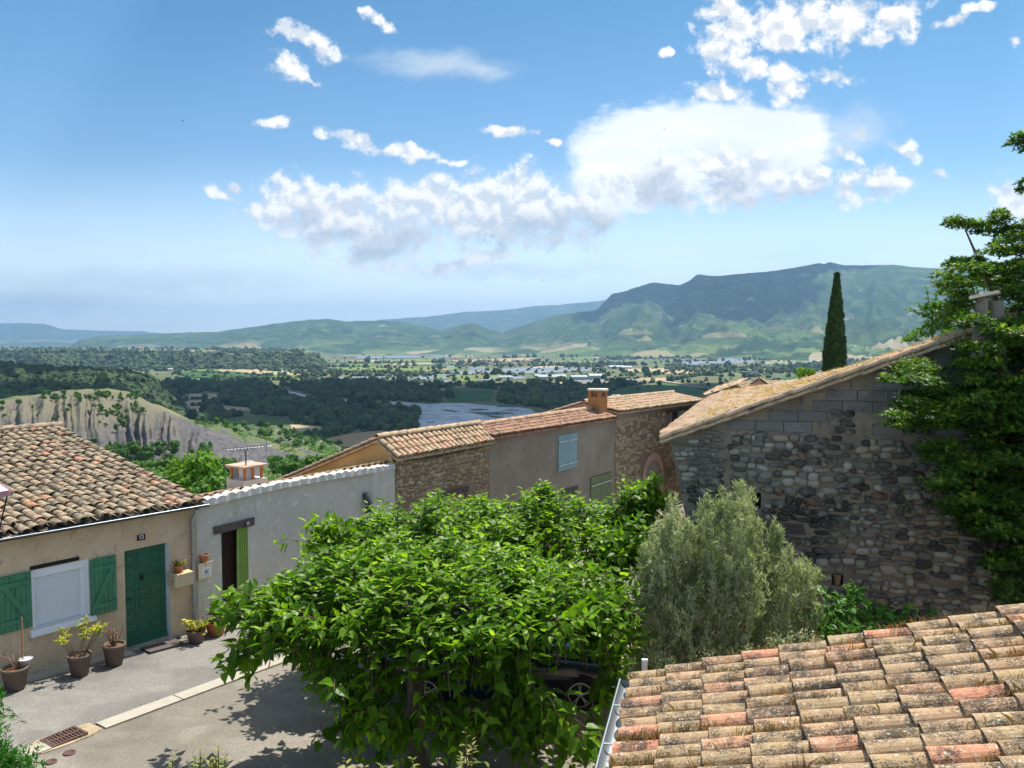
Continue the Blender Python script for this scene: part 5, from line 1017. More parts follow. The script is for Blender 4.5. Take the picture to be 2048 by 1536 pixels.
mb = MB(); WTL.box(mb, (w1 - .42, w1 - .003), (wz0, wz1), (-.26, -.03)); mb.build('jamb', M_CEM, win); mb = MB(); WTL.box(mb, (w0 - .3, w1 + .25), (wz1, wz1 + .1), (.046, .09)); mb.build('lintel', M_OLDWOOD, win)
# arched doorway with pale surround
ac = (d0 + d1) / 2; hw = (d1 - d0) / 2; mb = MB(); al = np.linspace(0, math.pi, 13); zs_ = dz1 - hw
out = [WTL.at(ac - (hw + .3) * math.cos(q), zs_ + (hw + .35) * math.sin(q), .04) for q in al]; inn = [WTL.at(ac - hw * math.cos(q), zs_ + hw * math.sin(q), .04) for q in al]
mb.add(out + inn, [(k, k + 1, 14 + k, 13 + k) for k in range(12)]); mb.box(WTL.p0, WTL.d, WTL.n, WTL.z, (d0 - .3, d0), (0, .04), (gs - .3, zs_)); mb.box(WTL.p0, WTL.d, WTL.n, WTL.z, (d1, d1 + .3), (0, .04), (gs - .3, zs_)); mb.build('door_surround', M_PEACH, H)
mb = MB(); mb.add([WTL.at(ac - hw * math.cos(q), zs_ + hw * math.sin(q), .02) for q in al] + [WTL.at(d1, gs - .3, .02), WTL.at(d0, gs - .3, .02)], [tuple(range(15))[::-1]]); mb.build('door', M_PLBR, H)
# brick chimney with stone slab
def chimney(u0, u1, vt, vb, Y, parent, m, capm, name='chimney', capo=.12, ang=38, cap=.07, dark=True):
    c = P((u0 + u1) / 2, vt, Y); w_ = (u1 - u0) / F * Y / 2 / 1.18; zt = c[2]; zb = P(u0, vb, Y)[2]; d_ = dirv(ang); n_ = np.array([d_[1], -d_[0], 0]); q = np.array([c[0], c[1], 0]); z = np.array([0, 0, 1.])
    mb = MB(); mb.box(q, d_, n_, z, (-w_, w_), (-w_, w_), (zb, zt - .26)); o = mb.build(name, m, parent)
    for a in (-w_, w_ - .14):
        for b in (-w_, w_ - .14): MB().box(q, d_, n_, z, (a, a + .14), (b, b + .14), (zt - .26, zt)).build('post', m, o)
    mb = MB(); k = 9; V = []; 
    pts = [(math.cos(x) * (w_ + capo) * 1.25 * rng.uniform(.85, 1.1), math.sin(x) * (w_ + capo) * 1.2 * rng.uniform(.85, 1.1)) for x in np.linspace(0, 2 * math.pi, k, endpoint=False)]
    V = [q + d_ * a + n_ * b + z * zt for a, b in pts] + [q + d_ * a * .97 + n_ * b * .97 + z * (zt + cap + rng.uniform(-.01, .02)) for a, b in pts]; mb.add(V, [tuple(range(k))[::-1], tuple(range(k, 2 * k))] + [(i, (i + 1) % k, (i + 1) % k + k, i + k) for i in range(k)]); mb.build('cap_slab', capm, o); return o
chimney(1179, 1212, 781, 850, 33.0, H, M_BRICK, M_SLAB); chimney(1224, 1240, 793, 815, 38, H, M_RUST, M_SLAB, capo=.04)

# ------------------------------------------------------------ barn with the cobble gable
BA = P(1330, 873, 15.0); WB = Wall(BA, 107); B_S = WB.S(1905, 675); vz = lambda S: np.interp(S, [0, B_S, B_S + 2], [BA[2] + .0, WB.loc(1905, 677)[1], WB.loc(1905, 677)[1] + .75])
H = thing('stone_barn', WB.at(3, street_z(*WB.at(3, 0)[:2])), 'tall barn gable of dark river cobbles topped with grey concrete blocks', 'barn')
sg = lambda S: street_z(*WB.at(S, 0)[:2]) - .3; vb = WB.loc(1620, 866)[1]; sp = WB.S(1453, 900)
wn = [WB.S(1503, 1000), WB.S(1522, 1000), WB.loc(1512, 1018)[1], WB.loc(1512, 985)[1]]; ni = [WB.S(1664, 1160), WB.S(1687, 1160), WB.loc(1675, 1172)[1], WB.loc(1675, 1148)[1]]; bm = [WB.S(1498, 1052), WB.S(1612, 1052), WB.loc(1550, 1066)[1], WB.loc(1550, 1044)[1]]
holes = [(*wn, .35), (*ni, .25)]; WE = B_S + 2.6
slant = lambda z: np.interp(z, [BA[2] - 1.6, BA[2]], [.42, .1]) if z > BA[2] - 1.6 else .42
mb = MB(); WB.face(mb, .42, WE, sg, lambda S: vz(S) - .06, holes, step=.5); mb.add([WB.at(.42, -1), WB.at(.42, BA[2] + .1), WB.at(.08, BA[2] - .02), WB.at(.42, BA[2] - 1.6)], [(1, 2, 3)])
mb.add([WB.at(.42, -2), WB.at(.42, BA[2]), WB.at(.42, BA[2], -11), WB.at(.42, -3, -11)], [(0, 1, 2, 3)]); mb.add([WB.at(WE, -2), WB.at(WE, vz(WE) - .1), WB.at(WE, vz(WE) - .1, -4), WB.at(WE, -3, -4)], [(0, 1, 2, 3)])
hl = holes + [(bm[0], bm[1], bm[2], bm[3])]
kp = lambda c, z, w_, h: z + h < vz(c - w_) - .12 and (z + h < vb or c + w_ < sp) and c - w_ > slant(z) and abs(c - sp) > w_ * .8
stones(mb, WB, .1, sp, sg(1), BA[2] + 1.6, hl, .2, .095, .045, keep=kp, tl=(.25, .9)); stones(mb, WB, sp, WE, sg(3), BA[2] + 1.0, hl, .2, .125, .055, keep=kp, tl=(0, 1))
stones(mb, WB, WB.S(1655, 830), WB.S(1720, 830), vb - .02, WB.loc(1690, 826)[1], [], .16, .1, .03, tl=(.0, .5)); mb.build('wall', [M_MORTG, M_COB], H)
mb = MB(); z = vb + .01; r_ = 0
while z < 7:
    s = sp + .02 + (.25 if r_ % 2 else 0) - (.0)
    while s < WE:
        w_ = .495 if not (s < sp + .1 and r_ % 2) else .495
        pt = WB.S(1655, 830), WB.S(1718, 830)
        if z + .2 < vz(s) - .08 and not (r_ < 2 and s + w_ > pt[0] and s < pt[1]): q = rng.uniform(.010, .02); WB.box(mb, (s - .006, s + .502), (z - .006, z + .199), (-.02, .005), 0, 1); WB.box(mb, (s + .004, s + w_ - .006), (z + .003, z + .190), (-.01, q), rng.uniform(0, 1))
        s += .505
    z += .202; r_ += 1
mb.build('block_courses', [M_BLOCK, plain('block joints', (.09, .088, .08), .9)], H)
mb = MB()
for k in range(4): zc_ = bm[2] + (bm[3] - bm[2]) * k / 4; WB.box(mb, (bm[0] + .03 * k, bm[1] - .02 * k), (zc_ + .004, zc_ + (bm[3] - bm[2]) / 4 - .006), (-.05, .03 + .01 * (k % 2)))
mb.build('timber_lintel', M_OLDWOOD, H); mb = MB(); WB.box(mb, tuple(wn[:2]), tuple(wn[2:]), (-.35, -.33)); mb.build('window', M_BLACK, H); mb = MB(); WB.box(mb, tuple(ni[:2]), tuple(ni[2:]), (-.25, -.23)); mb.build('niche_back', M_BLACK, H)
# roof: gently twisted plane between the near verge and the irregular back edge
N0 = P(1322, 876, 14.98); N1 = WB.at(B_S + 1.7, vz(B_S + 1.7) + .02, .05); LN = np.linalg.norm(N1 - N0)
FB = [(0, P(1398, 812, 26.0)), (.08, P(1432, 789, 26)), (.34, P(1560, 771, 24)), (.58, P(1700, 740, 20.5)), (.72, P(1800, 711, 17.5)), (.85, P(1905, 684, 14.8)), (1.0, N1 + np.array([.3, .9, 0]))]
def sbarn(a, b):
    n_ = N0 + (N1 - N0) * b; f = np.array([np.interp(b, [q[0] for q in FB], [q[1][i] for q in FB]) for i in range(3)]); sag = -.10 * math.sin(math.pi * min(max(a, 0), 1)) * math.sin(math.pi * min(max(b, 0), 1)); return n_ + (f - n_) * a + np.array([0, 0, sag])
mb = MB(); G_ = [[sbarn(i / 10, j / 14) - [0, 0, .03] for j in range(15)] for i in range(11)]; V = [q for r in G_ for q in r]; mb.add(V, [(i * 15 + j, i * 15 + j + 1, (i + 1) * 15 + j + 1, (i + 1) * 15 + j) for i in range(10) for j in range(14)], .3)
tiles(mb, lambda a, b: sbarn(a, b), 44, 19, .088, 5); mb.build('roof', TPALE, H)
mb = MB()
for rr, dn, dz in ((.085, .07, .0), (.07, .1, -.085)): ridge_caps(mb, N0 + WB.n * dn + [0, 0, dz], N1 + WB.n * dn + [0, 0, dz], rr, .42)
mb.build('verge_tiles', TPALE, H)
# wiry dry grass over the roof
def blades(mb, pts, h, w_, lean=.35, tl=(0, 1), up=(0, 0, 1)):
    n = len(pts); a = rng.uniform(0, 6.28, n); hh = h * rng.uniform(.45, 1.25, n); d = np.stack([np.cos(a), np.sin(a), np.zeros(n)], 1); ln = rng.normal(0, lean, (n, 3)) * [1, 1, 0]; top = pts + (np.array(up)[None] + ln) * hh[:, None]; mid = pts + (np.array(up)[None] + ln * .3) * hh[:, None] * .55
    V = np.stack([pts - d * w_, pts + d * w_, mid + d * w_ * .8, top, mid - d * w_ * .8], 1).reshape(-1, 3); Fq = np.arange(n)[:, None] * 5 + np.array([0, 1, 2, 3, 4])[None]; mb.add(V, Fq, np.repeat(rng.uniform(*tl, n), 5))
M_DRY = m_tree("dry grass", (.38, .26, .12), (.62, .45, .22), (.7, .56, .33), scale=2, trans=.3)
pts = []
while len(pts) < 26000:
    a, b = rng.random() ** 1.1, rng.random(); k = noise2(np.array([a * 7]), np.array([b * 9]), 99, 3)[0]
    if b < .12 or k + b * .9 < .25: continue
    pts.append(sbarn(a, b) + [0, 0, rng.uniform(-.01, .06)])
mb = MB(); blades(mb, np.array(pts), .11, .006, .45); mb.build('dry_grass', M_DRY, None, 'straw coloured dry grass growing over the barn roof', 'grass', kind='stuff')
q = P(1610, 752, 22); o = thing('weed', q, 'small green weed sprouting on the ridge of the grassy barn roof', 'plant'); mb = MB(); leafcloud(mb, 240, [q + [rng.normal(0, .16), 0, rng.uniform(0, .18)] for _ in range(8)], [[.12] * 3] * 8, .07); mb.build('leaves', M_BRIGHT, o)
# pot in the niche
q = WB.at((ni[0] + ni[1]) / 2, ni[2] + .005, -.1); o = thing('flower_pot', q, 'pinkish pot standing in the small niche of the cobble gable', 'pot'); MB().lathe([(0, 0), (.055, 0), (.075, .17), (.082, .17), (.082, .19), (.065, .19), (.06, .12), (0, .12)], q, 16).build('pot', M_PEACH, o)

# ------------------------------------------------------------ roofs behind the barn
H = thing('tiled_house', P(1475, 790, 34) - [0, 0, 5], 'low peach gabled house with tiled roof and small chimney behind the barn', 'house')
pk, lb, rb = P(1474, 773, 34), P(1424, 793, 33), P(1506, 791, 33.6); bk = dirv(20) * 7
mb = MB(); dn = np.array([0, 0, -5.]); mb.add([lb + dn, rb + dn, rb, pk, lb], [(0, 1, 2, 3, 4)]); mb.add([rb, rb + dn, rb + dn + bk, rb + bk], [(0, 1, 2, 3)]); mb.add([lb, lb + dn, lb + dn + bk, lb + bk], [(3, 2, 1, 0)]); mb.build('wall', M_PEACH, H)
mb = MB(); rb2 = P(1600, 800, 31); s1_ = plane(lb - [.4, 0, .02], lb + bk - [.4, 0, .02], pk + [0, 0, .06], pk + bk); deck(mb, s1_); tiles(mb, s1_, 26, 4, .1, 5); pk2 = P(1600, 768, 34); s2_ = plane(P(1510, 800, 31), rb2, pk + [0, 0, .06], pk2 + [0, 0, .06]); deck(mb, s2_); tiles(mb, s2_, 22, 9, .1, 5); ridge_caps(mb, pk + [0, 0, .1], pk2 + [0, 0, .1], .11, .4); mb.build('roof', TPALE, H)
s3 = plane(P(1434, 812, 29), P(1500, 804, 28), P(1440, 793, 30), P(1492, 787, 30)); mb = MB(); deck(mb, s3); tiles(mb, s3, 14, 3, .08, 5); ridge_caps(mb, s3(0, 1) + [0, 0, .05], s3(1, 1) + [0, 0, .05], .12, .25, .9); mb.build('porch_roof', TRED, H)
c = P(1519, 757, 29); q = np.array([c[0], c[1], 0]); d_ = dirv(20); n_ = np.array([d_[1], -d_[0], 0]); z = np.array([0, 0, 1.]); zt = P(1519, 768, 29)[2]; zb = zt - 1.2; K = .24
mb = MB(); mb.box(q, d_, n_, z, (-K, K), (-K, K), (zb, zt)); V = [q + d_ * a + n_ * b + z * (zt + h) for a in (-K, K) for b, h in ((-K, 0), (K, 0), (0, .2))]; mb.add(V, [(0, 1, 2), (3, 5, 4)]); ch = mb.build('chimney', M_PEACH, H)
mb = MB()
for sgn in (1, -1):
    s4 = plane(q + n_ * (sgn * (K + .07)) - d_ * (K + .04) + z * (zt - .04), q + n_ * (sgn * (K + .07)) + d_ * (K + .04) + z * (zt - .04), q - d_ * (K + .04) + z * (zt + .22), q + d_ * (K + .04) + z * (zt + .22)); deck(mb, s4, .02); tiles(mb, s4, 4, 1, .06, 5, over=1.0)
mb.build('tiled_cap', TPALE, ch); mb = MB(); mb.box(q, d_, n_, z, (-K - .02, K + .02), (-K - .02, K + .02), (zt - .42, zt - .38)); mb.build('band', M_PEACH, ch)
q = P(1513, 748, 30); o = thing('tv_antenna', q - [0, 0, 1.2], 'thin bare television aerial above the small gabled chimney', 'antenna'); MB().tube([q - [0, 0, 1.2], P(1513, 735, 30)], .014, 5).build('mast', M_ZINC, o); mb = MB(); mb.tube([P(1473, 743, 29.6), P(1516, 744, 30.2)], .010, 5); mb.tube([P(1506, 735, 30), P(1513, 744, 30), P(1506, 753, 30)], .008, 4); mb.build('boom', M_ZINC, o)
# rustic chimney by the big tree
CQ = 12.3; H = thing('stone_chimney', P(1975, 640, CQ) - [0, 0, 1.2], 'rough plastered chimney with slanting stone slab among the leaves', 'chimney')
mb = MB(); mb.tube([P(1958, 720, CQ), P(1960, 640, CQ), P(1966, 596, CQ)], [.13, .1, .085], 8); mb.tube([P(1992, 720, CQ + .1), P(1990, 640, CQ + .1), P(1990, 602, CQ + .1)], [.15, .135, .13], 8); mb.build('stack', M_MORTG, H)
mb = MB(); V = []; 
for (u, v, Y) in ((1938, 592, CQ - .25), (1996, 580, CQ - .25), (2002, 582, CQ + .35), (1946, 594, CQ + .35)): V.append(P(u, v, Y))
mb.hexa([x - [0, 0, .05] for x in V] + V); mb.build('cap_slab', M_SLAB, H)

# ------------------------------------------------------------ cypress
CY = 40.; top = P(1674, 552, CY); basez = -2.5; cxy = P(1668, 740, CY); o = thing('cypress_tree', (cxy[0], cxy[1], basez), 'tall slender dark green cypress behind the barn roof', 'tree')
prof = [(553, 1), (570, 3), (590, 6), (620, 10), (650, 13), (680, 17), (705, 19), (740, 19.5), (800, 17)]; pz = [P(1670, a, CY)[2] for a, _ in prof][::-1]; pr = [b / F * CY for _, b in prof][::-1]; n = 15000
zz = rng.uniform(pz[0], pz[-1], n); rad = np.interp(zz, pz, pr) * rng.uniform(.75, 1.06, n) * (1 + .09 * np.sin(zz * 9 + 3 * rng.random(n))); a = rng.uniform(0, 6.28, n); cx_ = np.interp(zz, [pz[0], pz[-1]], [cxy[0], top[0]])
p = np.stack([cx_ + rad * np.cos(a), cxy[1] + rad * np.sin(a), zz], 1); dv = np.stack([np.cos(a) * .3, np.sin(a) * .3, np.ones(n)], 1) + rng.normal(0, .16, (n, 3)); out = np.stack([np.cos(a), np.sin(a), np.zeros(n)], 1)
mb = MB(); scatter_shape(mb, (np.array([[-.5, 0, 0], [0, 0, .12], [.5, 0, 0], [.2, 1.2, .05], [-.15, 1.4, .0]]), np.array([[0, 1, 4], [1, 3, 4], [1, 2, 3]])), p, np.repeat(rng.uniform(.09, .2, n)[:, None], 3, 1), frames(dv, out), rng.uniform(0, 1, n)); 
mb.tube([(cxy[0], cxy[1], pz[0]), (cxy[0], cxy[1], pz[3]), (top[0], top[1], pz[-2])], [pr[1] * .8, pr[3] * .78, .02], 10, tint=0)
M_CYP = m_tree("cypress foliage", (.008, .022, .006), (.025, .06, .012), (.05, .10, .02), scale=1.5); mb.build('crown', M_CYP, o); MB().tube([(cxy[0], cxy[1], basez), (cxy[0], cxy[1], pz[0] + 1)], .16, 8).build('trunk', M_BARK, o)

# ------------------------------------------------------------ near roof, lower right
ed = dirv(14.5); E = P(1268, 1360, 7.95); upd = dirv(104.5); SL = math.tan(R(16.2)); upv = upd + np.array([0, 0, SL]); upv /= np.linalg.norm(upv)
LE, LU = 5.6, 7.4; c0 = E - ed * LE; sn = plane(c0, E, c0 + upv * LU, E + upv * LU + np.array([0, 0, .0])); H = thing('roofed_house', (E[0] + 3, E[1] - 2, .3), 'neighbouring roof of lichened curved tiles with zinc gutter in the lower right corner', 'house')
mb = MB(); tiles(mb, sn, 27, 19, .098, 9, 1.9, lip=.016, over=1.14); deck(mb, sn, .05, lower=.0); mb.build('roof', TNEAR, H)
mb = MB(); back = upv * LU; mb.add([E + upd * .25 - ed * .05 - [0, 0, .06], E + back - ed * .05 - [0, 0, .06], E + back * [1, 1, 0] - ed * .05 - [0, 0, 3.6], E + upd * .25 - ed * .05 - [0, 0, 3.6]], [(0, 1, 2, 3)]); mb.add([E + upd * .25 - [0, 0, .06], E + upd * .25 - [0, 0, 3.6], c0 + upd * .25 - [0, 0, 3.6], c0 + upd * .25 - [0, 0, .06]], [(0, 1, 2, 3)]); mb.build('wall', M_ST13, H)
mb = MB(); al = np.linspace(math.pi, 2 * math.pi, 11); gc = -upd * .06 - np.array([0, 0, .0]); ga, gb = c0 + gc, E + gc - ed * .02
for rr in (.085, .080):
    lo = [ga - upd * -math.cos(q) * rr + [0, 0, math.sin(q) * rr] for q in al]; hi_ = [gb - upd * -math.cos(q) * rr + [0, 0, math.sin(q) * rr] for q in al]; mb.add(lo + hi_, [(k, k + 1, 12 + k, 11 + k) for k in range(10)], .5, 0, True)
mb.add([gb - upd * -math.cos(q) * .085 + [0, 0, math.sin(q) * .085] for q in al], [tuple(range(11))]); mb.tube([ga - upd * .085, gb - upd * .085], .012, 6)
for k in range(5): c = gb - ed * (.6 + k * .75); mb.box(c, ed, upd, np.array([0, 0, 1.]), (-.012, .012), (-.085, .085), (-.002, .006))
mb.build('gutter', M_ZINC, H)
q = P(1289, 1340, 8.1); MB().bx((q[0] - .028, q[0] + .028), (q[1] - .02, q[1] + .02), (q[2] - .4, q[2] + .1)).bx((q[0] - .03, q[0] + .034), (q[1] - .022, q[1] + .022), (q[2] + .1, q[2] + .118)).build('bracket_post', M_DISH, H)
M_MOSS = m_tree("roof stonecrop", (.16, .12, .04), (.36, .25, .08), (.45, .2, .12), scale=6, trans=.2); pts = []; cl_ = [(rng.uniform(.0, 1), rng.uniform(0, .75)) for _ in range(150)]
for (a, b) in cl_:
    a = (round(a * 27)) / 27; m_ = int(rng.uniform(25, 130)); sp_ = rng.uniform(.012, .05)
    for _ in range(m_): pts.append(sn(min(max(a + rng.normal(0, .006), 0), .995), min(max(b + rng.normal(0, sp_), .0), 1)) + [0, 0, .05 + rng.uniform(0, .035)])
mb = MB(); blades(mb, np.array(pts), .075, .004, .5); mb.build('roof_moss', M_MOSS, None, 'small tufts of stonecrop and moss growing between the near roof tiles', 'moss', kind='stuff')

# ------------------------------------------------------------ mailboxes, pots
def wall_box(W, u0, u1, v0, v1, depth, N0, name, m, label, seam=True):
    s0, z1 = W.loc(u0, v0, depth); s1, _ = W.loc(u1, v0, depth); _, z0 = W.loc((u0 + u1) / 2, v1, depth); return s0, s1, z0, z1
s0, z1 = W13.loc(351, 1151, .36); s1, _ = W13.loc(388, 1140, .36); z1 = W13.loc(368, 1148, .36)[1]; z0 = W13.loc(368, 1173, .36)[1]
o = thing('mailbox', W13.at((s0 + s1) / 2, z0), 'beige metal mailbox fixed right of the green door with a planted pot on it', 'mailbox'); mb = MB(); mb.hexa([W13.at(s0, z0, .002), W13.at(s1, z0, .002), W13.at(s1, z0, .34), W13.at(s0, z0, .34), W13.at(s0, z1 + .02, .002), W13.at(s1, z1 + .02, .002), W13.at(s1, z1, .34), W13.at(s0, z1, .34)]); mb.build('box', M_BEIGE, o)
mb = MB(); W13.box(mb, (s0 - .004, s0), (z0 + .05, z1 - .06), (.05, .31)); mb.build('door', M_BEIGE, o); mb = MB(); W13.box(mb, (s0 - .01, s0 - .004), ((z0 + z1) / 2 - .02, (z0 + z1) / 2), (.2, .27)); mb.build('name_slot', M_DKMET, o)
mbz = z1 + .012
def pot(name, c, r, h, m, label, cat='potted plant', group=None, rim=.02, rim2=None):
    o = thing(name, c, label, cat, group); k = .72; MB().lathe([(0, 0), (r * k, 0), (r * .97, h * .86), (r, h * .86), (r * 1.03, h), (r * .92, h), (r * .9, h * .88)], c, 24).build('pot', m, o); MB().lathe([(r * .91, h * .885), (r * .5, h * .91), (0, h * .9)], c, 20).build('soil', M_DIRTF, o); return o
M_YEL = m_tree("yellow green leaves", (.16, .22, .02), (.42, .44, .04), (.6, .5, .06), scale=8, trans=.3, tintmix=.7); M_DEAD = m_tree("withered twigs", (.2, .1, .06), (.4, .22, .14), scale=8)
M_STEM = plain("plant stems", (.12, .09, .05), .9)
LEAFQ = (np.array([[0, 0, 0], [-.16, .35, .05], [0, .38, -.03], [.16, .35, .05], [-.12, .7, .02], [0, .72, -.06], [.12, .7, .02], [0, 1.05, -.12]]), np.array([[0, 2, 1], [0, 3, 2], [1, 2, 5], [1, 5, 4], [2, 3, 6], [2, 6, 5], [4, 5, 7], [5, 6, 7]]))
def shrubby(o, c, n_stem, h, spread, leaf, m, n_leaf=14, droop=.2, stem=True, whorl=False, mi=None, wid=1.0, name='leaves', straight=False):
    P_, D_, S_2, mbs = [], [], [], MB(); c = np.asarray(c, float)
    for k in range(n_stem):
        a = rng.uniform(0, 6.28); r_ = spread * math.sqrt(rng.random()); tip = c + [r_ * math.cos(a), r_ * math.sin(a), h * rng.uniform(.6, 1.05)]; b = c + [r_ * .2 * math.cos(a), r_ * .2 * math.sin(a), 0]; mid = (b + tip) / 2 + [r_ * .12 * math.cos(a), r_ * .12 * math.sin(a), .03]
        mbs.tube([b, mid, tip], [.008, .006, .003], 5, cap=False)
        for j in range(n_leaf):
            t_ = rng.uniform(.72, 1.0) if whorl else rng.uniform(.25, 1.0); p = b * (1 - t_) ** 2 + 2 * mid * t_ * (1 - t_) + tip * t_ ** 2 if not whorl else mid + (tip - mid) * (t_ * 2 - 1); q = rng.uniform(0, 6.28)
            P_.append(p); D_.append([math.cos(q), math.sin(q), rng.uniform(-droop, .7)]); S_2.append(leaf * rng.uniform(.7, 1.2))
    S_2 = np.array(S_2); mb = MB(); scatter_shape(mb, LEAFQ, np.array(P_), np.stack([S_2 * wid, S_2, S_2], 1), frames(np.array(D_)), rng.uniform(0, 1, len(P_))); mb.build(name, m, o)
    if stem: mbs.build('stems', M_STEM, o)
def pbase(u, v, lift=0): q = GS(u, v); return np.array([q[0], q[1], street_z(q[0], q[1]) + lift])
def potpx(u, vt, vb, w_, **k): q = pbase(u, vb - 6, .03); r = w_ / 2 / F * q[1]; h = (vb - vt) / F * q[1] * .93; return q, r, h
q, r, h = potpx(31, 1338, 1386, 49); o = pot('potted_plant', q, r, h, M_POT, 'large taupe pot with bare twigs and a small white pot, nearest the left edge'); mb = MB()
for k in range(9): a = rng.uniform(0, 6.28); mb.tube([q + [0, 0, h * .9], q + [.1 * math.cos(a), .1 * math.sin(a), h + .2], q + [.28 * math.cos(a), .28 * math.sin(a), h + rng.uniform(.2, .5)]], [.006, .005, .003], 5, cap=False)
mb.tube([q + [.05, .15, h], q + [.06, .15, h + .85]], .014, 6); mb.build('twigs', M_DEAD, o); c2 = q + np.array([.12, .13, h * .92]); MB().lathe([(0, 0), (.07, 0), (.11, .13), (.115, .13), (.1, .12), (0, .1)], c2, 16).build('white_pot', M_DISH, o)
q, r, h = potpx(160, 1312, 1358, 44); o = pot('potted_plant', q, r, h, M_POT, 'taupe pot with a bushy yellow green shrub under the white window sill'); shrubby(o, q + [0, 0, h * .9], 13, .62, .42, .11, M_YEL, 18, whorl=True, wid=.8)
q, r, h = potpx(229, 1292, 1337, 42); o = pot('potted_plant', q, r, h, M_POT, 'taupe pot with withered reddish twigs left of the green door'); shrubby(o, q + [0, 0, h * .9], 16, .42, .2, .035, M_DEAD, 14)
q, r, h = potpx(393, 1266, 1292, 38); o = pot('potted_plant', q, r, h, M_POT, 'taupe pot of yellow flowered succulent by the downpipe'); shrubby(o, q + [0, 0, h * .85], 30, .26, .27, .06, M_YEL, 12, wid=1.5)
mb = MB(); 
for d in ((-.24, -.05, .34), (-.14, -.1, .32), (.2, -.12, .05)):
    c = q + np.array(d) + [0, 0, h * .6]
    for k in range(8): a = k * .785; mb.add([c, c + [.035 * math.cos(a - .3), .035 * math.sin(a - .3), .01], c + [.045 * math.cos(a), .045 * math.sin(a), .0], c + [.035 * math.cos(a + .3), .035 * math.sin(a + .3), .01]], [(0, 1, 2, 3)])
mb.build('flowers', plain("yellow petals", (.8, .7, .02), .7, var=.03), o)
q, r, h = potpx(432, 1247, 1277, 40); o = pot('potted_plant', q, r * 1.05, h, M_TERRA, 'wide terracotta pot with broad green leaves below the dark doorway'); shrubby(o, q + [0, 0, h * .85], 7, .45, .25, .16, M_BRIGHT, 7, wid=2.4)
q = W13.at((s0 + s1) / 2 - .04, mbz, .17); r = .1; o = pot('potted_plant', q, .095, .15, M_TERRA, 'small terracotta pot with trailing succulent on the beige mailbox'); shrubby(o, q + [.02, 0, .12], 26, .13, .16, .035, M_YEL, 12, wid=1.6); MB().lathe([(0, 0), (.1, 0), (.105, .018), (.095, .018), (.09, .008), (0, .008)], q - [0, 0, .006], 20).build('saucer', M_TERRA, o)
s0, z1 = W15.loc(398, 1130, .12); s1, _ = W15.loc(425, 1130, .12); _, z0 = W15.loc(412, 1157, .12); o = thing('mailbox', W15.at((s0 + s1) / 2, z0), 'cream mailbox with a printed notice on the grey white wall', 'mailbox'); mb = MB(); W15.box(mb, (s0, s1), (z0, z1), (.002, .11)); mb.build('box', M_CREAMP, o)
mb = MB(); W15.box(mb, (s0 - .01, s1 + .01), (z1, z1 + .014), (.0, .12)); mb.build('lid', M_CREAMP, o); mb = MB(); w_ = s1 - s0; W15.box(mb, (s0 + w_ * .25, s1 - w_ * .12), (z0 + .05, z1 - .1), (.11, .113)); lab_ = mb.build('notice', M_WHITEP, o); mb = MB()
for k in range(7): W15.box(mb, (s0 + w_ * (.32 + .04 * (k % 3)), s1 - w_ * (.2 + .05 * ((k * 2) % 3))), (z0 + .07 + k * .022, z0 + .077 + k * .022), (.1131, .1136))
W15.box(mb, (s0 + w_ * .45, s1 - w_ * .36), (z0 + .13, z0 + .165), (.1137, .114)); mb.build('print', M_DKMET, lab_); mb = MB(); mb.lathe([(0, 0), (.012, 0), (.012, .006), (0, .006)], W15.at((s0 + s1) / 2, z1 - .04, .11), 10, ax=(W15.d, W15.z, W15.n)); mb.build('lock', M_BLACK, o)
q = W15.at((s0 + s1) / 2, z1 + .014, .06); o = thing('flower_pot', q, 'empty terracotta pot standing on the cream mailbox', 'pot'); MB().lathe([(0, 0), (.06, 0), (.095, .14), (.105, .14), (.108, .17), (.095, .17), (.085, .13), (.05, .02), (0, .02)], q, 20).build('pot', M_TERRA, o)

# ------------------------------------------------------------ street lamp hood at the left edge
q = P(-18, 986, 8.5); o = thing('street_lamp', (q[0], q[1], .3), 'maroon lantern hood just showing at the left edge', 'lamp'); zc = q[2]; mb = MB(); mb.lathe([(0, .12), (.1, .1), (.2, .03), (.21, -.03), (.19, -.035), (.18, 0), (0, .04)], q, 6, smooth=False); M_MAR2 = plain("faded maroon enamel", (.22, .10, .12), .45, spec=.5); mb.build('hood', M_MAR2, o)
mb = MB()
for k in range(6): a = k * math.pi / 3; mb.tube([q + [.18 * math.cos(a), .18 * math.sin(a), -.02], q + [.09 * math.cos(a), .09 * math.sin(a), -.36]], .008, 4)
mb.lathe([(0, -.36), (.1, -.36), (.1, -.39), (0, -.41)], q, 6); mb.build('lantern_frame', M_BLACK, o); MB().tube([(q[0] - .12, q[1], .2), (q[0] - .12, q[1], zc - .5), (q[0], q[1], zc - .38)], .035, 10).build('post', M_BLACK, o)

# ------------------------------------------------------------ parked car under the mulberry
M_CAR = plain("dark blue paint", (.012, .022, .04), .16, .3, var=.02, spec=.8); M_TYRE = plain("tyre", (.015, .015, .015), .8); M_ALLOY = plain("alloy", (.5, .47, .42), .35, .8, var=.02); M_LAMP = plain("headlight", (.5, .47, .38), .12, var=.02, spec=.8); M_CHR = plain("chrome", (.7, .7, .7), .12, 1, var=.0)
fw = GS(1160, 1424); fw = np.array([fw[0], fw[1], street_z(fw[0], fw[1])]); yaw = R(2); cx, cy = np.array([math.cos(yaw), math.sin(yaw), -.03]), np.array([-math.sin(yaw), math.cos(yaw), 0]); cz = np.array([0, 0, 1.])
car = thing('parked_car', fw - cx * 1.35 + cy * .85, 'dark blue saloon car parked in the shade behind the mulberry trunk', 'car'); C_ = lambda x, y, z: fw + cx * x + cy * (y) + cz * z
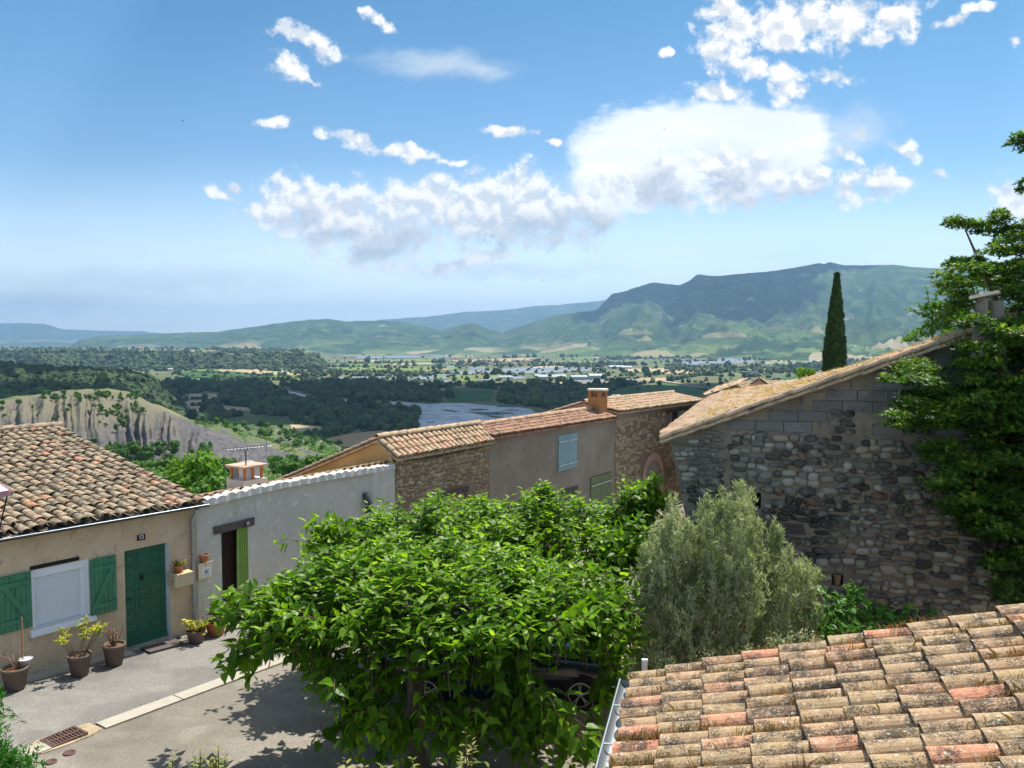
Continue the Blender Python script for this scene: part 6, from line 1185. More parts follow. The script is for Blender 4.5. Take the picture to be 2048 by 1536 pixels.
st = [(-3.62, .55, .45, .72, .74), (-3.5, .72, .3, .8, .9), (-3.2, .83, .24, .88, 1.0), (-2.7, .87, .22, .93, 1.04), (-2.0, .88, .2, .95, 1.02), (-1.2, .88, .2, .94, .98), (-.6, .88, .2, .9, .97), (-.1, .87, .22, .86, .93), (.35, .84, .24, .78, .86), (.65, .76, .26, .7, .78), (.8, .6, .34, .6, .68)]
mb = MB(); V = []; nn_ = 12
for (x, hw, zb, zs, zt) in st:
    pr = [(-hw * .93, zb), (-hw, zb + .12), (-hw * 1.0, (zb + zs) / 2 + .05), (-hw * .97, zs), (-hw * .8, zt - .01), (-hw * .35, zt + .02)]; pr = pr + [(-a, b) for a, b in pr[::-1]]; V += [C_(x, y + .86, z) for y, z in pr]
mb.add(V, [(i * nn_ + k, i * nn_ + (k + 1) % nn_, (i + 1) * nn_ + (k + 1) % nn_, (i + 1) * nn_ + k) for i in range(len(st) - 1) for k in range(nn_)] + [tuple(range(nn_))[::-1], tuple(range((len(st) - 1) * nn_, len(st) * nn_))], .5, 0, True); mb.build('body', M_CAR, car)
cab = [(-3.1, .62, .62, 1.0, 1.02), (-2.75, .68, .6, .98, 1.3), (-2.2, .72, .58, .98, 1.42), (-1.5, .72, .58, .97, 1.43), (-1.05, .71, .56, .96, 1.36), (-.42, .7, .64, .95, .97)]; V = []
for (x, wb_, wt_, zb, zt) in cab: V += [C_(x, .86 + y, z) for y, z in ((-wb_ - .06, zb), (-wt_, zt - .04), (-wt_ * .6, zt), (wt_ * .6, zt), (wt_, zt - .04), (wb_ + .06, zb))]
mb = MB(); mb.add(V, [(i * 6 + k, i * 6 + k + 1, i * 6 + 7 + k, i * 6 + 6 + k) for i in range(5) for k in (0, 4)] + [(k, k + 1, 7 + k, 6 + k) for k in (1, 2, 3)] + [(24 + k, 25 + k, 31 + k, 30 + k) for k in (1, 2, 3)], .5, 0, True); mb.build('windows', M_PANE, car); mb = MB(); mb.add(V, [(i * 6 + k, i * 6 + k + 1, i * 6 + 7 + k, i * 6 + 6 + k) for i in (1, 2, 3) for k in (1, 2, 3)], .5, 0, True); mb.build('roof', M_CAR, car)
for (x, y, sgn) in ((0, -.01, -1), (-2.72, -.01, -1), (0, 1.73, 1), (-2.72, 1.73, 1)):
    c = C_(x, y, .315); ax = (cx * sgn * -1, cz, cy * sgn * 1.0); arch = MB().lathe([(0, -.03), (.37, -.03), (.37, -.012), (0, -.012)], c, 24, ax=ax).build('wheel_arch', M_BLACK, car)
    w_ = MB().lathe([(.215, -.02), (.225, .02), (.29, .035), (.315, .01), (.315, -.1), (0, -.1)], c, 28, ax=ax).build('wheel', M_TYRE, car); mb = MB(); mb.lathe([(.2, .015), (.222, .018), (.222, -.01), (.2, -.03)], c, 28, ax=ax)
    for k in range(5):
        for dl in (-.10, .10):
            a = k * 2 * math.pi / 5 + .35; p = lambda r_, t_, n_: c + ax[0] * r_ * math.cos(t_) + ax[1] * r_ * math.sin(t_) + ax[2] * n_; mb.tube([p(.04, a, .012), p(.12, a + dl * .9, .016), p(.205, a + dl * 1.5, .012)], [.014, .012, .012], 5)
    mb.lathe([(0, .03), (.045, .028), (.05, 0), (0, 0)], c, 16, ax=ax); mb.build('rim', M_ALLOY, w_)
for y in (.14, 1.58): mb = MB(); c = C_(.63, y, .62); mb.lathe([(0, .05), (.07, .04), (.11, 0), (.11, -.05)], c, 14, ax=(cx * .6 + cy * (-.6 if y < 1 else .6), cz * .75, cx * .7 + cy * (-.5 if y < 1 else .5))); mb.build('headlight', M_LAMP, car)
mb = MB(); mb.tube([C_(.36, -.0, .44), C_(.62, .08, .43), C_(.78, .2, .43), C_(.84, .5, .43), C_(.84, 1.2, .43), C_(.78, 1.52, .43)], .018, 6); mb.build('bumper_strip', M_CHR, car); mb = MB(); mb.box(C_(.82, .86, .55), cx, cy, cz, (-.03, .02), (-.3, .3), (-.08, .08)); mb.build('grille', M_BLACK, car)

# ------------------------------------------------------------ mulberry trees: long leafy shoots off a pollarded frame
M_MUL = m_tree("mulberry leaves", (.05, .125, .006), (.14, .28, .012), (.34, .52, .03), scale=.9, trans=.52, tintmix=.8, rough=.42)
M_MUL.node_tree.nodes['Principled BSDF'].inputs['Specular IOR Level'].default_value = .3
MULV = np.array([[0, 0, 0], [-.30, .16, .08], [0, .25, 0], [.30, .16, .08], [-.33, .50, .07], [0, .52, -.05], [.31, .46, .07], [-.15, .84, 0], [0, .84, -.09], [.15, .84, 0], [0, 1.22, -.22]])
MULF = np.array([[0, 2, 1, 1], [0, 3, 2, 2]]); MULT = np.array([[0, 2, 1], [0, 3, 2], [1, 2, 5], [1, 5, 4], [2, 3, 6], [2, 6, 5], [4, 5, 8], [4, 8, 7], [5, 6, 9], [5, 9, 8], [7, 8, 10], [8, 9, 10]])
def shoots(mbL, mbS, bases, tips, leaf, n_leaf, droop, tipsize=.45, stemr=.008):
    PP, DD, NN, SS, TT = [], [], [], [], []
    for b, tp in zip(bases, tips):
        L = np.linalg.norm(tp - b); h = tp - b; mid = (b + tp) / 2 + np.array([0, 0, .16 * L]); ang = rng.uniform(0, 6.28); k = max(4, int(n_leaf * L))
        if mbS is not None: mbS.tube([b, mid, tp], [stemr, stemr * .7, stemr * .4], 4, cap=False)
        ax = h / (L + 1e-6); s_ = np.cross(ax, [0, 0, 1.]); s_ = s_ / (np.linalg.norm(s_) + 1e-6) if np.linalg.norm(s_) > .1 else np.array([1., 0, 0]); u_ = np.cross(s_, ax)
        for j in range(k):
            t_ = ((j + .5) / k) ** .72; p = b * (1 - t_) ** 2 + 2 * mid * t_ * (1 - t_) + tp * t_ ** 2; ang += 2.4; o_ = s_ * math.cos(ang) + u_ * math.sin(ang) + ax * (.25 + .5 * t_)
            o_ = o_ / np.linalg.norm(o_); o_[2] -= droop * (1 - .7 * t_) * rng.uniform(.6, 1.3); sz = leaf * (1 - (1 - tipsize) * t_ ** 2.2) * rng.uniform(.75, 1.15)
            PP.append(p + o_ * .03); DD.append(o_); NN.append(np.array([0, 0, 1.]) + rng.normal(0, .3, 3)); SS.append(sz); TT.append(min(1, .12 + .62 * t_ ** 2 + rng.normal(0, .16)))
    SS = np.array(SS); D = np.array(DD); D /= np.linalg.norm(D, axis=1, keepdims=True); scatter_shape(mbL, (MULV, MULT), np.array(PP), np.stack([SS * 1.05, SS, SS], 1), frames(D, np.array(NN)), np.clip(TT, 0, 1), .04)
def mulberry(label, base, zt0, arms, tops, sides, leaf=.17, h=(.5, 1.0)):
    o = thing('mulberry_tree', base, label, 'tree'); mbT = MB(); head = np.array([base[0], base[1], zt0]); mbT.tube([base - [0, 0, .2], base + [.02, 0, .5], head - [0, 0, .3], head], [.17, .13, .125, .17], 10)
    knobs = []
    for (x, y, z) in arms:
        e = np.array([x, y, z]); m_ = (head + e) / 2 + [0, 0, -.12]; mbT.tube([head - [0, 0, .08], m_, e], [.09, .065, .05], 8); mbT.lathe([(0, -.07), (.06, -.04), (.08, 0), (.05, .06), (0, .08)], e, 8); knobs.append(e)
    K_ = np.array(knobs); mbL = MB(); mbS = MB(); bs, ts = [], []
    for (tp, L, out) in tops + sides:
        k = K_[np.argmin(np.linalg.norm(K_[:, :2] - tp[:2], axis=1) + rng.uniform(0, .6, len(K_)))]; d = tp - k; q = np.linalg.norm(d); b = tp - d / (q + 1e-6) * min(q, L) if out else tp - np.array([rng.normal(0, .12), rng.normal(0, .12), 1]) * min(L, max(.3, tp[2] - zt0 + .25)); bs.append(b); ts.append(tp)
    shoots(mbL, mbS, bs, ts, leaf, 13.5, .42); mbT.build('trunk', M_BARK, o); mbS.build('shoots', M_STEM, o); mbL.build('crown', M_MUL, o); return o
def dome(cx, cy, rx, ry, ztop, zedge, n, seed, lump=.36, f=1.5, tilt=0):
    out = []
    while len(out) < n:
        a, b = rng.uniform(-1, 1, 2); r = math.hypot(a, b)
        if r > 1 + .08 * math.sin(5 * math.atan2(b, a) + seed): continue
        x, y = cx + a * rx, cy + b * ry; nz_ = float(noise2(np.array([x * f]), np.array([y * f]), seed, 3)[0]); z = zedge + (ztop - zedge) * (1 - min(r, 1) ** 2.6) + lump * nz_ + rng.normal(0, .07) - tilt * a; out.append((np.array([x, y, z]), rng.uniform(.5, .95), False))
    return out
def skirt(cx, cy, rx, ry, z0, z1, n, a0=0, a1=6.28, seed=0):
    out = []
    for _ in range(n):
        a = rng.uniform(a0, a1); k = rng.uniform(.9, 1.12); z = rng.uniform(z0, z1); out.append((np.array([cx + rx * k * math.cos(a), cy + ry * k * math.sin(a), z]), rng.uniform(.6, 1.1), True))
    return out
def px(u, v, Y, L=.8, out=True): return (P(u, v, Y), L, out)
ga = GS(832, 1500); ga = np.array([P(830, 1400, 11.2)[0], 11.2, 0]); ga[2] = street_z(ga[0], ga[1])
arms = [(-3.2, 11.3, 2.35), (-2.4, 10.4, 2.3), (-2.3, 12.2, 2.5), (-1.2, 10.1, 2.3), (-1.3, 12.6, 2.55), (.0, 10.3, 2.3), (.2, 11.6, 2.5), (1.0, 11.0, 2.4), (1.6, 11.8, 2.3)]
sides = skirt(-.9, 11.2, 2.6, 1.7, 1.9, 2.8, 190, -.35, 3.6) + skirt(-.9, 11.2, 2.6, 1.7, 2.35, 2.8, 60, 3.4, 6.0)
# low hanging and reaching branches seen against the street
for (u, v, Y, n, s_) in ((500, 1215, 11.7, 34, 34), (455, 1235, 11.7, 8, 22), (560, 1180, 11.9, 20, 26), (500, 1300, 11.3, 20, 26), (480, 1340, 11.2, 10, 16), (560, 1275, 11.2, 22, 28), (610, 1330, 10.6, 14, 22), (640, 1350, 10.4, 10, 20), (680, 1400, 9.8, 22, 26), (740, 1420, 9.8, 24, 28), (720, 1470, 9.6, 26, 34), (800, 1500, 9.7, 22, 34), (905, 1460, 9.9, 14, 24),
                         (990, 1350, 10.2, 26, 30), (1050, 1390, 10.0, 24, 28), (1080, 1440, 10.0, 22, 26), (1060, 1500, 9.9, 18, 24), (1130, 1470, 9.7, 14, 20), (1180, 1510, 9.5, 12, 18), (1230, 1290, 10.7, 22, 22), (1238, 1350, 10.5, 12, 10), (1218, 1400, 10.5, 8, 9), (1120, 1250, 11.2, 18, 26), (900, 1490, 9.7, 20, 40), (970, 1470, 9.8, 14, 30)):
    for _ in range(int(n * .95)): sides.append(px(u + rng.normal(0, s_), v + rng.normal(0, s_ * .8), Y + rng.normal(0, .25), rng.uniform(.25, .55)))
mulberry('broad green pollarded mulberry in front of the parked car', ga, 2.15, arms, dome(-.95, 11.25, 2.75, 1.75, 3.02, 2.45, 600, 3, tilt=.22), sides, .22)
gb_ = np.array([-.2, 15.3, 0]); gb_[2] = street_z(-.2, 15.3)
arms = [(-3.2, 15.2, 2.4), (-2.3, 14.0, 2.3), (-2.2, 16.0, 2.5), (-1.0, 13.7, 2.3), (-.9, 16.4, 2.5), (.5, 13.9, 2.3), (.6, 15.8, 2.5), (1.8, 14.2, 2.4), (2.2, 15.4, 2.5)]
sides = skirt(-.5, 14.8, 3.3, 1.9, 1.7, 2.7, 260)
for (u, v, Y, n, s_) in ((1310, 955, 15.5, 16, 10), (1280, 975, 15.5, 20, 18), (1320, 1000, 15.3, 20, 16), (1290, 1040, 15.0, 40, 30), (1240, 1100, 13.6, 40, 36), (1300, 1150, 13.2, 14, 18), (640, 1060, 14.0, 30, 24), (650, 1130, 13.6, 24, 22)):
    for _ in range(n): sides.append(px(u + rng.normal(0, s_), v + rng.normal(0, s_ * .8), Y + rng.normal(0, .25), rng.uniform(.4, .8)))
mulberry('second pollarded mulberry whose crown reaches the stone house fronts', gb_, 2.1, arms, dome(-.4, 14.9, 3.35, 1.95, 3.25, 2.35, 640, 8, .34), sides, .21)

# ------------------------------------------------------------ silver leaved bush
M_SIL = m_tree("silvery narrow leaves", (.13, .17, .08), (.36, .41, .25), (.55, .56, .34), scale=1.6, trans=.3, tintmix=.7, rough=.55)
NARROW = (np.array([[0, 0, 0], [-.11, .4, .02], [0, .42, -.03], [.11, .4, .02], [0, 1, 0]]), np.array([[0, 2, 1], [0, 3, 2], [1, 2, 4], [2, 3, 4]]))
def sprigs(mb, tips, L, leaf, per, dirn=(0, 0, 1), spread=.25, shape=NARROW, tint=(0, 1), grad=.3):
    tips = np.asarray(tips); n = len(tips); ax = np.array(dirn)[None] + rng.normal(0, spread, (n, 3)); ax /= np.linalg.norm(ax, axis=1, keepdims=True); t_ = rng.uniform(0, 1, (n, per)); Ls = L * rng.uniform(.7, 1.3, n)
    pos = tips[:, None] - ax[:, None] * (Ls[:, None, None] * (1 - t_[..., None])); r = rng.normal(0, 1, (n, per, 3)); dv = r / np.linalg.norm(r, axis=2, keepdims=True) * .75 + ax[:, None] * .8; pos = pos.reshape(-1, 3); dv = dv.reshape(-1, 3); N = len(pos)
    s_ = leaf * rng.uniform(.6, 1.25, N); tt = np.clip(rng.uniform(*tint, N) * (1 - grad) + grad * t_.reshape(-1), 0, 1); scatter_shape(mb, shape, pos, np.stack([s_, s_, s_], 1), frames(dv, rng.normal(0, .6, (N, 3)) + [0, 0, 1]), tt)
BUSH = [(1275, 1340), (1268, 1270), (1275, 1180), (1290, 1090), (1330, 1030), (1345, 990), (1385, 1050), (1408, 1000), (1425, 990), (1445, 985), (1480, 965), (1505, 985), (1512, 1050), (1550, 1050), (1580, 1080), (1610, 1110), (1632, 1140), (1630, 1200), (1650, 1240), (1640, 1290), (1560, 1300), (1500, 1310), (1400, 1335), (1330, 1350)]
bb = P(1450, 1400, 11.6); bb[2] = street_z(bb[0], bb[1]); o = thing('silver_bush', bb, 'tall silvery green narrow leaved bush before the cobble gable', 'bush'); tips = []
cx_, cy_ = bb[0], bb[1] 
plumes = []
while len(plumes) < 210:
    u, v = rng.uniform(1260, 1660), rng.uniform(955, 1330)
    if not in_poly(np.array([u]), np.array([v]), BUSH)[0]: continue
    h_ = (1350 - v) / 390; Y = bb[1] + rng.uniform(-1, 1) * 1.15 * math.sqrt(max(.05, 1 - abs(u - 1455) / 215)) * (1 - .5 * h_); plumes.append(P(u, v, Y))
for (u, v) in ((1345, 985), (1330, 1010), (1408, 990), (1420, 985), (1445, 975), (1470, 962), (1480, 958), (1503, 975), (1500, 1000), (1515, 1045), (1550, 1045), (1560, 1055), (1580, 1085), (1608, 1105), (1620, 1120), (1635, 1140), (1290, 1085), (1305, 1050), (1275, 1150)): plumes.append(P(u, v, bb[1] + rng.normal(0, .3)))
for p in plumes:
    ax = np.array([rng.normal(0, .12) + (p[0] - cx_) * .12, rng.normal(0, .12), 1.]); L = rng.uniform(.35, .8)
    for k in range(19):
        t_ = rng.random(); tips.append(p - ax * L * t_ + rng.normal(0, .02 + .085 * t_, 3))
mb = MB(); sprigs(mb, tips, .2, .085, 20, (0, -.05, 1), .28); mb.build('crown', M_SIL, o); mb = MB()
for k in range(14): a = rng.uniform(0, 6.28); tp = tips[int(rng.integers(0, len(tips)))]; mb.tube([bb + [.15 * math.cos(a), .15 * math.sin(a), 0], (bb + tp) / 2 + [0, 0, .1], tp], [.03, .02, .006], 6)
mb.build('stems', M_BARK, o)

# ------------------------------------------------------------ big tree hanging over the gable
M_OAK = m_tree("dark maple leaves", (.014, .045, .007), (.06, .145, .016), (.30, .39, .05), scale=1.1, trans=.42, tintmix=.7, rough=.5)
LOBE = (np.array([[0, 0, 0], [-.5, .35, .08], [-.12, .45, -.02], [-.3, .95, .02], [0, .7, -.05], [.3, .95, .02], [.12, .45, -.02], [.5, .35, .08]]), np.array([[0, 2, 1], [0, 7, 6], [0, 6, 2], [2, 4, 3], [2, 6, 4], [6, 5, 4]]))
def sprays(mb, centers, R0, n_leaf, leaf, flat=.55, seedt=(0, 1)):
    """flattened layered leaf sprays: most leaves on the upper shell"""
    for (c, r) in centers:
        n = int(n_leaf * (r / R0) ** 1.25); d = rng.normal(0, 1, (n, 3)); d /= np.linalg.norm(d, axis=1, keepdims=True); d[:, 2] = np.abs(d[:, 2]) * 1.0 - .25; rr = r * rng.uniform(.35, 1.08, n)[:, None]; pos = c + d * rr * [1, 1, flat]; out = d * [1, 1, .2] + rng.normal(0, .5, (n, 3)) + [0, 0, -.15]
        s_ = leaf * rng.uniform(.6, 1.25, n); scatter_shape(mb, LOBE, pos, np.stack([s_, s_, s_], 1), frames(out, rng.normal(0, .45, (n, 3)) + [0, 0, 1]), np.clip(rng.uniform(*seedt, n) * .6 + .4 * (d[:, 2] + .25), 0, 1))  # leaf tint rises towards each spray's top, painting in sunlit foliage
OAK = [(1795, 735), (1840, 715), (1870, 735), (1880, 790), (1930, 780), (1960, 740), (1900, 700), (1925, 640), (1895, 640), (1890, 600), (1880, 560), (1905, 520), (1960, 510), (2010, 490), (2048, 450), (2130, 400), (2260, 360), (2400, 480), (2480, 800), (2400, 1200), (2250, 1300), (2150, 1260), (2030, 1230), (1990, 1150), (1960, 1060), (1900, 1040), (1880, 960), (1850, 880), (1830, 850), (1790, 860), (1785, 830), (1830, 800), (1800, 770)]
o = thing('maple_tree', (9.3, 12.8, .0), 'big dark leafy tree leaning over the gable at the right edge', 'tree'); cs = []
while len(cs) < 1180:
    u, v = rng.uniform(1780, 2480), rng.uniform(360, 1300)
    if in_poly(np.array([u]), np.array([v]), OAK)[0] and not (1938 < u < 2006 and 572 < v < 628): Y = rng.uniform(11.6, 13.4) if v > 640 else rng.uniform(12.5, 15.5); cs.append((P(u, v, Y), rng.uniform(.18, .36)))
def pxs(lst, k=1): return [(P(u + rng.normal(0, s * .35 * (k > 1)), v + rng.normal(0, s * .35 * (k > 1)), Y), s / F * Y) for (u, v, Y, s) in lst for _ in range(k)]
cs += pxs([(1905, 440, 13.5, 22), (1925, 445, 13.5, 24), (1950, 458, 13.6, 22), (1975, 470, 13.6, 24), (1990, 450, 13.6, 18), (2005, 480, 13.6, 22), (2030, 500, 13.6, 24), (1920, 520, 13.6, 22), (1945, 530, 13.6, 26), (1980, 545, 13.6, 30), (2020, 540, 13.4, 34), (2042, 470, 13.4, 22), (2040, 285, 13.5, 18), (2052, 280, 13.5, 22), (2060, 300, 13.5, 20), (2045, 375, 13.5, 12), (2060, 372, 13.5, 18),
           (1925, 580, 14, 26), (1900, 585, 14, 20), (1920, 620, 14, 22), (1830, 745, 13, 36), (1815, 765, 13, 26), (1850, 800, 13, 30), (1800, 838, 13, 18), (1825, 850, 13, 24), (1890, 830, 12.8, 36), (1960, 690, 12.6, 34), (1935, 710, 12.6, 30), (2010, 720, 12.4, 34), (1900, 940, 12.8, 30), (1930, 980, 12.8, 34), (1895, 980, 12.8, 20), (2015, 455, 13.6, 26), (2000, 430, 13.7, 16), (2045, 520, 13.5, 34), (2000, 560, 13.4, 30), (2040, 600, 13.2, 34), (1940, 570, 13.8, 22)], 2)
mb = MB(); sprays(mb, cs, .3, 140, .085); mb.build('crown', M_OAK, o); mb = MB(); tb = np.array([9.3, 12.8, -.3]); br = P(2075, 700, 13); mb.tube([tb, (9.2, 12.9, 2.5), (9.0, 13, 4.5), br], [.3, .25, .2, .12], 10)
for (u, v, Y) in ((1930, 458, 13.6), (2050, 300, 13.5), (1925, 580, 14), (1830, 750, 13), (1900, 950, 12.8), (2050, 375, 13.5), (1960, 700, 12.7)): e = P(u, v, Y); mb.tube([(9.0, 13, 4.2), (np.array([9.0, 13, 4.2]) + e) / 2 + [0.1, 0, .3], e], [.09, .05, .012], 6)
mb.build('trunk', M_BARK, o)
# bush behind the barn roof ridge
o = thing('elder_bush', P(1865, 660, 15.6) - [0, 0, 2.5], 'green bush with thin whips showing over the barn roof ridge', 'bush'); mb = MB()
cs = pxs([(1820, 680, 15.8, 16), (1840, 670, 15.8, 22), (1862, 655, 15.7, 24), (1885, 660, 15.5, 26), (1870, 630, 15.7, 22), (1862, 615, 15.7, 16), (1890, 640, 15.6, 24), (1910, 650, 15.4, 26), (1880, 612, 15.7, 14), (1912, 632, 15.5, 20), (1900, 672, 15.2, 22)]); sprays(mb, cs, .2, 150, .075, .9)
for (u, v) in ((1852, 575), (1835, 608), (1872, 590), (1818, 618)): e = P(u, v, 15.8); b = P(1865, 640, 15.8); sprays(mb, [(b + (e - b) * k / 6, .05) for k in range(2, 7)], .2, 130, .045, 1)
mb.build('crown', M_BRIGHT, o); mb = MB(); [mb.tube([P(1865, 700, 15.8), P(1865, 640, 15.8), P(u, v, 15.8)], [.03, .015, .004], 5) for (u, v) in ((1852, 572), (1835, 605), (1872, 586), (1818, 615))]; mb.build('stems', M_STEM, o)

# ------------------------------------------------------------ garden shrubs and weeds
def shrub_px(name, label, lst, leaf, m, base_uv, wid=1.4, n=110, cat='shrub', flat=.8, stem=True):
    Yc = lst[0][2]; b = P(base_uv[0], base_uv[1], Yc); b[2] = street_z(b[0], b[1]); o = thing(name, b, label, cat); mb = MB()
    for (u, v, Y, s) in lst:
        c = P(u, v, Y); r = s / F * Y; k = int(n * max(.12, (r / .25) ** 2)); d = rng.normal(0, 1, (k, 3)); d /= np.linalg.norm(d, axis=1, keepdims=True); pos = c + d * r * rng.uniform(.3, 1.05, (k, 1)) * [1, 1, flat]; s_ = leaf * rng.uniform(.6, 1.2, k)
        scatter_shape(mb, LEAFQ, pos, np.stack([s_ * wid, s_, s_], 1), frames(d * [1, 1, .4] + rng.normal(0, .5, (k, 3)), rng.normal(0, .4, (k, 3)) + [0, 0, 1]), rng.uniform(0, 1, k))
    mb.build('leaves', m, o)
    if stem:
        mb = MB(); [mb.tube([b, (b + P(u, v, Y)) / 2 + [0, 0, .1], P(u, v, Y)], [.015, .01, .004], 5, cap=False) for (u, v, Y, s) in lst]; mb.build('stems', M_STEM, o)
    return o
M_BROAD = m_tree("broad garden leaves", (.03, .09, .012), (.07, .2, .025), (.12, .27, .03), scale=2, trans=.35, rough=.45)
shrub_px('hydrangea', 'broad leaved green shrub with faded flower heads against the cobble wall', [(1700, 1215, 11.5, 42), (1660, 1235, 11.3, 34), (1740, 1240, 11.3, 34), (1715, 1180, 11.7, 18), (1650, 1190, 11.6, 14), (1760, 1225, 11.5, 20), (1680, 1265, 11, 34), (1730, 1265, 11, 30), (1780, 1235, 11.4, 16), (1820, 1225, 11.2, 14), (1850, 1228, 11.2, 12), (1800, 1245, 11.2, 16)], .13, M_BROAD, (1700, 1400), 1.9, 80)
shrub_px('shrub', 'low yellow green shrub between the silver bush and the near roof', [(1300, 1310, 10.6, 26), (1330, 1325, 10.4, 24), (1280, 1290, 10.8, 14), (1560, 1290, 10.5, 30), (1610, 1280, 10.4, 28), (1500, 1310, 10.2, 26), (1420, 1320, 10.2, 26)], .05, M_SIL, (1350, 1420), .9, 330)
shrub_px('dry_clump', 'golden dry plant clump beside the silver bush', [(1274, 1262, 11.6, 14), (1268, 1280, 11.5, 12)], .05, M_DRY, (1272, 1330), .6, 420)
shrub_px('weed', 'small leafy weed in the dry soil left of the zinc gutter', [(1200, 1440, 10.6, 14), (1185, 1432, 10.6, 9)], .06, M_BROAD, (1200, 1460), 1.4, 260, 'plant'); shrub_px('weed', 'bright green weed beside the front of the parked car', [(1256, 1358, 10.4, 12), (1262, 1348, 10.4, 8)], .06, M_BRIGHT, (1250, 1420), 1.4, 260, 'plant')
shrub_px('rose_bush', 'leafy rose bush with small pink flowers beside the gutter', [(1232, 1410, 9.8, 18), (1236, 1440, 9.6, 16), (1225, 1470, 9.6, 14), (1205, 1500, 9.5, 14)], .055, M_BROAD, (1230, 1500), 1.4, 260)
q = GS(1195, 1480); mb = MB(); pts = np.array([GS(1160 + rng.normal(20, 26), 1478 + rng.normal(0, 12)) for _ in range(900)]); pts[:, 2] = [street_z(a, b) + .04 for a, b in pts[:, :2]]; blades(mb, pts, .07, .006, .9); mb.build('dry_litter', M_DRY, None, 'golden dry leaf litter on the soil beside the near roof', 'leaf litter', kind='stuff')
# foreground tips along the bottom edge, rooted in the ground under the window
M_VAR = m_tree("pale shrub leaves", (.10, .17, .03), (.32, .34, .12), (.5, .42, .12), scale=5, trans=.35, tintmix=.7)
def tipshrub(label, tips, leaf, m, Y, n_leaf=16, wid=1.3):
    b = P(np.mean([q[0] for q in tips]), 1500, Y); b[2] = street_z(b[0], b[1]); o = thing('shrub', b, label, 'shrub'); PP, DD, SS = [], [], []; mb2 = MB()
    for (u, v, L) in tips:
        e = P(u, v, Y + rng.normal(0, .1)); s0_ = np.array([e[0] + rng.normal(0, .05), e[1], b[2]]); mb2.tube([s0_, (s0_ + e) / 2 + [rng.normal(0, .05), 0, 0], e - [0, 0, L * .5], e], [.014, .01, .006, .002], 5, cap=False)
        for j in range(n_leaf): t_ = rng.random(); a = rng.uniform(0, 6.28); PP.append(e - [0, 0, L * t_]); DD.append([math.cos(a), math.sin(a), .8 - .6 * t_]); SS.append(leaf * (.55 + .6 * t_))
    SS = np.array(SS); mb = MB(); scatter_shape(mb, LEAFQ, np.array(PP), np.stack([SS * wid, SS, SS], 1), frames(np.array(DD)), rng.uniform(0, 1, len(PP))); mb.build('leaves', m, o); mb2.build('stems', M_STEM, o)
tipshrub('variegated shrub tips at the bottom edge, left of the mulberry shade', [(345, 1516, .2), (390, 1512, .2), (400, 1500, .25), (420, 1520, .2), (436, 1492, .3), (375, 1528, .2), (450, 1515, .2), (432, 1512, .2)], .075, M_VAR, 6.0)
tipshrub('yellowing shoot rising before the mulberry trunk at the bottom edge', [(932, 1456, .45), (926, 1490, .3), (944, 1480, .2)], .075, M_VAR, 6.2, 12); tipshrub('pale leafed tips at the bottom edge under the mulberry', [(692, 1518, .12), (825, 1516, .12), (763, 1528, .12), (978, 1525, .12), (925, 1528, .12)], .075, M_VAR, 6.0, 9)
# thuja at the left edge
b = np.array([-3.33, 4.4, street_z(-3.33, 4.4)]); o = thing('thuja_tree', b, 'vivid green thuja spire at the lower left edge', 'tree'); M_THU = m_tree("thuja", (.02, .09, .01), (.05, .19, .02), (.12, .3, .04), scale=3, trans=.25); tips = []
for k in range(4200):
    z = rng.uniform(b[2], 4.75); tt = (z - b[2]) / (4.75 - b[2]); r_ = .44 * (1 - tt ** 2.2) ** .5 + .03; a = rng.uniform(0, 6.28); r_ *= rng.uniform(.7, 1.1) * (1 + .12 * math.sin(7 * a + z * 5)); tips.append([b[0] + r_ * math.cos(a), b[1] + r_ * math.sin(a), z])
for k in range(160): tips.append([-2.98 + rng.normal(0, .05), 4.5 + rng.normal(0, .06), rng.uniform(3.2, 3.86)])
mb = MB(); sprigs(mb, tips, .15, .045, 20, (0, 0, 1), .35); mb.build('crown', M_THU, o); MB().tube([b, b + [0, 0, 4]], [.06, .02], 6).build('trunk', M_BARK, o)
# weeds and leaf grit along the foot of the walls and the gutter strip
pts = []
for k in range(1500):
    if k % 2: s_ = rng.uniform(-6, W13.S(388)); q = W13.at(s_, 0, abs(rng.normal(0, .05)) + .03)
    else: q = K0 + kd * rng.uniform(-1, 9) + kn * (.17 + abs(rng.normal(0, .02))) * (1 if rng.random() > .5 else -.93)
    if float(noise2(np.array([q[0] * 2.2]), np.array([q[1] * 2.2]), 55, 2)[0]) > .05: pts.append([q[0], q[1], street_z(q[0], q[1]) + .02])
mb = MB(); blades(mb, np.array(pts), .06, .004, .8); mb.build('weeds', M_SIL, None, 'tiny weeds growing along the wall foot and the gutter strip', 'weeds', kind='stuff')
pts = np.array([[x, y, street_z(x, y) + .008] for x, y in zip(rng.uniform(-9, 3, 420), rng.uniform(8, 17, 420))]); s_ = rng.uniform(.02, .05, 420); mb = MB(); scatter_shape(mb, LEAFQ, pts, np.stack([s_, s_, s_ * .3], 1), zrot(rng.uniform(0, 6.28, 420)), rng.uniform(0, 1, 420)); mb.build('fallen_leaves', M_DRY, None, 'small dry leaves and crumbs scattered over the street', 'leaf litter', kind='stuff')
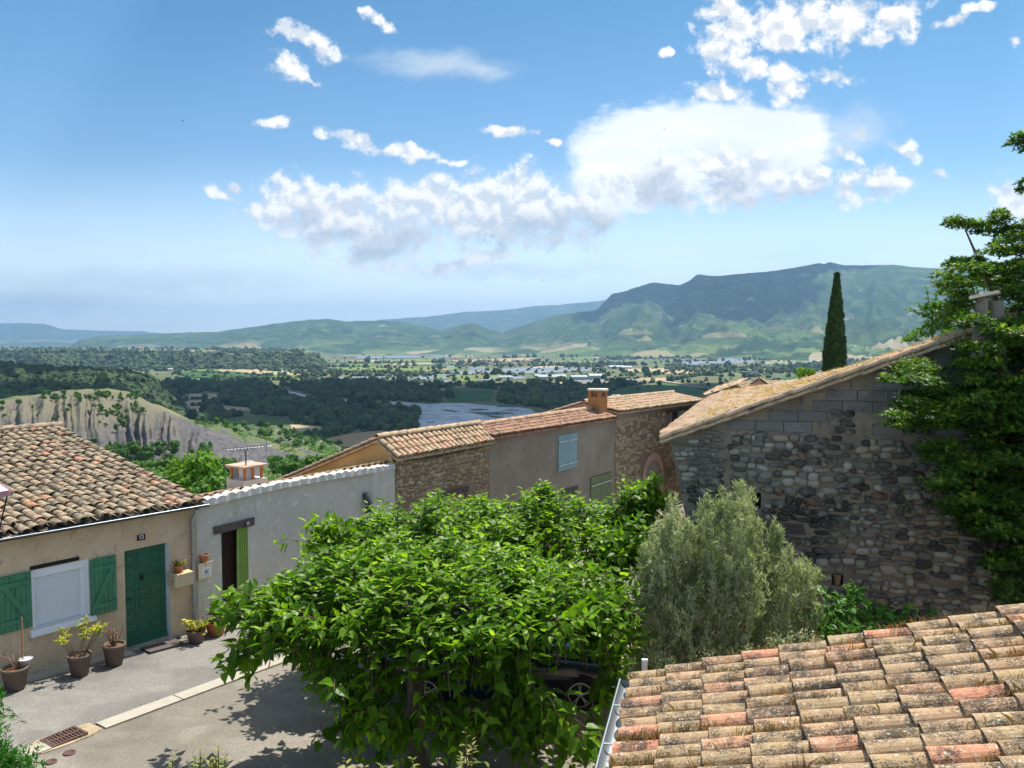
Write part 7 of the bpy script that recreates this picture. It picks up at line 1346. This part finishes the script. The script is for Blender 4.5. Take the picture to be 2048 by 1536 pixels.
# birds
M_BIRD = plain("dark bird", (.03, .03, .03), .8)
for (u, v, Y, lab) in ((365, 242, 70, 'tiny dark bird high in the blue at upper left'), (255, 630, 90, 'tiny dark bird low over the far left range'), (1085, 561, 80, 'tiny dark bird left of the big mountain'), (1328, 257, 90, 'tiny dark bird against the big white cloud')):
    q = P(u, v, Y); a = rng.uniform(0, 3); s_ = .13; ex = np.array([math.cos(a), math.sin(a), .2]); ey = np.array([-math.sin(a), math.cos(a), 0]); V = [q + ey * .9 * s_, q + ex * s_ * 1.8 + ey * -.2 * s_ + [0, 0, .5 * s_], q + ex * .3 * s_ - ey * .2 * s_, q - ey * 1.1 * s_, q - ex * .3 * s_ - ey * .2 * s_, q - ex * s_ * 1.8 - ey * .2 * s_ + [0, 0, .5 * s_], q + [0, 0, .12 * s_], q - [0, 0, .15 * s_]]
    MB().add(V, [(0, 1, 2), (2, 1, 6), (0, 5, 4), (4, 5, 6), (0, 6, 1), (0, 6, 5), (2, 3, 7), (4, 3, 7), (2, 3, 6), (4, 3, 6), (0, 2, 7), (0, 4, 7)]).build('bird', M_BIRD, None, lab, 'bird', loc=q)

# ------------------------------------------------------------ haze: one closed box of even, thin air
def build_haze(dens):
    m = bpy.data.materials.new("hazy air"); m.use_nodes = True; t_ = m.node_tree; t_.nodes.remove(t_.nodes['Principled BSDF'])
    pv = t_.nodes.new('ShaderNodeVolumePrincipled'); pv.inputs['Color'].default_value = (.33, .56, .85, 1); pv.inputs['Density'].default_value = dens; pv.inputs['Anisotropy'].default_value = .2
    t_.links.new(pv.outputs[0], t_.nodes['Material Output'].inputs['Volume'])
    MB().bx((-21500, 21500), (-21500, 21500), (-130, 1050)).build('haze', m, kind='stuff', label='thin blue summer haze over the valley', cat='haze')
build_haze(7.6e-5)
# clouds standing over the near valley, above and outside the picture: their shade falls on the woods and fields
M_CLOUD = plain("cloud", (.8, .8, .82), 1.0, var=.02)
mb = MB(); off = np.array([math.sin(R(SUN_AZ)), math.cos(R(SUN_AZ)), 0]) / math.tan(R(SUN_EL)); pc = []; far_ = []
for k in range(900):
    y = rng.uniform(640, 1850); x = rng.uniform(-.95, .75) * y * .8
    if float(noise2(np.array([x / 420.]), np.array([y / 420.]), 17, 3)[0]) < -.62: continue
    h_ = 1250. + 95; pc.append(np.array([x, y, 0]) + off * h_ + [0, 0, 1250.])
for (u, v, Y, k_) in ((1460, 590, 8300, 14), (1520, 620, 7600, 12), (1390, 610, 8400, 8), (1600, 580, 8200, 8), (1300, 600, 8600, 5)):
    q = P(u, v, Y); tt = (5400 - q[2]) / math.sin(R(SUN_EL))
    for _ in range(k_): far_.append(q + np.array(sv) * tt + rng.normal(0, 1, 3) * [330, 330, 60])
pc = np.array(pc); n = len(pc); sc_ = rng.uniform(45, 95, n); scatter_shape(mb, ICO2, pc, np.stack([sc_ * 1.3, sc_ * 1.2, sc_ * .7], 1), zrot(rng.uniform(0, 6, n)), .5, .12, 0, True)
fa = np.array(far_); n = len(fa); sc_ = rng.uniform(230, 420, n); scatter_shape(mb, ICO2, fa, np.stack([sc_ * 1.2, sc_, sc_ * .45], 1), zrot(rng.uniform(0, 6, n)), .5, .12, 0, True)
mb.build('clouds', M_CLOUD, kind='structure', label='cumulus clouds standing over the near valley')
